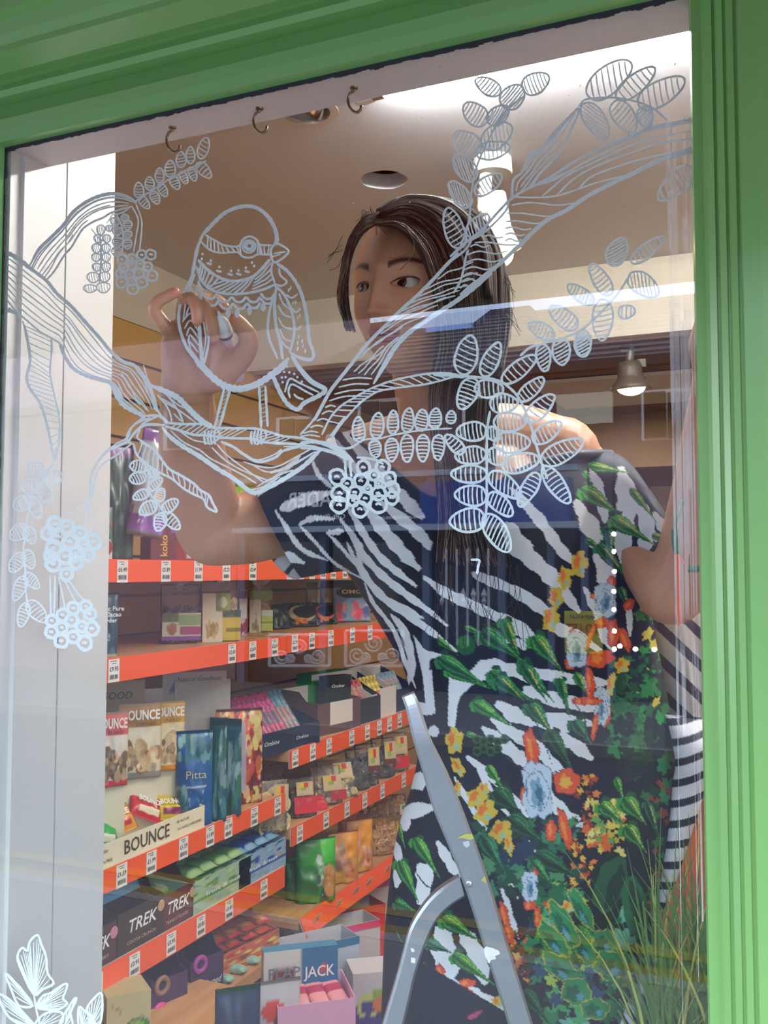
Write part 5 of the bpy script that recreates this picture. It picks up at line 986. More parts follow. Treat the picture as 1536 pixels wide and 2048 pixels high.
# ---- further bay: chocolate bars
p, w, h = slot(516, 642, 1392, 1498, X=-1.31, rz=84)
e = carton('navy open carton of pink patterned chocolate bars', (p.x, p.y, 1.06), 84, w, .20, h*.42, h*.9, card('navy', (28, 40, 66)), card('navy inner', (40, 46, 66)), cut=.8, sidecut=False)
put_text(e, 'Ombine', .016, -w*.28, h*.22, white_ink, y=-.001, shear=.3, w=w*.22); put_text(e, 'Ombine', .014, w*.2, h*.2, white_ink, y=-.001, shear=.3, w=w*.2)
PK = ['e0287c', 'f04c98', '8c3c98', 'c01c5c', '30242c']
for k, (nn, cc, key, lab, gr, x0) in enumerate(((8, '8a1c58', 'pk', 'pink patterned chocolate bar in the navy carton', 'pink patterned bars', 0), (3, '3c6c84', 'tq', 'blue patterned chocolate bar right of the pink ones', 'blue patterned bars', 8))):
    me = bar_mesh(key, .055, .15, .010, cc, [('b', 0, 0, 1, 1, 160, .07, PK if key == 'pk' else ['4c8ca8', '6cacc4', '2c5468', 'b05c48'], .4), ('r', .15, .32, .85, .6, '2c2428' if key == 'pk' else 'a8503c')])
    for i in range(nn):
        o = link('chocolate_bar', me); o.matrix_world = Matrix.Translation(e.location) @ e.rotation_euler.to_matrix().to_4x4() @ Matrix.Translation((-w*.36+(x0+i)*w*.8/11, .05, .012+.003*(i % 2))) @ Matrix.Rotation(math.radians(52), 4, 'X') @ Matrix.Rotation(math.radians(-52), 4, 'Y'); tag(o, lab+', %s from the left' % ('first', 'second', 'third', 'fourth', 'fifth', 'sixth', 'seventh', 'eighth')[i], 'bar', gr)
p, w, h = slot(636, 722, 1400, 1486, X=-1.32, rz=80)
e = carton('brown and white open carton right of the pink bars', (p.x, p.y, 1.06), 80, w, .14, h*.72, h*1.0, card('cocoa', (92, 64, 66)), card('white inner', (222, 212, 206)), cut=.5)
MB().box(-w*.22, w*.3, -.0015, 0, h*.2, h*.72).build('white_panel', card('white inner'), e)
p, w, h = slot(624, 705, 1345, 1440, X=-1.42, rz=80); pbox('bright green box with a pale flap behind the brown and white carton', 'box', (p.x, p.y, 1.06), 80, w, .06, h+p.z-1.06, '2c9a34', [('r', 0, 0, 1, .4, 'd8d0cc'), ('r', 0, .9, 1, 1, 'd4cfca')])
p, w, h = slot(650, 702, 1352, 1462, X=-1.36, rz=66); o = pbox('dark box with a lime burst on its front', 'box', (p.x, p.y, 1.06), 66, w, .03, h+p.z-1.06, '1c2420', [('e', .6, .28, .35, .22, 'a8c858'), ('e', .6, .28, .2, .12, 'd8e8a0'), ('r', 0, .0, 1, .12, '3c9c50')]); put_text(o, 'Ombar', .014, 0, (h+p.z-1.06)*.8, white_ink, y=-.001, w=w*.5)
for i, (a, b, t_, lab, key, cc, ops) in enumerate(((700, 762, 1345, 'black slanted carton of red fruit bars', 'rf', 'b83a40', [('b', 0, 0, 1, 1, 40, .1, ['e05a60', 'f0a0a0', '6a8c4c', 'd83040'], .4)]), (745, 792, 1335, 'white slanted carton of yellow and green bars', 'yg', 'c8a82c', [('b', 0, .3, 1, 1, 30, .1, ['2c6c34', 'e8c840', '5c9c3c'], .4), ('e', .5, .35, .5, .22, 'd8402c')]), (780, 830, 1335, 'navy slanted carton of pale blue bars', 'nb', '7a94a8', [('b', 0, 0, 1, 1, 40, .1, ['a8c0cc', '4c6c84', 'c87080', '5c8c6c'], .4)]))):
    p, w, h = slot(a, b, t_, 1462-i*12, X=-1.32, rz=86); e = carton(lab+' on the further bay shelf', (p.x, p.y, 1.06), 86, w, .14, h*.42, h*.8, card(('black', 'cream white', 'navy')[i] if i != 0 else 'black', ((34, 34, 38), (220, 208, 200), (28, 40, 66))[i]), card('white inner'), cut=.75, sidecut=False)
    me = bar_mesh(key, .05, .12, .011, cc, ops)
    for k in range(5):
        o = link('chocolate_bar', me); o.matrix_world = Matrix.Translation(e.location) @ e.rotation_euler.to_matrix().to_4x4() @ Matrix.Translation((-w*.3+k*w*.15, .03, .016)) @ Matrix.Rotation(math.radians(60), 4, 'X') @ Matrix.Rotation(math.radians(-48), 4, 'Y'); tag(o, 'slim bar in the '+lab+', %s from the left' % ('first', 'second', 'third', 'fourth', 'fifth')[k], 'bar', 'bars in the '+lab)
    if i == 1: MB().box(-w*.2, w*.5, -.0015, 0, 0, h*.5).build('front_flap', card('white inner'), e)
# ---- further bay: dried fruit
TL = [('r', .15, .6, .45, .92, 'e8c840'), ('r', .45, .6, .7, .92, 'd83c2c'), ('r', .3, .35, .6, .6, '8ab84c'), ('r', 0, 0, 1, .1, 'c8b48c')]
kraft = 'd8c098'; red = ('r', 0, 0, 1, .34, 'd8283c')
spec = [((520, 566), 1530, 1600, nutm, nug(.012, .008, .004), 60, [], 'clear bag of beige slices at the start of the dried fruit shelf', 50, 0),
        ((556, 614), 1566, 1668, applem, ringm(.016, .0035), 26, [(.2, .45, .5, .5, kraft, TL)], 'clear bag of pale apple rings at the front of the dried fruit shelf', 46, 0),
        ((600, 655), 1560, 1636, fruit, nug(.009, .007, .006), 60, [(.0, .1, .8, .42, 'd8283c', []), (0, .55, .6, .35, kraft, TL)], 'clear bag with a bright red label next to the apple rings', 50, -10),
        ((630, 690), 1535, 1610, nutm, nug(.010, .008, .007), 70, [(.1, .35, .6, .4, kraft, TL), (.3, .1, .5, .25, 'b8202c', [])], 'clear bag of nuts with a kraft label, left of the pale round nuts', 50, -14),
        ((665, 738), 1520, 1600, applem, nug(.014, .013, .012), 34, [(.12, .45, .5, .4, kraft, TL)], 'clear bag of big pale round nuts tipping over the strip', 48, -26),
        ((700, 745), 1500, 1580, raism, nug(.010, .009, .008), 80, [], 'clear bag of black dried fruit without a front label', 50, -10),
        ((725, 770), 1490, 1572, raism, nug(.010, .009, .008), 80, [(.2, .3, .5, .6, kraft, TL+[('r', 0, 0, 1, .3, '6a3428')])], 'clear bag of black dried fruit with a kraft and brown label', 50, -8),
        ((756, 800), 1478, 1556, raism, nug(.010, .009, .008), 80, [(.2, .3, .5, .6, kraft, TL+[('r', 0, 0, 1, .3, '6a3428')])], 'clear bag of dark fruit second from the right end of the dried fruit shelf', 50, -8),
        ((786, 834), 1468, 1545, nutm, nug(.010, .009, .008), 70, [(.15, .45, .5, .45, kraft, TL), (.15, .1, .6, .3, 'd8283c', [])], 'clear bag with a kraft and red label ending the dried fruit shelf', 50, -8)]
for i, ((a, b), t_, bt, fm, mk, n_, labs, lab, rz, tl) in enumerate(spec):
    p, w, h = slot(a, b, t_, bt, z=.852, rz=rz); p.x = max(-1.55, min(-1.335, p.x)); clearbag(lab, p, rz, w, h, .05, fm, mk, n_, .75, tilt=tl, labels=[(u, v, a_, b_, c_, o_) for u, v, a_, b_, c_, o_ in labs], seed=20+i)
p, w, h = slot(608, 658, 1604, 1640, X=-1.33, rz=55); bag('loose bright red packet lying on the dried fruit shelf', 'packet', (p.x, p.y, .853), 55, w, h, .02, 'e0303c', [('b', .1, .1, .9, .9, 6, .1, ['f05058', 'c81c2c'])], tilt=-50, flat_base=False)
# ---- further bay: green and orange bags
pasta = M('pasta yellow', (222, 160, 76), rough=.5, var=.2, sc=50)
for i, (a, b, t_, bt, lab) in enumerate(((548, 596, 1716, 1786, 'rearmost'), (572, 622, 1722, 1796, 'middle'), (600, 680, 1680, 1802, 'front'))):
    p, w, h = slot(a, b, t_, bt, z=.597, rz=48); p.x = max(-1.6, min(-1.335, p.x)); bag('green snack bag with a leafy print, %s of three on the tilted-strip shelf' % lab, 'bag', p, 48, w, h, .06, '3c9a38', [('r', 0, 0, .45, .6, '2f7c34'), ('b', .45, .05, .7, .75, 30, .05, ['c8d4c8', '8ca490', '3a4c3c']), ('e', .78, .34, .17, .26, 'd8944c'), ('b', .65, .15, .92, .55, 16, .04, ['e8b070', 'b06a2c']), ('r', .6, .62, 1, 1, '4cc43c')], rs=60+i)
for i, (a, b, t_, bt, lab) in enumerate(((655, 716, 1665, 1762, 'left'), (690, 745, 1640, 1740, 'right'))):
    p, w, h = slot(a, b, t_, bt, z=.597, rz=48); p.x = max(-1.6, min(-1.335, p.x)); bag('orange and peach snack bag, %s of the pair beside the green bags' % lab, 'bag', p, 48, w, h, .06, 'e8a04c', [('r', 0, .0, .5, .35, 'd8a83c'), ('b', .1, .3, .6, .8, 16, .09, ['e8b8a0', 'd88c5c', 'c8a090']), ('r', .5, .5, 1, 1, 'f0a02c'), ('b', .5, .05, 1, .4, 12, .07, ['d8885c', 'e8a88c'])], rs=70+i)
p, w, h = slot(676, 718, 1612, 1690, X=-1.48, rz=50); bag('orange bag standing at the back behind the orange pair', 'bag', (p.x, p.y, .597), 50, w, h+p.z-.597, .04, 'e8923c', [('b', 0, .2, 1, .9, 20, .1, ['f0b060', 'd87c2c'])])
for i, (a, b, t_, bt, mk, lab) in enumerate(((712, 812, 1592, 1668, nug(.012, .007, .004), 'upper clear bag of golden flakes'), (728, 800, 1650, 1722, stick(.05, .006), 'lower clear bag of golden sticks'))):
    p, w, h = slot(a, b, t_, bt, X=-1.40 if i == 0 else -1.35, rz=46); z = .69 if i == 0 else .597
    clearbag(lab+' beside her skirt on the tilted-strip shelf', (p.x, p.y, z), 46, w, h+(p.z-z), .07, pasta, mk, 150, .88, labels=((.4, .1, .2, .5, 'e8dcc0', [('r', .2, .5, .8, .9, '5c9c4c')]),), seed=40+i)
# ---- bottom cartons
wht = card('white board', (216, 212, 220))
def tub(a, b, t_, bt, X, rz, lab, outer, inner, stripe=None, d=.14, hk=1.0):
    p, w, h = slot(a, b, t_, bt, X=X, rz=rz); e = carton(lab, (p.x, p.y, max(.30, p.z)), rz, w, d, h*hk, h*hk*1.02, outer, inner, cut=.5, sidecut=False)
    if stripe: MB().box(-w/2, w/2, -.0015, -.0001, h*hk*.82, h*hk).build('stripe', stripe, e)
    return e, w, h
pinkm = card('hot pink', (232, 44, 130)); redc = card('red card', (214, 50, 48)); pinkl = card('pale pink', (232, 176, 208))
for (a, b, t_, bt, X, lab, o_, i_, s_) in ((660, 782, 1772, 1850, -1.40, 'white open carton at the back just below the tilted strip', wht, wht, card('dull pink', (200, 110, 160))), (640, 772, 1822, 1910, -1.34, 'red-edged white carton below the tilted strip', redc, wht, redc), (600, 762, 1858, 1960, -1.27, 'white carton with a hot pink top edge below the tilted strip', wht, wht, pinkm), (570, 720, 1890, 1985, -1.20, 'pale blue carton with a teal side behind the FLAPJACK box', card('pale blue', (186, 200, 220)), wht, card('teal', (40, 110, 150)))):
    p, w, h = slot(a, b, t_, bt, X=X, rz=55); zb = .302; e = carton(lab, (p.x, p.y, zb), 55, w, .10, h+p.z-zb, h+p.z-zb, o_, i_, cut=.5, sidecut=False); MB().box(-w/2, w/2, -.0015, -.0001, h+p.z-zb-.02, h+p.z-zb).build('top_band', s_, e)
p, w, h = slot(528, 676, 1900, 2010, X=-1.10, rz=40)
o = pbox('white and blue box lettered FLAPJACK', 'box', (p.x, p.y, .302), 40, w, .035, h+p.z-.302, 'dcdcd8', [('r', .48, 0, 1, 1, '2a6ea0'), ('r', .12, .78, .4, .9, '7c2c24'), ('e', .8, .86, .03, .03, 'd84038')], top='4a90b4'); hh = h+p.z-.302
put_text(o, 'FLAP', .035, -w*.23, hh-.052, M('slate print', (110, 128, 140)), y=-.001, w=w*.42, bold=.01); put_text(o, 'JACK', .035, w*.25, hh-.056, white_ink, y=-.001, w=w*.42, bold=.01)
p, w, h = slot(556, 712, 2006, 2060, X=-1.02, rz=40)
e = carton('pale pink open carton at the bottom of the picture', (p.x, p.y, .302), 40, w, .13, h+p.z-.302, h+p.z-.29, pinkl, card('lilac inner', (206, 186, 216)), cut=.5, sidecut=False)
for i in range(3):
    o = link('snack_bar', bar_mesh('pp', .045, .11, .02, 'f0a0a8', [('r', 0, .6, 1, .8, 'c02c5c'), ('r', 0, .2, 1, .3, 'f8c8c8')])); o.matrix_world = Matrix.Translation(e.location) @ e.rotation_euler.to_matrix().to_4x4() @ Matrix.Translation((-w*.15+.048*i, .012, h+p.z-.302-.045)) @ Euler((.3, 0, .1*i)).to_matrix().to_4x4(); tag(o, 'pink wrapped bar in the pale pink open carton, %s from the left' % ('first', 'second', 'third')[i], 'bar', 'bars in the pale pink carton')
MB().box(-w*.45, w*.45, .004, .12, .01, h+p.z-.302-.05).build('packing', card('lilac inner'), e)
p, w, h = slot(706, 792, 1948, 2070, X=-1.05, rz=36)
o = pbox('white carton with a green and orange cup printed on it beside the ladder', 'box', (p.x, p.y, .302), 36, w, .10, h+p.z-.302, 'd8d2dc', [('r', 0, 0, 1, .62, '4a4090'), ('e', .35, .62, .26, .14, 'd8e088'), ('e', .35, .6, .17, .09, '4a4090'), ('r', .45, .6, 1, .8, '98b84c'), ('e', .75, .62, .3, .1, 'e08050')], top='e6e0e4')
p, w, h = slot(430, 520, 1975, 2080, X=-1.06, rz=44); bag('green ribbed bag at the bottom left of the FLAPJACK box', 'bag', (p.x, p.y, .302), 44, w, h+p.z-.302, .05, '2c7c3c', [('r', .5, 0, 1, .7, '8cc43c'), ('s', 30, 0, '3c9448'), ('r', 0, .8, 1, 1, '2c3858')])
p, w, h = slot(505, 600, 1962, 2075, X=-1.10, rz=44); bag('white bag with a red and brown emblem left of the pale pink carton', 'bag', (p.x, p.y, .302), 44, w, h+p.z-.302, .05, 'd0ccd4', [('e', .4, .82, .25, .06, 'd8402c'), ('e', .6, .76, .2, .05, '6a3c34'), ('e', .8, .55, .2, .12, '6c5c78')])
# ---------------------------------------------------------------- the woman: one skin surface (head, neck, trunk, arms, hands, legs)
def proj(V):                                # world points -> photo pixels
    W = V-np.array(CAM); d = W @ np.array(CF); return 768+F*(W @ np.array(CR))/d, 1024-F*(W @ np.array(CU))/d
SK = []                                     # closed meshes to be fused
def limb(pts, seg=20, n=8, sq=None):        # pts: (px, py, depth, radius in m)
    q = [tuple(P(a, b, c))+(r,) for a, b, c, r in pts]; c = cr(q, n); ps = [Vector(p[:3]) for p in c]; rs = [max(.002, p[3]) for p in c]
    t0 = (ps[0]-ps[1]).normalized(); t1 = (ps[-1]-ps[-2]).normalized(); a = []; b = []
    for k in range(4, 0, -1): u = math.sin(k/5*math.pi/2); a.append((ps[0]+t0*rs[0]*u, rs[0]*math.cos(k/5*math.pi/2)))
    for k in range(1, 5): u = math.sin(k/5*math.pi/2); b.append((ps[-1]+t1*rs[-1]*u, rs[-1]*math.cos(k/5*math.pi/2)))
    pp = [x[0] for x in a]+ps+[x[0] for x in b]; rr = [x[1] for x in a]+rs+[x[1] for x in b]
    mb = MB().tube(pp, rr, seg); SK.append(mb); return pp
def wrist_frame(): pass
# head
t_cam = Vector((math.sin(math.radians(23.3)), -math.cos(math.radians(23.3)), 0)); lft = -CR
fy = math.radians(33); hf = (t_cam*math.cos(fy)+lft*math.sin(fy)).normalized(); ptc = math.radians(5); HFv = Vector((hf.x*math.cos(ptc), hf.y*math.cos(ptc), -math.sin(ptc))).normalized()
roll = math.radians(-3); HX = Vector((0, 0, 1)).cross(HFv).normalized()*-1; HX = HX if HX.dot(CR) > 0 else -HX; HU = HX.cross(HFv).normalized(); HU = HU if HU.z > 0 else -HU
HX, HU = HX*math.cos(roll)+HU*math.sin(roll), HU*math.cos(roll)-HX*math.sin(roll)
HC = P(832, 588, 1.262)                      # centre of the skull at eye level
def sm(a, b, x): t = np.clip((x-a)/(b-a), 0, 1); return t*t*(3-2*t)
EX, EZ = .0315, .0
def almond(x, z, s=1.0):                    # signed field, >0 inside the eye opening; mirrored for both eyes
    u = (np.abs(x)-EX)/(.0148*s); w = (z-EZ-.0015*u)/(.0054*s); return 1-(np.abs(u)**2.0+np.abs(w)**1.7)
def head_local(nu=220, nv=190):
    th, ph = np.meshgrid(np.linspace(0, 2*np.pi, nu, endpoint=False), np.linspace(.01, np.pi-.01, nv))
    x = np.sin(ph)*np.sin(th); y = np.sin(ph)*np.cos(th); z = np.cos(ph)
    Z = np.where(z > 0, z*.118, z*.116); lo = np.clip(-z, 0, 1)
    wx = .0755*(1-.30*sm(.25, 1.0, lo)); X = x*wx*(1+.02*np.clip(z, 0, 1))
    Y = np.where(y > 0, y*.090, y*.100*(1-.25*sm(.3, .9, lo)))
    fr = sm(.0, .55, y)
    Y = Y+fr*.012*sm(.35, .95, lo)           # chin forward
    Y = np.where(y > 0, Y-fr*.006*sm(.0, .06, np.abs(X))*0, Y)
    g = lambda cx, cz, sx, sz: np.exp(-((X-cx)/sx)**2-((Z-cz)/sz)**2)
    G = lambda cx, cz, sx, sz: g(cx, cz, sx, sz)+g(-cx, cz, sx, sz)
    D = np.zeros_like(X)
    D += .0045*G(.030, .021, .020, .007)      # brow
    D += -.0085*G(EX, .001, .019, .012)       # sockets
    D += .0050*G(.040, -.030, .020, .016)     # cheek bones
    nz = np.clip((.016-Z)/.052, 0, 1); prof = np.where(Z > -.036, .003+.0185*nz**1.25, .0215*np.exp(-((Z+.036)/.0055)**2)); wid = .0065+.006*nz**2
    D += np.where(Z < .022, prof*np.exp(-(X/wid)**2), .003*np.exp(-(X/.008)**2)*np.exp(-((Z-.022)/.01)**2))
    D += .0075*G(.0115, -.036, .0058, .006)   # nostril wings
    D += -.004*G(.006, -.0435, .0035, .0025)
    D += .006*g(0, -.060, .024, .014)         # muzzle
    D += .0042*np.exp(-((Z+.0565)/.0035)**2)*np.exp(-(X/.017)**4)+.0050*np.exp(-((Z+.0665)/.0042)**2)*np.exp(-(X/.015)**4)
    D += -.0045*np.exp(-((Z+.0615)/.0016)**2)*np.exp(-(X/.021)**4)
    D += -.004*g(0, -.077, .018, .005)+.006*g(0, -.094, .016, .010)
    al = almond(X, Z); D += -.0050*sm(-.05, .25, al)+.0022*np.exp(-((al+.35)/.28)**2)*sm(.0, .3, fr)*(np.abs(np.abs(X)-EX) < .03)
    Y = Y+D*fr
    return X, Y, Z
def h2w(X, Y, Z): return np.array(HC)+X[..., None]*np.array(HX)+Y[..., None]*np.array(HFv)+Z[..., None]*np.array(HU)
X, Y, Z = head_local(); Vh = h2w(X, Y, Z); nv_, nu_ = X.shape
mbh = MB(); mbh.v = [tuple(p) for p in Vh.reshape(-1, 3)]; mbh.f = [(j*nu_+i, (j+1)*nu_+i, (j+1)*nu_+(i+1) % nu_, j*nu_+(i+1) % nu_) for j in range(nv_-1) for i in range(nu_)]+[tuple(range(nu_)), tuple(range((nv_-1)*nu_, nv_*nu_))[::-1]]
SK.append(mbh)
for s in (-1, 1):                           # ears
    c = Vector(h2w(np.array(s*.076), np.array(-.008), np.array(-.012))); m = MB().ball((0, 0, 0), 1, 14, 10, (.007, .017, .030)); R_ = Matrix((HX, HFv, HU)).transposed()
    m.v = [tuple(c+R_ @ Vector(v)) for v in m.v]; SK.append(m)
# trunk, neck, shoulders
limb([(845, 680, 1.315, .048), (862, 780, 1.34, .050), (885, 860, 1.37, .060), (900, 940, 1.385, .07)], 26)
limb([(668, 955, 1.36, .052), (780, 935, 1.375, .072), (900, 925, 1.385, .082), (1030, 912, 1.38, .074), (1118, 915, 1.355, .058)], 28)
limb([(890, 940, 1.39, .09), (900, 1080, 1.39, .105), (950, 1300, 1.385, .10), (1010, 1550, 1.385, .12), (1010, 1750, 1.39, .12)], 30)
limb([(820, 1000, 1.345, .085), (980, 1000, 1.345, .085)], 26)
for x in (950, 1070): limb([(x, 1750, 1.39, .085), (x, 2150, 1.39, .062), (x-5, 2550, 1.38, .048), (x-8, 2860, 1.38, .038), (x-8, 2950, 1.36, .036), (x-16, 3000, 1.29, .030), (x-22, 3020, 1.22, .024)], 22)
# her left arm (right in the photo): down to the elbow, forearm up beside the jamb
limb([(1118, 925, 1.36, .056), (1190, 985, 1.345, .048), (1270, 1080, 1.31, .042), (1340, 1172, 1.25, .046)], 24)
limb([(1343, 1178, 1.25, .046), (1385, 1120, 1.225, .047), (1412, 1000, 1.185, .043), (1424, 880, 1.17, .036), (1430, 780, 1.16, .028), (1433, 730, 1.16, .026)], 24)
limb([(1433, 730, 1.16, .028), (1436, 690, 1.155, .034), (1440, 650, 1.15, .030)], 20)
for k in range(4): limb([(1424+11*k, 655, 1.15, .0095), (1424+12*k, 610, 1.135, .009), (1425+12*k, 575, 1.11, .008), (1427+12*k, 560, 1.09, .0072)], 12)
limb([(1425, 700, 1.15, .011), (1412, 670, 1.13, .010), (1408, 640, 1.11, .0088)], 12)
# her right arm (left in the photo)
limb([(668, 965, 1.355, .056), (590, 1020, 1.345, .053), (510, 1052, 1.33, .050), (428, 1062, 1.30, .047)], 26)
limb([(422, 1058, 1.30, .046), (398, 980, 1.275, .047), (384, 900, 1.245, .042), (376, 820, 1.215, .035), (374, 762, 1.195, .031), (376, 730, 1.188, .030)], 26)
# right hand, palm to the glass
dh = 1.182
limb([(362, 735, 1.188, .024), (354, 695, dh, .020), (350, 665, dh, .0145)], 18)
limb([(382, 740, 1.188, .025), (378, 695, dh, .021), (374, 662, dh, .0155)], 18)
limb([(402, 740, 1.186, .025), (402, 695, dh, .021), (398, 660, dh, .0155)], 18)
limb([(418, 745, 1.182, .023), (424, 705, dh-.002, .020), (420, 665, dh-.002, .0150)], 18)
def finger(pts, r0, r1, n=6):
    N = len(pts); out = []
    for i, (a, b, c) in enumerate(pts): out.append((a, b, c, (r0+(r1-r0)*i/(N-1))))
    limb(out, 14, n)
finger([(348, 676, 1.180), (329, 650, 1.172), (310, 622, 1.165), (316, 604, 1.160), (334, 593, 1.156), (349, 585, 1.153)], .0092, .0068)    # little finger, hooked out to the left
finger([(372, 668, 1.182), (366, 632, 1.176), (370, 604, 1.166), (384, 598, 1.158), (394, 618, 1.150), (396, 642, 1.150)], .0098, .0076)    # ring finger
finger([(396, 664, 1.182), (393, 628, 1.176), (402, 600, 1.166), (417, 612, 1.152), (423, 644, 1.147), (426, 676, 1.148)], .0100, .0080)    # middle finger curled under the pen
finger([(418, 664, 1.180), (414, 628, 1.176), (420, 604, 1.168), (434, 602, 1.158), (447, 614, 1.149)], .0098, .0076)                       # index finger over the pen
finger([(440, 748, 1.184), (470, 728, 1.178), (492, 700, 1.168), (497, 676, 1.158), (484, 654, 1.150), (472, 640, 1.146)], .0170, .0084)    # thumb closing from the side
limb([(408, 752, 1.186, .024), (440, 742, 1.184, .022), (462, 726, 1.180, .018)], 18)
allm = MB()
for m in SK: allm.add(m.v, m.f)
tmp = bpy.data.objects.new('tmp', allm.mesh('tmp')); COL.objects.link(tmp)
bm = bmesh.new(); bm.from_mesh(tmp.data); bmesh.ops.recalc_face_normals(bm, faces=bm.faces); bm.to_mesh(tmp.data); bm.free()
rm = tmp.modifiers.new('r', 'REMESH'); rm.mode = 'VOXEL'; rm.voxel_size = .0021; rm.adaptivity = 0
smm = tmp.modifiers.new('s', 'SMOOTH'); smm.factor = .5; smm.iterations = 2
bpy.context.view_layer.update()
bme = bpy.data.meshes.new_from_object(tmp.evaluated_get(bpy.context.evaluated_depsgraph_get())); bme.name = 'body'; bpy.data.objects.remove(tmp)
N = len(bme.vertices); co = np.empty(N*3, np.float32); bme.vertices.foreach_get('co', co); co = co.reshape(-1, 3).astype(float)
rel = co-np.array(HC); lx = rel @ np.array(HX); ly = rel @ np.array(HFv); lz = rel @ np.array(HU)
col = np.tile(np.array([196, 140, 106], float), (N, 1))
def blend(m, c): global col; col = col*(1-m[:, None])+np.array(c, float)*m[:, None]
face = (ly > .02) & (np.abs(lx) < .08) & (lz > -.12) & (lz < .12)
gg = lambda cx, cz, sx, sz: np.exp(-((lx-cx)/sx)**2-((lz-cz)/sz)**2)*face
blend(.35*(gg(.040, -.030, .022, .018)+gg(-.040, -.030, .022, .018)), (206, 112, 92)); blend(.4*gg(0, -.036, .014, .012), (206, 118, 96))
lipm = (np.exp(-((lz+.0568)/.0034)**4)*(np.abs(lx) < .023)+np.exp(-((lz+.0668)/.0046)**4)*(np.abs(lx) < .020))*face; blend(np.clip(lipm, 0, 1)*.85, (168, 78, 76)); blend(np.exp(-((lz+.0616)/.0012)**2)*(np.abs(lx) < .022)*face, (70, 26, 26))
for s in (-1, 1):
    u = (s*lx-.014)/.036; bz = .0205+.0055*np.sin(np.clip(u, 0, 1)*2.4)-.004*np.clip(u-.75, 0, 1); m = ((u > -.02) & (u < 1) & face)*np.exp(-((lz-bz)/(.0042*(1-.45*np.clip(u, 0, 1))))**4); blend(m*.88, (58, 36, 28))
al = almond(lx, lz); blend(np.exp(-((al+.10)/.10)**2)*face*((lz-EZ) > -.001)*.65, (62, 34, 28)); blend(np.exp(-((al+.1)/.12)**2)*face*((lz-EZ) <= -.001)*.4, (90, 50, 42))
blend(((((np.abs(lx)-.006)/.0036)**2+((lz+.0445)/.002)**2) < 1)*face*.8, (60, 26, 22))
px_, py_ = proj(co)
for (a, b, r) in ((349, 583, 9), (446, 612, 9), (426, 682, 9), (471, 638, 9), (395, 645, 9)): blend(.45*np.exp(-((px_-a)**2+(py_-b)**2)/(r*r))*(px_ < 560), (222, 110, 92))
vcol(bme, col); bme.polygons.foreach_set('use_smooth', [True]*len(bme.polygons)); bme.materials.append(Mvc('skin', rough=.42, sss=.08, sc=500))
foot = P(1010, 3000, 1.38)
woman = empty('person', (foot.x, foot.y, foot.z), label='woman with long dark hair drawing on the glass in a zebra and flower print dress', cat='person')
child(link('body', bme), woman)
# eyes
irisc = []
for s in (-1, 1):
    X0 = s*EX; c = HC+HX*X0+HU*EZ; yy = float(np.interp(0, [0], [0]))
    r = .0118; fwd = .0745; c = c+HFv*(fwd-r+.0035)
    gz = (HFv*math.cos(.30)-HX*math.sin(.30)*1.0+HU*.02).normalized(); nu2, nv2 = 48, 40; u_ = gz.orthogonal().normalized(); w_ = gz.cross(u_); V = []; Cc = []
    for j in range(nv2):
        a = math.pi*j/(nv2-1)
        for i in range(nu2):
            b = 2*math.pi*i/nu2; V.append(c+gz*(r*math.cos(a))+(u_*math.cos(b)+w_*math.sin(b))*(r*math.sin(a)))
            Cc.append((10, 8, 8) if a < .20 else (66, 36, 24) if a < .50 else (40, 24, 20) if a < .55 else (176, 166, 160))
    me = grid_mesh('eye', np.array([tuple(v) for v in V]).reshape(nv2, nu2, 3), nu2, nv2, closed_u=True); vcol(me, np.array(Cc)); me.materials.append(Mvc('eye surface', rough=.08, spec=.7, sc=50)); child(link('eye', me), woman)
    def fsurf(x, z):
        i = np.argmin((X-x)**2+(Z-z)**2+(Y < 0)*1); return float(Y.ravel()[i])
    pts = []
    for k in range(13):
        u = -1+2*k/12; z = EZ+.0054*(1-abs(u)**2)**(1/1.7)+.0015*u if abs(u) < 1 else EZ+.0015*u; x = s*(EX+.0155*u); pts.append(HC+HX*x+HU*z+HFv*(fsurf(s*(EX+.0155*u), z+.003)+.0012))
    child(MB().tube(pts, [.0004+.0009*math.sin(math.pi*k/12) for k in range(13)], 6).build('eyelashes', M('lash brown', (34, 22, 20)), fix=True), woman)
# hair: cap, lock bundles and fine strands
hairm = M('dark brown hair', (50, 37, 32), rough=.62, spec=.25, var=.4, sc=300); hair2 = M('lit brown hair', (112, 84, 66), rough=.5, var=.3, sc=200)  # second one is a lighter copy: lit strands put into the colour
rh = random.Random(12)
Gi = [(752, 448, 1.165), (800, 452, 1.150), (846, 500, 1.150), (872, 580, 1.165), (882, 680, 1.175), (868, 800, 1.175), (878, 930, 1.18), (884, 1040, 1.175), (878, 1120, 1.17), (862, 1215, 1.165)]
Gm = [(758, 428, 1.20), (830, 410, 1.21), (900, 452, 1.215), (940, 560, 1.22), (948, 690, 1.23), (925, 820, 1.21), (930, 940, 1.19), (935, 1040, 1.18), (950, 1130, 1.175), (955, 1250, 1.165)]
Go = [(772, 418, 1.25), (850, 400, 1.29), (945, 430, 1.31), (1000, 530, 1.32), (1010, 650, 1.31), (992, 790, 1.27), (985, 920, 1.22), (992, 1030, 1.195), (1015, 1130, 1.185), (1045, 1240, 1.175)]
Li = [(752, 448, 1.165), (727, 460, 1.155), (709, 490, 1.158), (697, 535, 1.168), (690, 590, 1.182), (697, 650, 1.198)]
Lo = [(762, 425, 1.20), (726, 442, 1.19), (700, 484, 1.19), (688, 540, 1.195), (683, 600, 1.205), (702, 662, 1.22)]
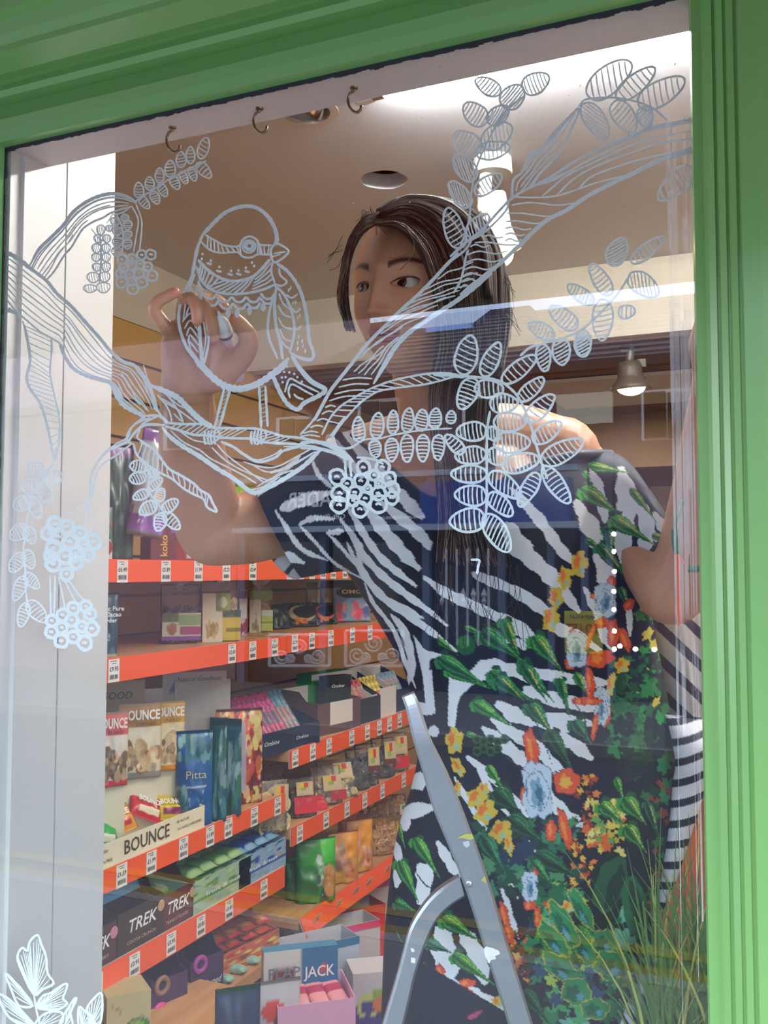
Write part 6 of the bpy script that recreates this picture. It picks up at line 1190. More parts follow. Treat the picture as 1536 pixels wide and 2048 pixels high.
def guide(s, A, B, C_=None):
    out = []
    for i in range(len(A)):
        if C_ is None: p = [A[i][k]*(1-s)+B[i][k]*s for k in range(3)]
        elif s < .5: p = [A[i][k]*(1-2*s)+B[i][k]*2*s for k in range(3)]
        else: p = [B[i][k]*(2-2*s)+C_[i][k]*(2*s-1) for k in range(3)]
        out.append(p)
    return out
capb = MB().ball((0, 0, 0), 1, 40, 28, (.0780, .099, .1155)); Rh = Matrix((HX, HFv, HU)).transposed(); cc = HC-HFv*.017+HU*.008
capb.v = [tuple(cc+Rh @ Vector(v)) for v in capb.v]
bun = MB()
def lock(g, r, amp=6, flat=1.0, cut=1.0):
    ph = rh.uniform(0, 6); m = len(g)
    q = [(g[i][0]+amp*math.sin(ph+i*.9)*i/m, g[i][1]+rh.uniform(-2, 2), g[i][2]+rh.uniform(-.003, .003)) for i in range(max(3, int(m*cut)))]
    c = cr([tuple(P(*p)) for p in q], 5); n = len(c)
    return [Vector(p) for p in c], [r*(.45+.55*min(1, i/4))*(1-.93*max(0, (i/n-.55)/.45)**1.3) for i in range(n)]
for k in range(110):
    s = (k+.5)/110; g = guide(s, Gi, Gm, Go); back = rh.uniform(0, .05); g = [(a, b, c+back*.6) for a, b, c in g]; pts, rs = lock(g, .0068, 7, cut=rh.uniform(.86, 1)); bun.tube(pts, rs, 7)
for k in range(20): g = guide(k/19, Li, Lo); pts, rs = lock(g, .0030, 5, cut=rh.uniform(.7, 1)); bun.tube(pts, rs, 7)
st_ = MB(); st2 = MB()
for k in range(520):
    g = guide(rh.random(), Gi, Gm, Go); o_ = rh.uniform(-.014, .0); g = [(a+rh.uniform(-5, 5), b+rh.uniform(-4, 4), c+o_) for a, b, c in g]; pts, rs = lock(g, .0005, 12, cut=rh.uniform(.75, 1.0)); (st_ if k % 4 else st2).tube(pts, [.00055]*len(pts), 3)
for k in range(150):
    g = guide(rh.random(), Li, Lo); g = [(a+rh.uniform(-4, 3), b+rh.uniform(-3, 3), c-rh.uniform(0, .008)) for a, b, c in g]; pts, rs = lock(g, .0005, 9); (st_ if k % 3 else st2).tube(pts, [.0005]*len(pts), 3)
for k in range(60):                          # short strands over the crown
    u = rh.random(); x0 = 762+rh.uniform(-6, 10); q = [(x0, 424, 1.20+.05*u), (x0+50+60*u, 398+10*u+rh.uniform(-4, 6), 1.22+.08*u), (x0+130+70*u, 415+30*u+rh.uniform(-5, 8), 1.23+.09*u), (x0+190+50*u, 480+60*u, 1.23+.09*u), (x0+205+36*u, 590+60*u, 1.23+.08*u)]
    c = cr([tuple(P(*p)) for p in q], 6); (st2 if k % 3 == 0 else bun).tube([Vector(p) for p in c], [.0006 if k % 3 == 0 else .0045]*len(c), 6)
for k in range(46):                          # flyaways
    x, y, d_ = rh.choice([(690, 520, 1.17), (685, 490, 1.18), (740, 425, 1.2), (1005, 560, 1.3), (1008, 620, 1.3), (860, 398, 1.25)]); dx = -1 if x < 720 else (1 if x > 950 else rh.choice((-1, 1)))
    if x < 720 and k % 2: continue
    q = [(x, y+rh.uniform(-20, 20), d_), (x-16+rh.uniform(-3, 3), y+8+rh.uniform(-4, 8), d_-.01), (x-34+rh.uniform(-8, 8), y+30+rh.uniform(-10, 16), d_-.01)] if x < 720 else [(x, y+rh.uniform(-20, 20), d_), (x+dx*rh.uniform(5, 16), y+rh.uniform(-8, 22), d_-.01), (x+dx*rh.uniform(10, 34), y+rh.uniform(5, 60), d_-.01)]
    c = cr([tuple(P(*p)) for p in q], 6); st_.tube([Vector(p) for p in c], [.0004]*len(c), 3)
for k in range(34):                          # loose ends at the bottom
    x = rh.uniform(865, 1045); q = [(x, 1130, 1.165), (x+rh.uniform(-12, 12), 1190, 1.16), (x+rh.uniform(-36, 40), rh.uniform(1230, 1310), 1.155)]; c = cr([tuple(P(*p)) for p in q], 6); st_.tube([Vector(p) for p in c], [.0004]*len(c), 3)
child(bun.build('hair', hairm, None, smooth=True, fix=True), woman)
child(capb.build('scalp_hair', M('hair underlayer', (34, 25, 23), rough=.95, spec=.05, var=.4, sc=300), None, smooth=True), woman)
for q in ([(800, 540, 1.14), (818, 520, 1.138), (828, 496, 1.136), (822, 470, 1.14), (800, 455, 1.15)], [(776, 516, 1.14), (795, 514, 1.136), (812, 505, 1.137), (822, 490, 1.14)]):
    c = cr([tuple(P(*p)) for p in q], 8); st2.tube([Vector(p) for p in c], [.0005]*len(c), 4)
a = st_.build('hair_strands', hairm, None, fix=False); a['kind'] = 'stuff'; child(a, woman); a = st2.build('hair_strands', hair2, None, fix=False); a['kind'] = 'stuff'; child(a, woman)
# pen
e = empty('marker_pen', P(450, 660, 1.14), label='white paint marker held in her raised hand with its tip on the glass', cat='pen')
nib = AY(436, 622, .0012); end = P(474, 748, 1.225); ax = (end-nib).normalized()
child(MB().lathe([(0, 0), (.0016, .0005), (.0022, .006), (.0026, .007)], axis=ax, o=nib, seg=14).build('nib', M('nib felt', (214, 216, 214))), e)
child(MB().lathe([(.0026, .006), (.0048, .011), (.0084, .017), (.0097, .024), (.0099, .034), (.0088, .036)], axis=ax, o=nib, seg=24).build('collar', M('white plastic', (236, 236, 240), rough=.3), smooth=True), e)
child(MB().lathe([(.0088, .036), (.0090, .040), (.0086, .0405)], axis=ax, o=nib, seg=24).build('dark_ring', M('dark ring', (60, 24, 34))), e)
child(MB().lathe([(.0079, .0405), (.0080, .070), (.0079, .112), (.006, .116), (0, .117)], axis=ax, o=nib, seg=24).build('barrel', M('barrel print', (206, 192, 206), rough=.3, var=.25, sc=260), smooth=True), e)
# bracelet and tassel at the far elbow
e = empty('bracelet', P(1352, 1100, 1.14), label='green cord bracelet with a hanging orange thread on her other arm', cat='bracelet')
child(MB().tube([P(a, b, c) for a, b, c in cr([(1368, 1000, 1.150), (1356, 1030, 1.142), (1350, 1060, 1.138), (1351, 1088, 1.138), (1356, 1110, 1.142)], 5)], [.0022]*10+[.0042]*11, 10).build('green_cord', M('green cord', (40, 108, 62), var=.2, sc=200, bump=.4)), e)
child(MB().tube([P(1376, 1138, 1.148), P(1392, 1138, 1.144), P(1408, 1136, 1.142)], .0042, 10).build('green_bead', M('green cord')), e)
tm = MB()
for k in range(7): tm.tube([P(a, b, c) for a, b, c in ((1355+k*.8-3, 1108, 1.138), (1356+k*.9-3, 1150, 1.135), (1357+math.sin(k)*4, 1205, 1.135), (1359+math.sin(k*2)*4, 1235+k*3, 1.135))], .0011, 5)
child(tm.tube([P(1359, 1112, 1.138), P(1366, 1124, 1.14), P(1376, 1136, 1.146)], .0007, 5).build('orange_thread', M('orange thread', (240, 110, 40), rough=.8)), e)
# ---------------------------------------------------------------- the dress and its print (zebra stripes, leaves, flowers)
OX, OY, CW, CH = 470, 830, 980, 1480
CAN = np.zeros((CH, CW, 3), np.float32)+np.array((20, 24, 42), np.float32)
yy_, xx_ = np.mgrid[0:CH, 0:CW]
rp = np.random.RandomState(3)
for k in range(0): pass
def fill(poly, c, tex=0):
    p = np.array(poly, float)-(OX, OY); x0, y0 = np.floor(p.min(0)).astype(int)-1; x1, y1 = np.ceil(p.max(0)).astype(int)+2
    x0, y0 = max(0, x0), max(0, y0); x1, y1 = min(CW, x1), min(CH, y1)
    if x1 <= x0 or y1 <= y0: return
    X_, Y_ = xx_[y0:y1, x0:x1]+.5, yy_[y0:y1, x0:x1]+.5; ins = np.zeros(X_.shape, bool); n = len(p)
    for i in range(n):
        ax_, ay_ = p[i]; bx_, by_ = p[(i+1) % n]
        if ay_ == by_: continue
        ins ^= ((ay_ > Y_) != (by_ > Y_)) & (X_ < (bx_-ax_)*(Y_-ay_)/(by_-ay_)+ax_)
    cc = np.array(c if not isinstance(c, str) else [int(c[i:i+2], 16) for i in (0, 2, 4)], np.float32)
    t = 1 if not tex else (1+tex*(rp.rand()-.5)); CAN[y0:y1, x0:x1][ins] = cc*t
def T(fr, pts): return [(fr[0]+a/fr[2], fr[1]+b/fr[2])+tuple(r) for a, b, *r in pts]
def stripe(fr, pts, w, c=(226, 226, 232), e0=.3, e1=.3):
    if fr is fF: w *= 1.22
    pts = cr([(a, b) for a, b, *_ in T(fr, pts)], 8); n = len(pts); L = []; R_ = []; w = w/fr[2]
    for i, p in enumerate(pts):
        t = pts[min(i+1, n-1)]-pts[max(i-1, 0)]; l = math.hypot(*t) or 1; u = i/(n-1)
        k = min(1, e0+(1-e0)*u*5)*min(1, e1+(1-e1)*(1-u)*4)*(1+.14*math.sin(i*.8+p[1]*.05)); nx, ny = -t[1]/l*w/2*k, t[0]/l*w/2*k
        L.append((p[0]+nx, p[1]+ny)); R_.append((p[0]-nx, p[1]-ny))
    fill(L+R_[::-1], c)
def ell(fr, x, y, rx, ry, c, ang=0, jag=0):
    x, y = fr[0]+x/fr[2], fr[1]+y/fr[2]; rx /= fr[2]; ry /= fr[2]; ca, sa = math.cos(math.radians(ang)), math.sin(math.radians(ang)); q = []
    for k in range(28):
        a = 2*math.pi*k/28; j = 1+jag*math.sin(a*5+x)+jag*.5*math.sin(a*9); u, v = rx*math.cos(a)*j, ry*math.sin(a)*j; q.append((x+u*ca-v*sa, y+u*sa+v*ca))
    fill(q, c)
GR = [('1c4a30', '2c7a44', '6cb45c'), ('20552c', '38923c', '9cc850'), ('163a2c', '246a48', '4c9c6c'), ('12301f', '1d5232', '3a7c4a')]
def gleaf(fr, x0, y0, x1, y1, w, g=0, edge=None):      # trumpet-shaped leaf, broad end first
    x0, y0 = fr[0]+x0/fr[2], fr[1]+y0/fr[2]; x1, y1 = fr[0]+x1/fr[2], fr[1]+y1/fr[2]; w /= fr[2]*1.12
    dx, dy = x1-x0, y1-y0; l = math.hypot(dx, dy) or 1; nx, ny = -dy/l, dx/l; P_ = [(0, .12), (.05, .55), (.13, .85), (.24, .95), (.38, .8), (.54, .5), (.7, .28), (.86, .13), (1, .04)]
    A = [(x0+dx*t+nx*w*k*(1+.12*math.sin(t*21)), y0+dy*t+ny*w*k) for t, k in P_]; B = [(x0+dx*t-nx*w*k*.9, y0+dy*t-ny*w*k*.9) for t, k in P_]
    d, m, h = GR[g]
    if w > 12:
        for k_, s_ in ((1, .62), (-1, .5)): ell((0, 0, 1), x0+dx*.06+nx*w*.7*k_, y0+dy*.06+ny*w*.7*k_, w*s_, w*s_*.62, m if k_ > 0 else d, math.degrees(math.atan2(dy, dx))+35*k_, .1)
    fill(A+B[::-1], m); mid = [(x0+dx*t, y0+dy*t) for t, _ in P_]
    fill(A+mid[::-1], d); fill([(x0+dx*t+nx*w*k*.75, y0+dy*t+ny*w*k*.75) for t, k in P_[1:]]+[(x0+dx*t+nx*w*k*.5, y0+dy*t+ny*w*k*.5) for t, k in P_[1:]][::-1], m)
    fill([(x0+dx*t-nx*w*k*.25, y0+dy*t-ny*w*k*.25) for t, k in P_[2:]]+[(x0+dx*t-nx*w*k*.42, y0+dy*t-ny*w*k*.42) for t, k in P_[2:]][::-1], edge or h)
    fill([(x0+dx*t-nx*w*k*.6, y0+dy*t-ny*w*k*.6) for t, k in P_[1:6]]+[(x0+dx*t-nx*w*k*.7, y0+dy*t-ny*w*k*.7) for t, k in P_[1:6]][::-1], h)
def blue(fr, x, y, rx, ry, ang=0):
    for k, (dx, dy, s) in enumerate(((-.35, -.5, .6), (.3, -.45, .6), (-.3, .4, .62), (.32, .42, .6), (0, 0, .7))): ell(fr, x+dx*rx, y+dy*ry, rx*s*1.06, ry*s*1.06, '5c7890', ang, .08); ell(fr, x+dx*rx, y+dy*ry, rx*s, ry*s, 'c4d0e0', ang, .08)
    ell(fr, x, y+ry*.1, rx*.42, ry*.6, '7ca0b8', ang, .18); ell(fr, x+rx*.1, y+ry*.15, rx*.2, ry*.4, '3e6a88', ang, .25)
def orange(fr, x, y, rx, ry, ang=0): ell(fr, x, y, rx*1.08, ry*1.08, '7a2418', ang, .1); ell(fr, x, y, rx, ry, 'e0542c', ang, .1); ell(fr, x-rx*.2, y, rx*.35, ry*.6, 'f0883c', ang, .2)
def yellow(fr, x, y, rx, ry, ang=0): ell(fr, x, y, rx, ry, 'd8b83c', ang, .16); ell(fr, x-rx*.3, y-ry*.2, rx*.35, ry*.55, 'e8782c', ang, .2); ell(fr, x+rx*.25, y+ry*.45, rx*.3, ry*.3, '9cc0a8', ang, .2)
def speck(fr, x0, y0, x1, y1, n, s, cols, seed=1):
    r = random.Random(seed)
    for _ in range(n): ell(fr, r.uniform(x0, x1), r.uniform(y0, y1), s*r.uniform(.5, 1.4), s*r.uniform(.4, 1.2), r.choice(cols), r.uniform(0, 180), .25)
fD = (560, 940, 3); fT = (1000, 860, 2.866); fF = (760, 1340, 2.893); fR = (1100, 1340, 2.892)
# zebra
for pts, w in (([(690, 110), (770, 200), (860, 290)], 75), ([(600, 190), (740, 300), (860, 410), (900, 480)], 66), ([(500, 200), (620, 360), (730, 490), (840, 600)], 76), ([(400, 210), (500, 380), (600, 520), (700, 610), (820, 700)], 46),
               ([(355, 290), (440, 400), (500, 510), (600, 620), (720, 720), (860, 820), (1005, 935)], 46), ([(595, 765), (700, 805), (865, 892)], 34), ([(465, 480), (500, 620), (620, 765), (760, 865), (900, 965), (1060, 1090)], 46),
               ([(508, 680), (560, 800), (640, 900), (700, 1000), (760, 1180), (815, 1310)], 26), ([(665, 865), (740, 960), (778, 1080), (790, 1200), (765, 1290)], 48), ([(0, 235), (120, 190), (310, 130)], 70), ([(110, 330), (200, 290), (330, 295)], 34),
               ([(115, 330), (200, 420), (330, 560), (490, 650)], 20), ([(275, 380), (380, 365)], 36), ([(285, 380), (380, 480), (480, 600)], 22), ([(-30, 240), (60, 380), (140, 480), (290, 545)], 30), ([(400, 430), (450, 540), (490, 640)], 22), ([(-160, 170), (-80, 60), (60, -60), (170, -170)], 70), ([(190, -60), (240, 40), (330, 120)], 26), ([(200, -330), (330, -150), (500, 50)], 60), ([(330, -330), (480, -120), (640, 60), (740, 180)], 60),
               ([(-170, 520), (-80, 570), (30, 520), (150, 560)], 60), ([(1310, 330), (1400, 400), (1536, 580)], 110), ([(1150, 620), (1300, 680), (1536, 770)], 60), ([(860, 640), (1000, 740), (1130, 800), (1300, 880), (1450, 940), (1560, 1040)], 62), ([(1330, 1010), (1440, 1040), (1470, 1080)], 46)): stripe(fD, pts, w)
fill([p[:2] for p in T(fD, [(800, 990), (870, 1080), (990, 1110), (900, 1135), (885, 1300), (935, 1440), (910, 1470), (820, 1470), (830, 1420), (880, 1395), (860, 1250)])], (226, 226, 232))
fill([p[:2] for p in T(fD, [(1010, 1536), (1010, 1300), (1060, 1230), (1150, 1200), (1200, 1140), (1300, 1130), (1400, 1180), (1536, 1230), (1536, 1300), (1400, 1240), (1280, 1240), (1150, 1290), (1080, 1360), (1055, 1450), (1050, 1536)])], (226, 226, 232))
for pts, w in (([(60, 330), (230, 520), (330, 660), (440, 790)], 64), ([(430, 400), (520, 560), (580, 680), (610, 850), (640, 900)], 104), ([(690, 210), (730, 420), (705, 560), (712, 800)], 116), ([(800, 400), (842, 560), (815, 740)], 84), ([(520, 220), (580, 400), (605, 530)], 66), ([(880, 470), (930, 560), (960, 600)], 50), ([(0, 640), (150, 720), (280, 830), (350, 910), (455, 1045)], 90),
               ([(0, 890), (140, 960), (260, 1040), (340, 1140), (450, 1180), (640, 1320)], 66), ([(20, 1120), (150, 1180), (230, 1260)], 52), ([(0, 1340), (200, 1390), (480, 1440), (650, 1450)], 62), ([(130, 1500), (300, 1560), (500, 1590), (650, 1580)], 46), ([(0, 1560), (150, 1650), (400, 1730)], 52), ([(480, 900), (560, 1040), (600, 1180), (660, 1270)], 60), ([(740, 1000), (745, 1180)], 34), ([(860, 560), (900, 640)], 40), ([(900, 500), (960, 590)], 50)): stripe(fT, pts, w)
fill([p[:2] for p in T(fF, [(245, 0), (300, 0), (320, 250), (230, 260), (200, 180), (262, 190)])], (226, 226, 232)); fill([p[:2] for p in T(fF, [(400, 20), (392, 320), (432, 345), (462, 100), (540, 80), (450, 20)])], (226, 226, 232))
for pts, w in (([(670, 190), (780, 260), (900, 280), (1100, 300), (1230, 310)], 72), ([(590, 330), (700, 420), (800, 500), (860, 570)], 60), ([(830, 100), (1000, 165), (1230, 190)], 60), ([(640, 280), (760, 360), (900, 440), (1010, 560), (1130, 640)], 60), ([(500, 500), (650, 620), (760, 740), (860, 850)], 46), ([(860, 640), (1000, 760), (1100, 860), (1230, 910)], 60), ([(1000, 380), (1120, 430), (1230, 520)], 60),
               ([(140, 930), (160, 830), (330, 790)], 66), ([(150, 650), (270, 640)], 80), ([(95, 1260), (110, 1100), (75, 980)], 44), ([(230, 1360), (260, 1200), (225, 1120)], 80), ([(330, 990), (400, 1110), (460, 1200)], 46), ([(330, 1480), (400, 1650), (410, 1790)], 90), ([(470, 1500), (560, 1650), (610, 1820)], 80), ([(300, 1560), (370, 1720), (400, 1850)], 60), ([(830, 950), (900, 1100), (1000, 1250), (1110, 1350)], 46), ([(690, 1200), (750, 1400), (800, 1560)], 26), ([(500, 1840), (600, 1900), (720, 1960)], 50),
               ([(560, 560), (640, 700), (760, 860)], 30), ([(430, 620), (520, 780), (640, 960)], 24), ([(640, 1000), (720, 1180), (800, 1330)], 26), ([(280, 360), (340, 350)], 50)): stripe(fF, pts, w)
# dark right-hand column and foliage masses
fill([(1228, 1290), (1325, 1290), (1340, 1500), (1330, 1700), (1300, 1900), (1220, 1890), (1215, 1700), (1240, 1500)], '14202a')
speck(fR, 340, 0, 700, 560, 40, 42, ['1c5030', '2a7a48', '143424', '1e2430', '326c3c'], 3); speck(fR, 440, 560, 560, 760, 14, 30, ['1c2a38', '2a6a44', '20242e'], 4)
speck(fR, 560, 560, 700, 1400, 30, 34, ['1f6a40', '8c3c28', '163a2c', '2c8050', 'c86a34'], 5)
speck(fF, 560, 880, 1150, 1300, 70, 46, ['1c4a34', '163a30', '2a6a48', '3a7c5c', '20304c', '4c8c5c'], 6); speck(fF, 860, 1250, 1215, 2048, 60, 50, ['1f5c3c', '2c8050', '184030', '4ca068', '88b84c', '284a68'], 7)
speck(fF, 700, 1500, 860, 1980, 60, 20, ['a8442c', '7c2c20', 'd8703c', 'e8a040', '2c3c28'], 8); speck(fR, 0, 1250, 460, 2048, 80, 52, ['1f6a44', '2c8a54', '184838', '4ca468', '6cb4a0', '285068', 'a8c04c'], 9)
speck(fR, 120, 600, 270, 1260, 60, 18, ['b84c2c', '8c3422', 'e0803c', 'e8b040', '3a2c28'], 10); speck(fR, 200, 760, 430, 1060, 60, 24, ['e0cc60', 'd0b040', 'e8dc88', 'd8682c', '6c9c4c'], 11)
speck(fT, 800, 760, 1000, 1700, 60, 30, ['1f6a3a', '2c8a44', '143a28', '28323c', 'c8b84c', '3c7c3c'], 12); speck(fT, 640, 1300, 860, 1700, 40, 40, ['184c30', '2a7a48', '1a2430', '226040'], 13)
for a in ((380, -10, 640, 110, 46, 1), (640, 20, 880, 180, 60, 0), (830, -30, 1010, 190, 50, 0), (540, 170, 770, 330, 46, 0), (870, 200, 1010, 380, 62, 2), (980, 350, 1130, 610, 56, 3), (1120, 290, 1230, 440, 56, 2), (200, 970, 350, 1210, 50, 1), (110, 1100, 225, 1350, 52, 1), (85, 1340, 215, 1400, 40, 0), (40, 1500, 160, 1620, 40, 1), (100, 870, 150, 1050, 20, 1), (360, 1430, 580, 1570, 62, 1), (420, 1640, 670, 1830, 52, 1), (270, 1570, 420, 1640, 44, 2), (660, 690, 830, 850, 90, 3), (740, 850, 960, 1010, 80, 3), (590, 950, 730, 1190, 70, 2), (900, 1060, 1160, 1210, 80, 3), (880, 1100, 1010, 1260, 44, 0), (620, 550, 720, 700, 36, 1), (500, 370, 600, 390, 24, 1), (230, 1700, 320, 1780, 34, 0), (950, 1500, 1100, 1860, 66, 1), (1040, 1400, 1160, 1700, 70, 1), (1150, 1480, 1290, 1800, 66, 1), (1100, 1700, 1230, 2000, 60, 2), (830, 1850, 980, 2048, 60, 3)): gleaf(fF, *a[:5], g=a[5])
for a in ((940, 1010, 1070, 1110, 28, 1), (950, 1120, 1250, 1300, 62, 0), (1105, 940, 1260, 1000, 24, 1), (1210, 960, 1460, 1150, 78, 0), (1260, 1205, 1500, 1390, 60, 0), (1160, 1390, 1380, 1536, 50, 1), (1455, 1140, 1540, 1300, 50, 0)): gleaf(fD, *a[:5], g=a[5])
ell(fD, 1115, 1050, 58, 62, '1c5a30'); ell(fD, 1105, 1035, 36, 38, '2c7838')
for a in ((470, 330, 710, 500, 62, 1), (500, 200, 740, 245, 36, 1), (480, 235, 520, 300, 26, 1), (640, 500, 890, 660, 60, 1), (745, 330, 900, 530, 32, 1), (620, 560, 640, 760, 46, 0), (488, 625, 600, 690, 26, 0), (560, 650, 760, 890, 50, 0), (700, 760, 840, 790, 50, 0), (870, 600, 990, 640, 30, 1), (20, 1080, 120, 1330, 50, 1), (190, 1180, 370, 1400, 66, 1), (130, 1340, 270, 1560, 52, 0), (-20, 1420, 140, 1550, 62, 0), (340, 1420, 400, 1650, 42, 0), (430, 1390, 520, 1540, 38, 1), (170, 1570, 290, 1730, 62, 0), (690, 900, 740, 1040, 34, 0)): gleaf(fT, *a[:5], g=a[5], edge='e0b85c')
for a in ((455, 770, 48, 74, 8), (372, 850, 38, 66, 0), (322, 960, 40, 62, 0), (292, 1085, 46, 72, 8), (700, 1350, 40, 44, 30), (640, 1440, 20, 48, 20), (815, 1000, 16, 44, 0)): yellow(fT, *a)
for a in ((640, 872, 26, 34, 0), (540, 952, 24, 18, 0), (740, 1000, 26, 40, 40), (585, 1105, 40, 30, 0), (648, 1170, 32, 84, 0), (715, 1200, 26, 70, -20), (572, 1312, 84, 46, -12), (402, 1335, 30, 38, 0), (515, 1190, 14, 80, 20), (500, 1550, 52, 18, 0), (520, 1480, 18, 70, -20), (418, 1170, 20, 30, 0), (610, 1640, 24, 60, 10)): orange(fT, *a)
blue(fT, 605, 980, 68, 92, 10); blue(fT, 440, 1262, 62, 96, 0); blue(fT, 592, 1565, 44, 80, 0)
for a in ((430, 410, 50, 74, 0), (450, 560, 30, 60, -30), (560, 740, 56, 60, 30), (610, 820, 60, 70, 30), (700, 930, 56, 66, 40), (745, 1010, 26, 60, -10), (600, 690, 30, 40, 0), (450, 690, 18, 50, 0), (680, 1920, 34, 30, 0), (1090, 1370, 40, 34, 0)): yellow(fF, *a)
for a in ((877, 455, 40, 112, -10), (1080, 645, 74, 70, 0), (990, 930, 30, 60, 0), (1070, 920, 30, 118, -14), (832, 730, 22, 50, 0), (888, 1190, 20, 40, 20), (865, 1360, 34, 30, 0), (912, 1430, 20, 64, 0), (985, 1370, 44, 20, 40), (720, 1420, 24, 80, -14), (750, 1530, 24, 60, -14), (502, 1812, 52, 24, 0), (520, 1885, 26, 44, -20), (350, 1745, 24, 44, -20), (1170, 180, 60, 22, 0), (1215, 110, 20, 60, 0)): orange(fF, *a)
blue(fF, 912, 700, 92, 152, -8); blue(fF, 868, 1255, 48, 80, 0); blue(fF, 412, 1835, 54, 44, 20)
for k in range(9): ell(fF, 560+40*(k % 5), 400+55*(k//5)+16*(k % 2), 26, 28, '2c5a34'); ell(fF, 560+40*(k % 5), 400+55*(k//5)+16*(k % 2), 16, 18, '1c3028')
blue(fR, 295, 215, 42, 100, 0); orange(fR, 240, 180, 60, 20, 0); orange(fR, 258, 330, 16, 80, 10); orange(fR, 232, 60, 24, 76, -10); yellow(fR, 350, 90, 20, 60, 0)
orange(fR, 97, 645, 74, 72, 0); ell(fR, 90, 650, 34, 30, 'e8b03c', 0, .2)
for a in ((290, 770, 440, 900, 60, 1), (380, 620, 430, 760, 30, 1), (430, 740, 560, 900, 70, 1), (440, 900, 560, 1060, 62, 1), (560, 760, 640, 1000, 40, 2)): gleaf(fR, *a[:5], g=a[5], edge='d8d070')
ell(fR, 335, 1270, 112, 220, '16241f', 10, .04); ell(fR, 350, 1240, 88, 170, '1f5a3c', 20, .06); ell(fR, 375, 1260, 40, 130, '123628', 20, .1); ell(fR, 495, 1380, 74, 190, '1f6a40', -10, .05); ell(fR, 500, 1370, 34, 150, '134028', -12, .1)
for (x, y, rx, ry, an) in ((310, 1575, 66, 72, 0), (350, 1710, 92, 82, 30), (190, 1600, 50, 120, -30), (80, 1470, 50, 150, -30), (180, 1380, 40, 130, -30), (60, 1720, 60, 120, -50), (150, 1860, 84, 76, 20), (20, 1560, 50, 120, -40), (260, 1960, 80, 60, 0)):
    ell(fR, x, y, rx*1.08, ry*1.08, 'b8b050', an, .06); ell(fR, x, y, rx*.99, ry*1.0, '2c8a54', an, .12); ell(fR, x-rx*.2, y+ry*.1, rx*.5, ry*.6, '1b6444', an, .2); ell(fR, x+rx*.3, y+ry*.4, rx*.25, ry*.3, '5c9cb0', an, .2)
for pts in ([(760, 150), (900, 300), (1000, 560)], [(1120, 180), (1190, 300), (1180, 420)], [(700, 480), (860, 600)], [(980, 600), (1100, 560)], [(200, 1160), (260, 1240), (330, 1280)]): stripe(fF, pts, 6, (40, 56, 84))
# plain navy below the printed hem on the left
fill([(760, 1800), (800, 1880), (845, 1925), (925, 1972), (1030, 2035), (1030, 2400), (740, 2400), (740, 1800)], '171b2e'); fill([p[:2] for p in T(fF, [(500, 2010), (560, 1975), (596, 1968), (560, 2010), (520, 2025)])], 'a83c68')
def print_at(V):
    px, py = proj(V); i = np.clip((px-OX).astype(int), 0, CW-1); j = np.clip((py-OY).astype(int), 0, CH-1); return CAN[j, i]
vcloth = Mvc('dress cloth', rough=.62, spec=.3, bump=.12, sc=900)
def pxloft(name, rows, nu=320, nb=60, step=2.0, folds=0, cutpoly=None, colfn=None, seed=0, mat=None, parent=None, power=1.0):
    # rows: (pxL, pyL, pxR, pyR, depth, half depth m)
    R_ = [np.array(r, float) for r in rows]; R_ = cr(R_, 24); A = np.array(R_)
    l = np.concatenate([[0], np.cumsum(np.hypot(*(np.diff((A[:, :2]+A[:, 2:4])/2, axis=0).T)))]); n = int(l[-1]/step)+2; t = np.linspace(0, l[-1], n); A = np.stack([np.interp(t, l, A[:, k]) for k in range(6)], 1)
    thf = np.linspace(0, math.pi, nu); thb = np.linspace(math.pi, 2*math.pi, nb+2)[1:-1]; th = np.concatenate([thf, thb]); V = np.zeros((n, len(th), 3))
    c, s = np.cos(th), np.sin(th); c_ = np.sign(c)*np.abs(c)**power
    r0 = np.array([ray(a, b) for a, b in A[:, :2]]); r1 = np.array([ray(a, b) for a, b in A[:, 2:4]]); L_ = np.array(CAM)+r0*A[:, 4:5]; Rr = np.array(CAM)+r1*A[:, 4:5]
    mid = (L_+Rr)/2; hw = (Rr-L_)/2; hd = A[:, 5]
    fo = np.zeros((n, len(th)))
    if folds:
        for j in range(n):
            for k_, (fq, am) in enumerate(((7, .5), (13, .3), (23, .12))): fo[j] += am*np.sin(th*fq+seed+k_*2+.9*math.sin(t[j]*.006+k_)+t[j]*.0022*fq*.25)
        fo *= folds*np.clip(t/260, .25, 1)[:, None]
    V = mid[:, None]-hw[:, None]*c_[None, :, None]-np.array(HF)[None, None]*((hd[:, None]+fo)*s[None])[:, :, None]
    me = grid_mesh(name, V, len(th), n, closed_u=True)
    flat = V.reshape(-1, 3); vcol(me, colfn(flat) if colfn else print_at(flat))
    if cutpoly:
        px, py = proj(flat); p = np.array(cutpoly, float); ins = np.zeros(len(px), bool)
        for i in range(len(p)):
            ax_, ay_ = p[i]; bx_, by_ = p[(i+1) % len(p)]
            if ay_ != by_: ins ^= ((ay_ > py) != (by_ > py)) & (px < (bx_-ax_)*(py-ay_)/(by_-ay_)+ax_)
        bm = bmesh.new(); bm.from_mesh(me); bm.verts.ensure_lookup_table(); bmesh.ops.delete(bm, geom=[bm.verts[i] for i in np.nonzero(ins)[0]], context='VERTS'); bm.to_mesh(me); bm.free()
    me.materials.append(mat or vcloth); o = link(name, me); return child(o, woman)
NECK = [(690, 800), (700, 868), (745, 905), (795, 948), (850, 990), (900, 1002), (960, 978), (1010, 950), (1060, 930), (1120, 914), (1170, 906), (1222, 906), (1260, 800)]
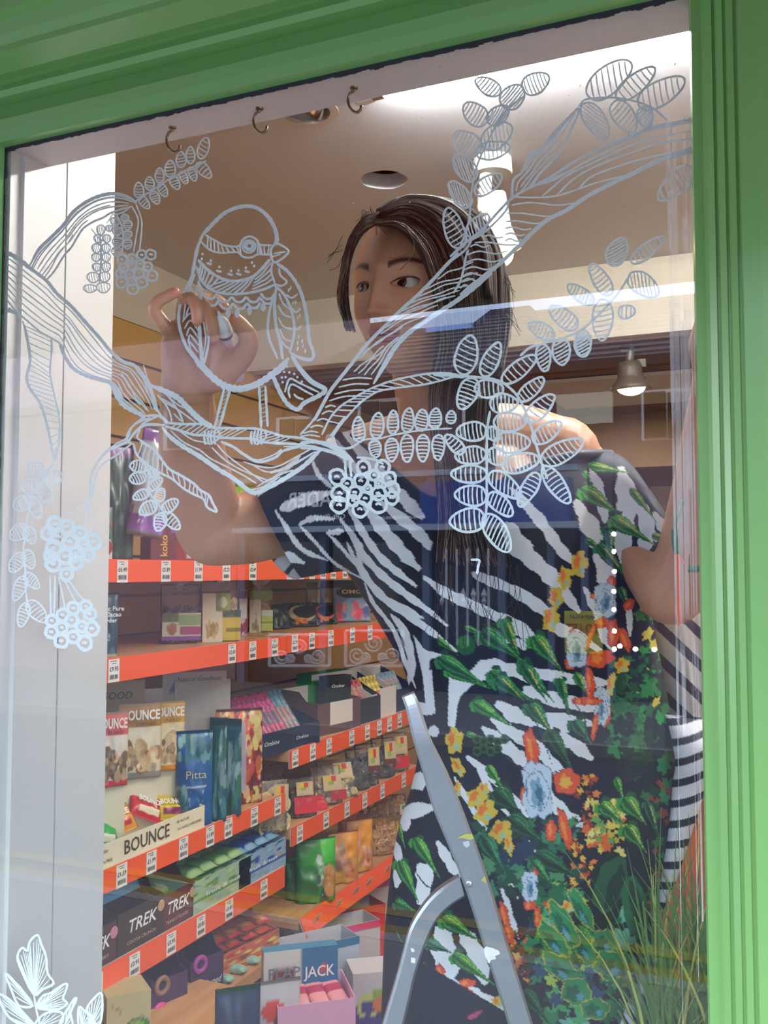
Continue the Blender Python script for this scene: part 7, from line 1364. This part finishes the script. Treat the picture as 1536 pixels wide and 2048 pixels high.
pxloft('dress', [(652, 872, 1215, 872, 1.375, .085), (640, 920, 1228, 920, 1.37, .105), (628, 1000, 1256, 1000, 1.36, .122), (645, 1080, 1290, 1080, 1.355, .125), (697, 1150, 1296, 1150, 1.355, .122), (760, 1250, 1303, 1250, 1.355, .115), (808, 1340, 1322, 1340, 1.355, .112), (826, 1420, 1335, 1420, 1.355, .115), (836, 1500, 1345, 1500, 1.355, .12),
    (824, 1570, 1350, 1570, 1.355, .125), (800, 1645, 1345, 1645, 1.355, .13), (785, 1720, 1330, 1720, 1.355, .135), (775, 1800, 1308, 1800, 1.355, .14), (768, 1880, 1290, 1880, 1.36, .14), (765, 1960, 1280, 1960, 1.36, .14), (762, 2060, 1270, 2060, 1.36, .14), (760, 2290, 1265, 2290, 1.36, .145)], folds=.0075, cutpoly=NECK)
pxloft('sleeve', [(668, 872, 760, 1130, 1.36, .07), (604, 908, 700, 1140, 1.35, .075), (552, 950, 645, 1148, 1.335, .074), (516, 984, 604, 1156, 1.325, .070)], nu=150, nb=60, folds=.003, seed=3)
pxloft('sleeve', [(1120, 912, 1180, 1150, 1.355, .082), (1222, 906, 1238, 1140, 1.335, .092), (1284, 975, 1266, 1128, 1.31, .088), (1342, 1068, 1290, 1128, 1.285, .070)], nu=150, nb=60, folds=.003, seed=5)
pxloft('sleeve_lining', [(530, 1080, 614, 1092, 1.365, .030), (546, 1122, 613, 1120, 1.365, .028), (572, 1148, 608, 1142, 1.36, .020), (590, 1160, 602, 1156, 1.36, .008)], nu=70, nb=30, colfn=lambda V: np.where((((proj(V)[0]*.9+proj(V)[1]*.8) % 46) < 12)[:, None], np.array([22., 26, 44]), np.array([206., 202, 216])))
def hem(pts, r, name='hem'): return child(MB().tube([P(*p) for p in cr(pts, 6)], r, 8).build(name, M('navy binding', (34, 40, 56)), smooth=True), woman)
hem([(1035, 948, 1.272), (1075, 930, 1.272), (1120, 916, 1.275), (1170, 908, 1.285), (1222, 908, 1.335)], .0062, 'neck_binding')
hem([(702, 868, 1.29), (745, 905, 1.28), (795, 948, 1.262), (850, 990, 1.25), (900, 1002, 1.245)], .003, 'neck_binding')
# back drape and knotted tie with curved bands
def bands(period, slope, c0=(226, 224, 232), c1=(30, 32, 46), curve=.0):
    def f(V):
        px, py = proj(V); q = (py+slope*(px-1360)+curve*(px-1370)**2)/period; m = ((q % 1) < .38)[:, None]; return np.where(m, np.array(c1, float), np.array(c0, float))
    return f
pxloft('back_drape', [(1300, 1150, 1430, 1150, 1.40, .03), (1308, 1240, 1436, 1240, 1.39, .035), (1325, 1330, 1440, 1330, 1.38, .04), (1338, 1400, 1440, 1400, 1.37, .04), (1352, 1470, 1436, 1470, 1.36, .035), (1372, 1500, 1430, 1500, 1.36, .03)], nu=120, nb=30, colfn=bands(64, -.95, (206, 196, 194)), folds=.006)
pxloft('tie', [(1330, 1430, 1432, 1440, 1.30, .012), (1345, 1480, 1436, 1490, 1.29, .028), (1352, 1530, 1424, 1530, 1.285, .026), (1346, 1570, 1408, 1580, 1.29, .022), (1337, 1650, 1386, 1652, 1.29, .018), (1322, 1750, 1352, 1756, 1.29, .015), (1302, 1828, 1318, 1836, 1.29, .008), (1298, 1850, 1308, 1856, 1.29, .006)], nu=110, nb=30, colfn=bands(41, .25, curve=.004))
pxloft('tie', [(1292, 1856, 1308, 1858, 1.285, .005), (1284, 1900, 1318, 1900, 1.285, .012), (1276, 1980, 1316, 1980, 1.285, .014), (1268, 2060, 1308, 2060, 1.285, .014), (1256, 2160, 1300, 2160, 1.285, .012)], nu=60, nb=30, colfn=bands(150, 3.2, (150, 146, 160), (34, 34, 44)))
pxloft('tie', [(1282, 1952, 1292, 1954, 1.27, .005), (1262, 1995, 1288, 1995, 1.27, .010), (1236, 2050, 1282, 2055, 1.27, .012), (1216, 2130, 1270, 2130, 1.27, .012)], nu=60, nb=30, colfn=bands(34, -1.6))
# ---------------------------------------------------------------- aluminium step ladder
alu = M('brushed aluminium', (178, 180, 188), rough=.34, metal=.85, var=.05, sc=60, bump=.05); aluw = M('white paint splash', (236, 234, 238), rough=.6); aluy = M('yellow paint splash', (196, 190, 90), rough=.6)
fl = P(1016, 2048, 1.14); lad = empty('step_ladder', (fl.x, fl.y, 0), label='aluminium step ladder with a riveted brace standing in front of her skirt', cat='ladder')
def rail(L_, R_, d, th=.022, name='rail'):
    Lc = cr(L_, 6); Rc = cr(R_, 6); mb = MB(); vs = []; n = len(Lc)
    for a, b in zip(Lc, Rc):
        dd = a[2] if len(a) > 2 else d; A = P(a[0], a[1], dd); B = P(b[0], b[1], dd); o_ = HF*th; e_ = (B-A).normalized()*.003
        vs += [A+HF*.003, A+e_, B-e_, B+HF*.003, B+o_, A+o_]
    fs = [(i*6+k, (i+1)*6+k, (i+1)*6+(k+1) % 6, i*6+(k+1) % 6) for i in range(n-1) for k in range(6)]+[tuple(range(6)), tuple(range((n-1)*6, n*6))[::-1]]
    mb.add(vs, fs); return child(mb.build(name, alu, smooth=False), lad)
rail([(804, 1396, 1.15), (812, 1420, 1.145), (826, 1480, 1.14), (845, 1545, 1.14), (866, 1618, 1.14), (922, 1755, 1.14), (967, 1893, 1.14), (1016, 2048, 1.14), (1120, 2400, 1.14), (1500, 3740, 1.14)],
     [(828, 1386, 1.15), (840, 1412, 1.145), (862, 1478, 1.14), (895, 1545, 1.14), (925, 1618, 1.14), (976, 1755, 1.14), (1018, 1893, 1.14), (1066, 2048, 1.14), (1172, 2400, 1.14), (1552, 3740, 1.14)], 1.14, .02)
rail([(919, 1755, 1.155), (880, 1780, 1.155), (850, 1810, 1.155), (822, 1855, 1.155), (806, 1910, 1.155), (791, 1965, 1.155), (766, 2050, 1.155), (700, 2280, 1.155)],
     [(930, 1795, 1.155), (900, 1815, 1.155), (874, 1843, 1.155), (853, 1886, 1.155), (838, 1930, 1.155), (828, 1965, 1.155), (808, 2050, 1.155), (745, 2280, 1.155)], 1.155, .016, 'brace')
rv = P(938, 1767, 1.1385); child(MB().ball(rv, .0045, 14, 8, (1, .6, 1)).build('rivet', M('rivet', (196, 198, 204), rough=.3, metal=.8), smooth=True), lad)
def splash(pts, m, d):
    mb = MB(); mb.prism([P(a, b, d) for a, b in pts], HF*.0008); child(mb.build('paint_splash', m), lad)
splash([(968, 1898), (972, 1893), (985, 1896), (998, 1902), (1000, 1908), (990, 1912), (992, 1918), (982, 1920), (978, 1928), (970, 1912)], aluw, 1.1385)
splash([(821, 1896), (828, 1898), (829, 1904), (823, 1904)], aluw, 1.1535); splash([(822, 1915), (831, 1917), (830, 1927), (822, 1925)], aluw, 1.1535)
splash([(914, 1676), (930, 1668), (944, 1668), (948, 1678), (938, 1680), (926, 1676)], aluy, 1.1385); splash([(962, 1760), (970, 1752), (974, 1768)], aluy, 1.1385)
splash([(925, 1684), (938, 1682), (940, 1690), (934, 1696), (928, 1692)], M('pale scuff', (206, 206, 212)), 1.1385)
# treads and far legs down to the floor
for z in (.12, .345):
    q = P(1400, 3000, 1.2); child(MB().box(-.55, -.10, .22, .42, z-.03, z).build('tread', alu), lad)
child(MB().tube([(-.56, .25, .0), (-.50, .25, .345)], .014, 8).tube([(-.09, .25, .0), (-.11, .25, .345)], .014, 8).tube([(-.58, .48, 0), (-.50, .40, .345)], .014, 8).tube([(-.06, .48, 0), (-.12, .40, .345)], .014, 8).build('legs', alu), lad)
# ---------------------------------------------------------------- grass plant low on the right
grassm = M('grass blade', (84, 124, 58), rough=.5, var=.35, sc=30); gy = M('dry grass blade', (168, 176, 92), rough=.5, var=.2)
pb = P(1385, 2190, 1.22); pe = empty('grass_plant', (pb.x, pb.y, 0), label='tall tufted green grass plant in a pot behind the jamb, low on the right', cat='plant')
rg = random.Random(5)
def blade(mb, L_, dx, dy, w):
    r0 = Vector((rg.uniform(-.05, .05), rg.uniform(-.05, .05), 0)); pts = []; vs = []
    for k in range(7): u = k/6; pts.append(pb+r0+Vector((dx*u*u*.8+dx*u*.2, dy*u*u, L_*(u-.35*u**3*(abs(dx)*3))))) 
    for k, p in enumerate(pts): ww = w*(1-(k/6)**2)+.0002; vs += [p-CR*ww, p+CR*ww, p+HF*ww*.5]
    mb.add(vs, [(k*3+a, k*3+(a+1) % 3, (k+1)*3+(a+1) % 3, (k+1)*3+a) for k in range(6) for a in range(3)])
g1, g2 = MB(), MB()
for k in range(260): blade(g1 if k % 6 else g2, rg.uniform(.14, .36), rg.uniform(-.12, .12), rg.uniform(-.08, .14), rg.uniform(.001, .0022))
o = g1.build('grass_blades', grassm, None, fix=False); o['kind'] = 'stuff'; child(o, pe); o = g2.build('grass_blades', gy, None, fix=False); o['kind'] = 'stuff'; child(o, pe)
child(MB().lathe([(0, -.16), (.065, -.16), (.085, .0), (.09, .0), (.09, .012), (.078, .012), (.07, -.01), (0, -.01)], o=pb, seg=28).build('pot', M('dark pot', (60, 62, 60), rough=.6)), pe)
child(MB().box(pb.x-.1, pb.x+.1, pb.y-.1, pb.y+.1, 0, pb.z-.16).build('stand', M('dark stand', (44, 40, 38))), pe)
tc = P(1400, 1560, 1.75); cn = empty('filler_box', (tc.x+.3, tc.y+.2, 0), label='added terracotta coloured counter front glimpsed at the lower right', cat='filler')  # box panel added to stand for an orange patch behind the plant
child(MB().box(tc.x-.12, .85, tc.y, tc.y+.5, 0, tc.z).build('filler_front', M('terracotta panel', (196, 104, 66), rough=.6, var=.12)), cn); child(MB().box(tc.x-.14, .86, tc.y-.02, tc.y+.52, tc.z, tc.z+.03).build('filler_top', ply), cn)
# ---------------------------------------------------------------- water streaks down the right side of the pane
def smear_mat():
    m = bpy.data.materials.new('dried water streak'); m.use_nodes = True; nt = m.node_tree; nt.nodes.remove(nt.nodes['Principled BSDF'])
    tr = nt.nodes.new('ShaderNodeBsdfTransparent'); d = nt.nodes.new('ShaderNodeBsdfDiffuse'); d.inputs[0].default_value = (.8, .8, .82, 1); mx = nt.nodes.new('ShaderNodeMixShader')
    tc_ = nt.nodes.new('ShaderNodeTexCoord'); no = nt.nodes.new('ShaderNodeTexNoise'); no.inputs['Scale'].default_value = 9; mr = nt.nodes.new('ShaderNodeMapRange'); mr.inputs['From Min'].default_value = .35; mr.inputs['From Max'].default_value = .75; mr.inputs['To Max'].default_value = .30
    nt.links.new(tc_.outputs['Object'], no.inputs['Vector']); nt.links.new(no.outputs['Fac'], mr.inputs['Value']); nt.links.new(mr.outputs[0], mx.inputs[0]); nt.links.new(tr.outputs[0], mx.inputs[1]); nt.links.new(d.outputs[0], mx.inputs[2]); nt.links.new(mx.outputs[0], nt.nodes['Material Output'].inputs[0]); return m
sm_ = MB(); rg = random.Random(9)
for k in range(26):
    x = AY(rg.uniform(1338, 1400), 500, -.0045).x; w = rg.choice((.0006, .001, .0016, .0035)); z1 = rg.uniform(1.75, 2.0); z0 = z1-rg.uniform(.15, .7); sm_.box(x-w/2, x+w/2, -.0046, -.0042, z0, z1)
for k in range(70):
    p = AY(rg.uniform(700, 1390), rg.uniform(120, 420), -.0045); r = rg.uniform(.0003, .0009); sm_.box(p.x-r, p.x+r, -.0046, -.0042, p.z-r, p.z+r)
o = sm_.build('water_streaks', smear_mat(), None, fix=False); o['kind'] = 'stuff'; child(o, win)
